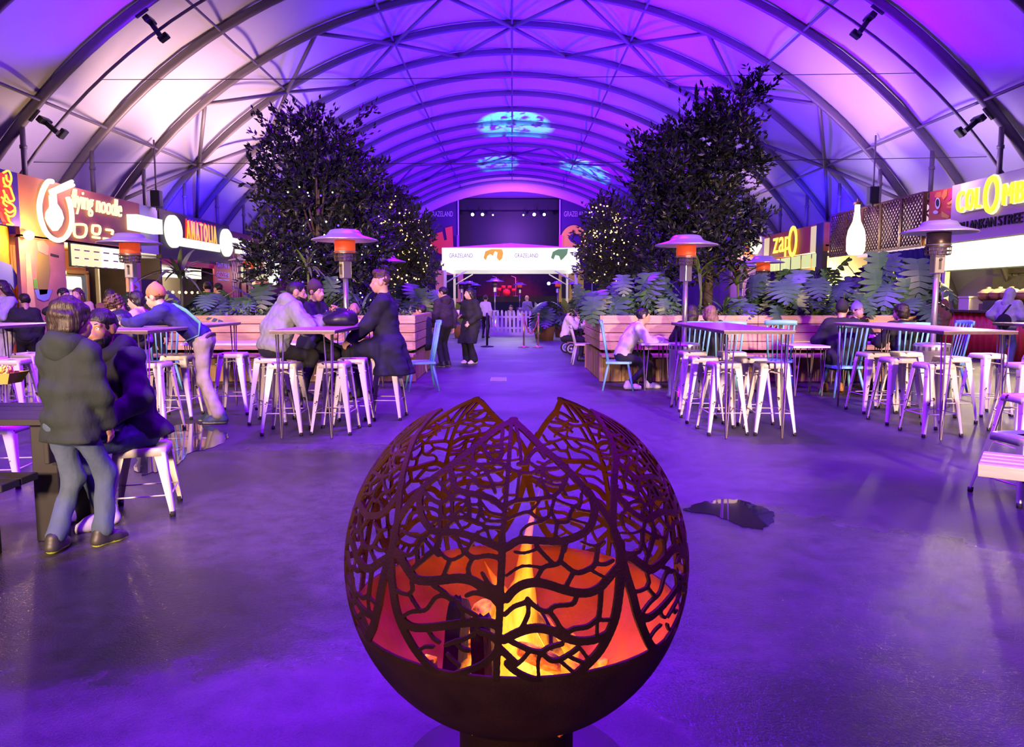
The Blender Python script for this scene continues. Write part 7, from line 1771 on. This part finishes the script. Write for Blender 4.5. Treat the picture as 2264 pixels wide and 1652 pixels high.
# ---- four-person table
person('man in grey hooded jacket and black trousers on stool, back to us', (-2.78, 8.66), -52, 1.80, sit=0.76, lean=16, hunch=16, head=(-18, 6), LH=(-0.06, 0.62, 1.18), RH=(0.28, 0.50, 1.16), LF=(-0.16, 0.26, 0.34), RF=(0.16, 0.28, 0.34), skin='mid', hair='crop', hc='black', beard='black', top=c_grey, legs=c_black, shoe=black_shoe, res=0, fat=1.32, hood=True, puff=0.028, hemz=0.05)
person('woman in dark beanie and navy coat talking with raised hands at the table', (-2.58, 9.58), -108, 1.66, sit=0.76, lean=6, head=(-6, 4), LH=(-0.02, 0.34, 1.27), RH=(0.10, 0.36, 1.24), LF=(-0.12, 0.26, 0.34), RF=(0.12, 0.26, 0.34), skin='light', hair='short', hc='black', hat='beanie', hatm=cloth('aubergine_knit', (0.04, 0.015, 0.03)), top=c_navy, legs=c_black, res=0, coat=(0.9, 0.10), puff=0.01, hemz=0.2)
person('man in long dark coat sitting sideways on stool, facing left', (-1.50, 8.97), 90, 1.84, sit=0.78, lean=3, head=(4, 2), LH=(-0.16, 0.40, 0.96), RH=(0.10, 0.42, 0.96), LF=(-0.12, 0.34, 0.34), RF=(0.12, 0.30, 0.34), skin='light', hair='quiff', hc='brown', beard=None, top=cloth('midnight_wool', (0.010, 0.009, 0.030)), legs=c_black, res=0, coat=(0.75, 0.10), puff=0.016, fat=1.1,
       flat=0.53, extra=[((-0.12, -0.06, 0.90), (-0.17, -0.20, 0.42), 0.12, 0.12), ((0.12, -0.06, 0.90), (0.17, -0.20, 0.42), 0.12, 0.12), ((-0.15, 0.02, 0.86), (-0.22, 0.03, 0.42), 0.10, 0.11), ((0.15, 0.02, 0.86), (0.22, 0.03, 0.42), 0.10, 0.11), ((0, -0.08, 0.90), (0, -0.24, 0.42), 0.13, 0.12)])
t = thing('handbag', 'dark bag with metal studs lying on the four-person table', 'bag', (-2.02, 8.75, H)); b = MB(True); V, F = blob([eli((0, 0, 0.07), (0.22, 0.15, 0.085)), eli((0.05, 0.03, 0.11), (0.15, 0.11, 0.08))], 0.02, 40, 0.008, [((0, 0, -1), 0.0)])
mk('bag_body', [(V, F, 0)], [mat('black_leather', (0.012, 0.010, 0.02), 0.4)], t); b = MB(True)
for i in range(9): b.ball((-0.14+0.035*i, -0.03+0.02*math.sin(i*2), 0.175+0.012*math.sin(i)), 0.009, 6)
b.build('studs', brass, t)['kind'] = 'stuff'
b = MB(); b.tube([(-0.12, 0, 0.16), (-0.06, 0.05, 0.20), (0.06, 0.05, 0.2), (0.12, 0, 0.16)], 0.008, 6); b.build('handle', mat('black_leather', 0), t)
person('bald smiling man with beard in yellow t-shirt behind the four-person table', (-2.60, 12.42), 178, 1.72, sit=0.45, lean=4, head=(4, 2), LH=(-0.2, 0.34, 0.82), RH=(0.2, 0.34, 0.82), skin='tan', hair=None, beard='black', top=c_yellow, legs=c_denim, res=1, sleeve=0.3)
# ---- couple standing in the aisle
pf = FLR(985, 811); rt, J = person('man in dark plaid jacket standing in the aisle, turned away', (pf.x, pf.y), 50, 1.64, lean=3, head=(20, 6), LH=(-0.20, 0.16, 0.86), RH=(0.22, -0.02, 0.82), skin='light', hair='short', hc='black', top=mat('plaid_cloth', (0.045, 0.02, 0.05), 0.85, col2=(0.012, 0.010, 0.016), nscale=16, stretch=(1, 1, 3)), legs=c_black, shoe=black_shoe, sole=sole_w, res=1, fat=1.15, puff=0.02, hood=True, hemz=0.14, flare=0.02)
pf = FLR(1042, 804); rt, J = person('long haired woman in long black coat holding a cup in the aisle', (pf.x, pf.y), 135, 1.62, lean=2, head=(-20, 2), LH=(-0.16, 0.16, 0.92), RH=(0.10, 0.24, 1.05), skin='light', hair='long', hc='black', top=c_black, legs=c_black, shoe=white_shoe, sole=sole_w, res=1, coat=(1.2, 0.15), flat=0.45, puff=0.02, fat=1.12, flare=0.05)
w = rt.matrix_basis @ J['arms'][1][2]
t = thing('paper_cup', 'white paper cup held before the black coat', 'cup', (w.x-0.03, w.y-0.13, w.z+0.02)); b = MB(True); b.lathe([(0.03, 0), (0.042, 0.12), (0.038, 0.12), (0.028, 0.005)], n=14); b.build('cup_body', white_plain, t); b = MB(True); b.lathe([(0.044, 0.115), (0.044, 0.13), (0.02, 0.135), (0, 0.135)], n=14); b.build('lid', black, t)
# ---- right planter row
person('man in white sweater and white trainers sitting on a pale blue chair', (1.74, 11.76), -90, 1.72, sit=0.455, lean=24, hunch=8, head=(6, 2), LH=(-0.12, 0.62, 0.79), RH=(0.10, 0.60, 0.80), LF=(-0.10, 0.46, 0.08), RF=(0.14, 0.10, 0.10), skin='light', hair='short', hc='black', top=c_white, legs=c_black, shoe=white_shoe, sole=white_shoe, res=0, fat=1.1, puff=0.008)
person('dark haired woman seated at the planter, back to us', (2.76, 11.52), -22, 1.64, sit=0.455, lean=6, head=(-8, 4), LH=(-0.18, 0.38, 0.79), RH=(0.18, 0.38, 0.79), skin='light', hair='long', hc='dark', top=c_black, legs=c_black, res=1, puff=0.02)
person('fair haired woman leaning toward her dark haired friend, back to us', (3.16, 11.55), 26, 1.64, sit=0.455, lean=8, side=-6, head=(12, 6), LH=(-0.18, 0.38, 0.79), RH=(0.18, 0.38, 0.79), skin='light', hair='long', hc='fair', top=c_black, legs=c_black, res=1, puff=0.02)
person('person in black coat and black cap on blue chair, back to us', (4.92, 11.10), -6, 1.76, sit=0.455, lean=4, head=(-28, 2), LH=(-0.22, 0.36, 0.79), RH=(0.2, 0.4, 0.79), skin='mid', hair='short', hc='black', hat='beanie', hatm=c_black, top=c_black, legs=c_navy, shoe=mat('tan_boot', (0.35, 0.16, 0.05), 0.6), res=1, puff=0.035, fat=1.2, coat=(0.5, 0.13))
person('person in grey knitted beanie facing us across the low table', (5.66, 12.42), -150, 1.66, sit=0.47, lean=5, head=(-14, 4), LH=(-0.16, 0.36, 0.82), RH=(0.16, 0.36, 0.82), skin='light', hair='short', hc='dark', hat='beanie', hatm=cloth('grey_knit', (0.28, 0.28, 0.36)), top=c_black, legs=c_black, res=1, puff=0.02)
person('dark haired woman in black on blue chair behind the bar table, back to us', (5.80, 11.05), 14, 1.68, sit=0.455, lean=5, head=(16, 4), LH=(-0.18, 0.36, 0.79), RH=(0.18, 0.36, 0.79), skin='light', hair='mop', hc='dark', top=c_black, legs=c_black, res=1, puff=0.025)
person('fair haired woman in dark jacket standing behind the big monstera', at(2036, 700, 15.6), 160, 1.60, head=(6, 8), skin='light', hair='long', hc='fair', top=c_navy, legs=c_black, res=1, LH=(-0.14, 0.2, 1.0), RH=(0.14, 0.2, 1.0))
person('long haired person in brown jacket beside the unlit heater, back to us', at(2066, 700, 15.3), -30, 1.62, skin='light', hair='long', hc='dark', top=c_brown, legs=c_black, res=1, puff=0.02, LH=(-0.2, 0.15, 0.95))
rt, J = person('person with lilac grey hood up waiting at the red counter', at(2225, 720, 15.4), -62, 1.60, lean=5, head=(-6, 6), skin='mid', hair='short', hc='dark', hat='hood', hatm=c_lilac, top=c_lilac, legs=cloth('blue_jean', (0.09, 0.10, 0.24)), res=1, puff=0.03, fat=1.25, LH=(-0.24, 0.16, 0.95), RH=(0.22, 0.2, 0.92), flare=0.02)
b = MB(True); n, p, X, Y, u = J['neck'], J['pel'], J['X'], J['Y'], J['u']; b.tube([n+X*0.12+Y*0.06, n+X*0.10-Y*0.14-u*0.06, p-X*0.02-Y*0.20+u*0.18, p-X*0.2-Y*0.1+u*0.05], 0.02, 6, sx=0.4); b.build('bag_strap', black, rt)
V, F = blob([eli(p-Y*0.20+X*0.05+u*0.08, (0.15, 0.07, 0.16))], 0.025, 40); mk('shoulder_bag', [(V, F, 0)], [c_black], rt)
# ---- people in front of the left stalls
person('girl in pale grey sweater and white trousers eating at the left edge', at(16, 700, 12.3), 158, 1.70, head=(-24, 8), LH=(-0.04, 0.22, 1.36), RH=(0.08, 0.24, 1.32), skin='light', hair='long', hc='dark', top=c_lilac, legs=c_white, shoe=white_shoe, res=1, puff=0.015, grip='grip')
person('boy in black jacket standing beside the girl in the grey sweater', at(56, 700, 12.1), 30, 1.48, head=(20, 6), skin='mid', hair='short', hc='dark', top=c_black, legs=c_black, res=1, puff=0.02, LH=(-0.1, 0.2, 1.0))
person('laughing long haired person in tan coat before the drinks fridge', at(176, 690, 12.9), -166, 1.58, head=(-14, 0), skin='light', hair='long', hc='brown', top=c_tan, legs=c_black, res=1, LH=(-0.1, 0.25, 1.15), RH=(0.22, 0.3, 1.22), puff=0.015)
person('dark haired person in black gesturing left of the laughing one', at(138, 690, 12.7), -120, 1.58, head=(10, 10), skin='light', hair='short', hc='black', top=c_black, legs=c_black, res=1, RH=(0.2, 0.3, 1.35), LH=(-0.1, 0.25, 1.1))
person('long dark haired woman in brown coat at the noodle counter, back to us', at(244, 690, 13.1), 20, 1.56, skin='light', hair='long', hc='dark', top=c_brown, legs=c_black, res=1, puff=0.015, LH=(-0.15, 0.2, 1.0), RH=(0.15, 0.2, 1.0))
person('curly haired child in puffy navy jacket on a bar stool, back to us', (-4.78, 8.92), -20, 1.30, sit=0.76, lean=6, head=(-6, 6), LH=(-0.16, 0.26, 1.0), RH=(0.16, 0.26, 1.0), LF=(-0.1, 0.22, 0.42), RF=(0.1, 0.22, 0.42), skin='light', hair='curly', hc='brown', top=cloth('puffer_navy', (0.012, 0.012, 0.04), 0.4), legs=c_black, res=0, puff=0.05, hs=1.1, fat=1.2)
person('dark haired boy with lilac collar facing left at the bar table', (-5.10, 10.35), 88, 1.42, sit=0.76, lean=8, head=(4, 12), LH=(-0.1, 0.3, 1.12), RH=(0.1, 0.3, 1.12), LF=(-0.1, 0.24, 0.38), RF=(0.1, 0.24, 0.38), skin='light', hair='mop', hc='black', top=cloth('lilac_shirt', (0.38, 0.28, 0.55)), legs=c_black, res=1, hs=1.06)
person('dark haired person half hidden behind the leaning man', at(338, 690, 12.7), -20, 1.56, skin='light', hair='mop', hc='black', top=c_black, legs=c_black, res=1)
person('person in black cap and grey shirt behind the left planter', at(489, 690, 16.3), 50, 1.74, lean=6, head=(10, 10), skin='light', hair='short', hc='dark', hat='cap', hatm=c_black, top=c_lilac, legs=c_black, res=1, LH=(-0.12, 0.25, 1.05), RH=(0.15, 0.25, 1.0))
person('dark haired person in dark jacket beside the black cap', at(462, 690, 16.8), 30, 1.78, skin='light', hair='short', hc='black', top=c_navy, legs=c_black, res=1, puff=0.02)
person('person in slate blue jacket behind the heater pole and planter', at(734, 690, 16.4), 10, 1.66, skin='light', hair='short', hc='dark', top=cloth('slate', (0.07, 0.10, 0.16)), legs=c_black, res=1, hood=True)
person('person in navy seated at the end of the left planter, back to us', at(944, 720, 14.5), 70, 1.62, sit=0.45, lean=10, head=(8, 8), skin='light', hair='short', hc='black', top=c_navy, legs=c_black, res=1, LH=(-0.15, 0.35, 0.8), RH=(0.15, 0.35, 0.8), puff=0.02)
# ---- around the fence and the pram
person('person in white shirt behind the long haired woman', at(1073, 700, 26.6), -10, 1.50, skin='light', hair='short', hc='dark', top=c_white, legs=c_black, res=2)
person('bald person in purple top behind the picket fence', at(1166, 700, 29.6), 20, 1.50, skin='light', hair=None, top=c_purple, legs=c_black, res=2)
person('small child in pale top behind the middle of the picket fence', at(1130, 700, 29.3), 170, 1.10, skin='light', hair='short', hc='dark', top=c_stone, legs=c_navy, res=2, hs=1.15)
person('person in white top sitting beside the pram', (1.22, 17.2), -96, 1.62, sit=0.45, lean=12, head=(4, 10), skin='light', hair='short', hc='brown', top=c_white, legs=c_black, res=1, LH=(-0.12, 0.45, 0.85), RH=(0.12, 0.45, 0.85))
person('toddler with dark hair sitting behind the pram hood', (1.62, 17.9), 170, 0.95, sit=0.62, head=(-10, 0), skin='light', hair='short', hc='dark', top=c_white, legs=c_navy, res=1, hs=1.2, LH=(-0.1, 0.2, 0.85), RH=(0.1, 0.2, 0.85), LF=(-0.07, 0.2, 0.45), RF=(0.07, 0.2, 0.45))
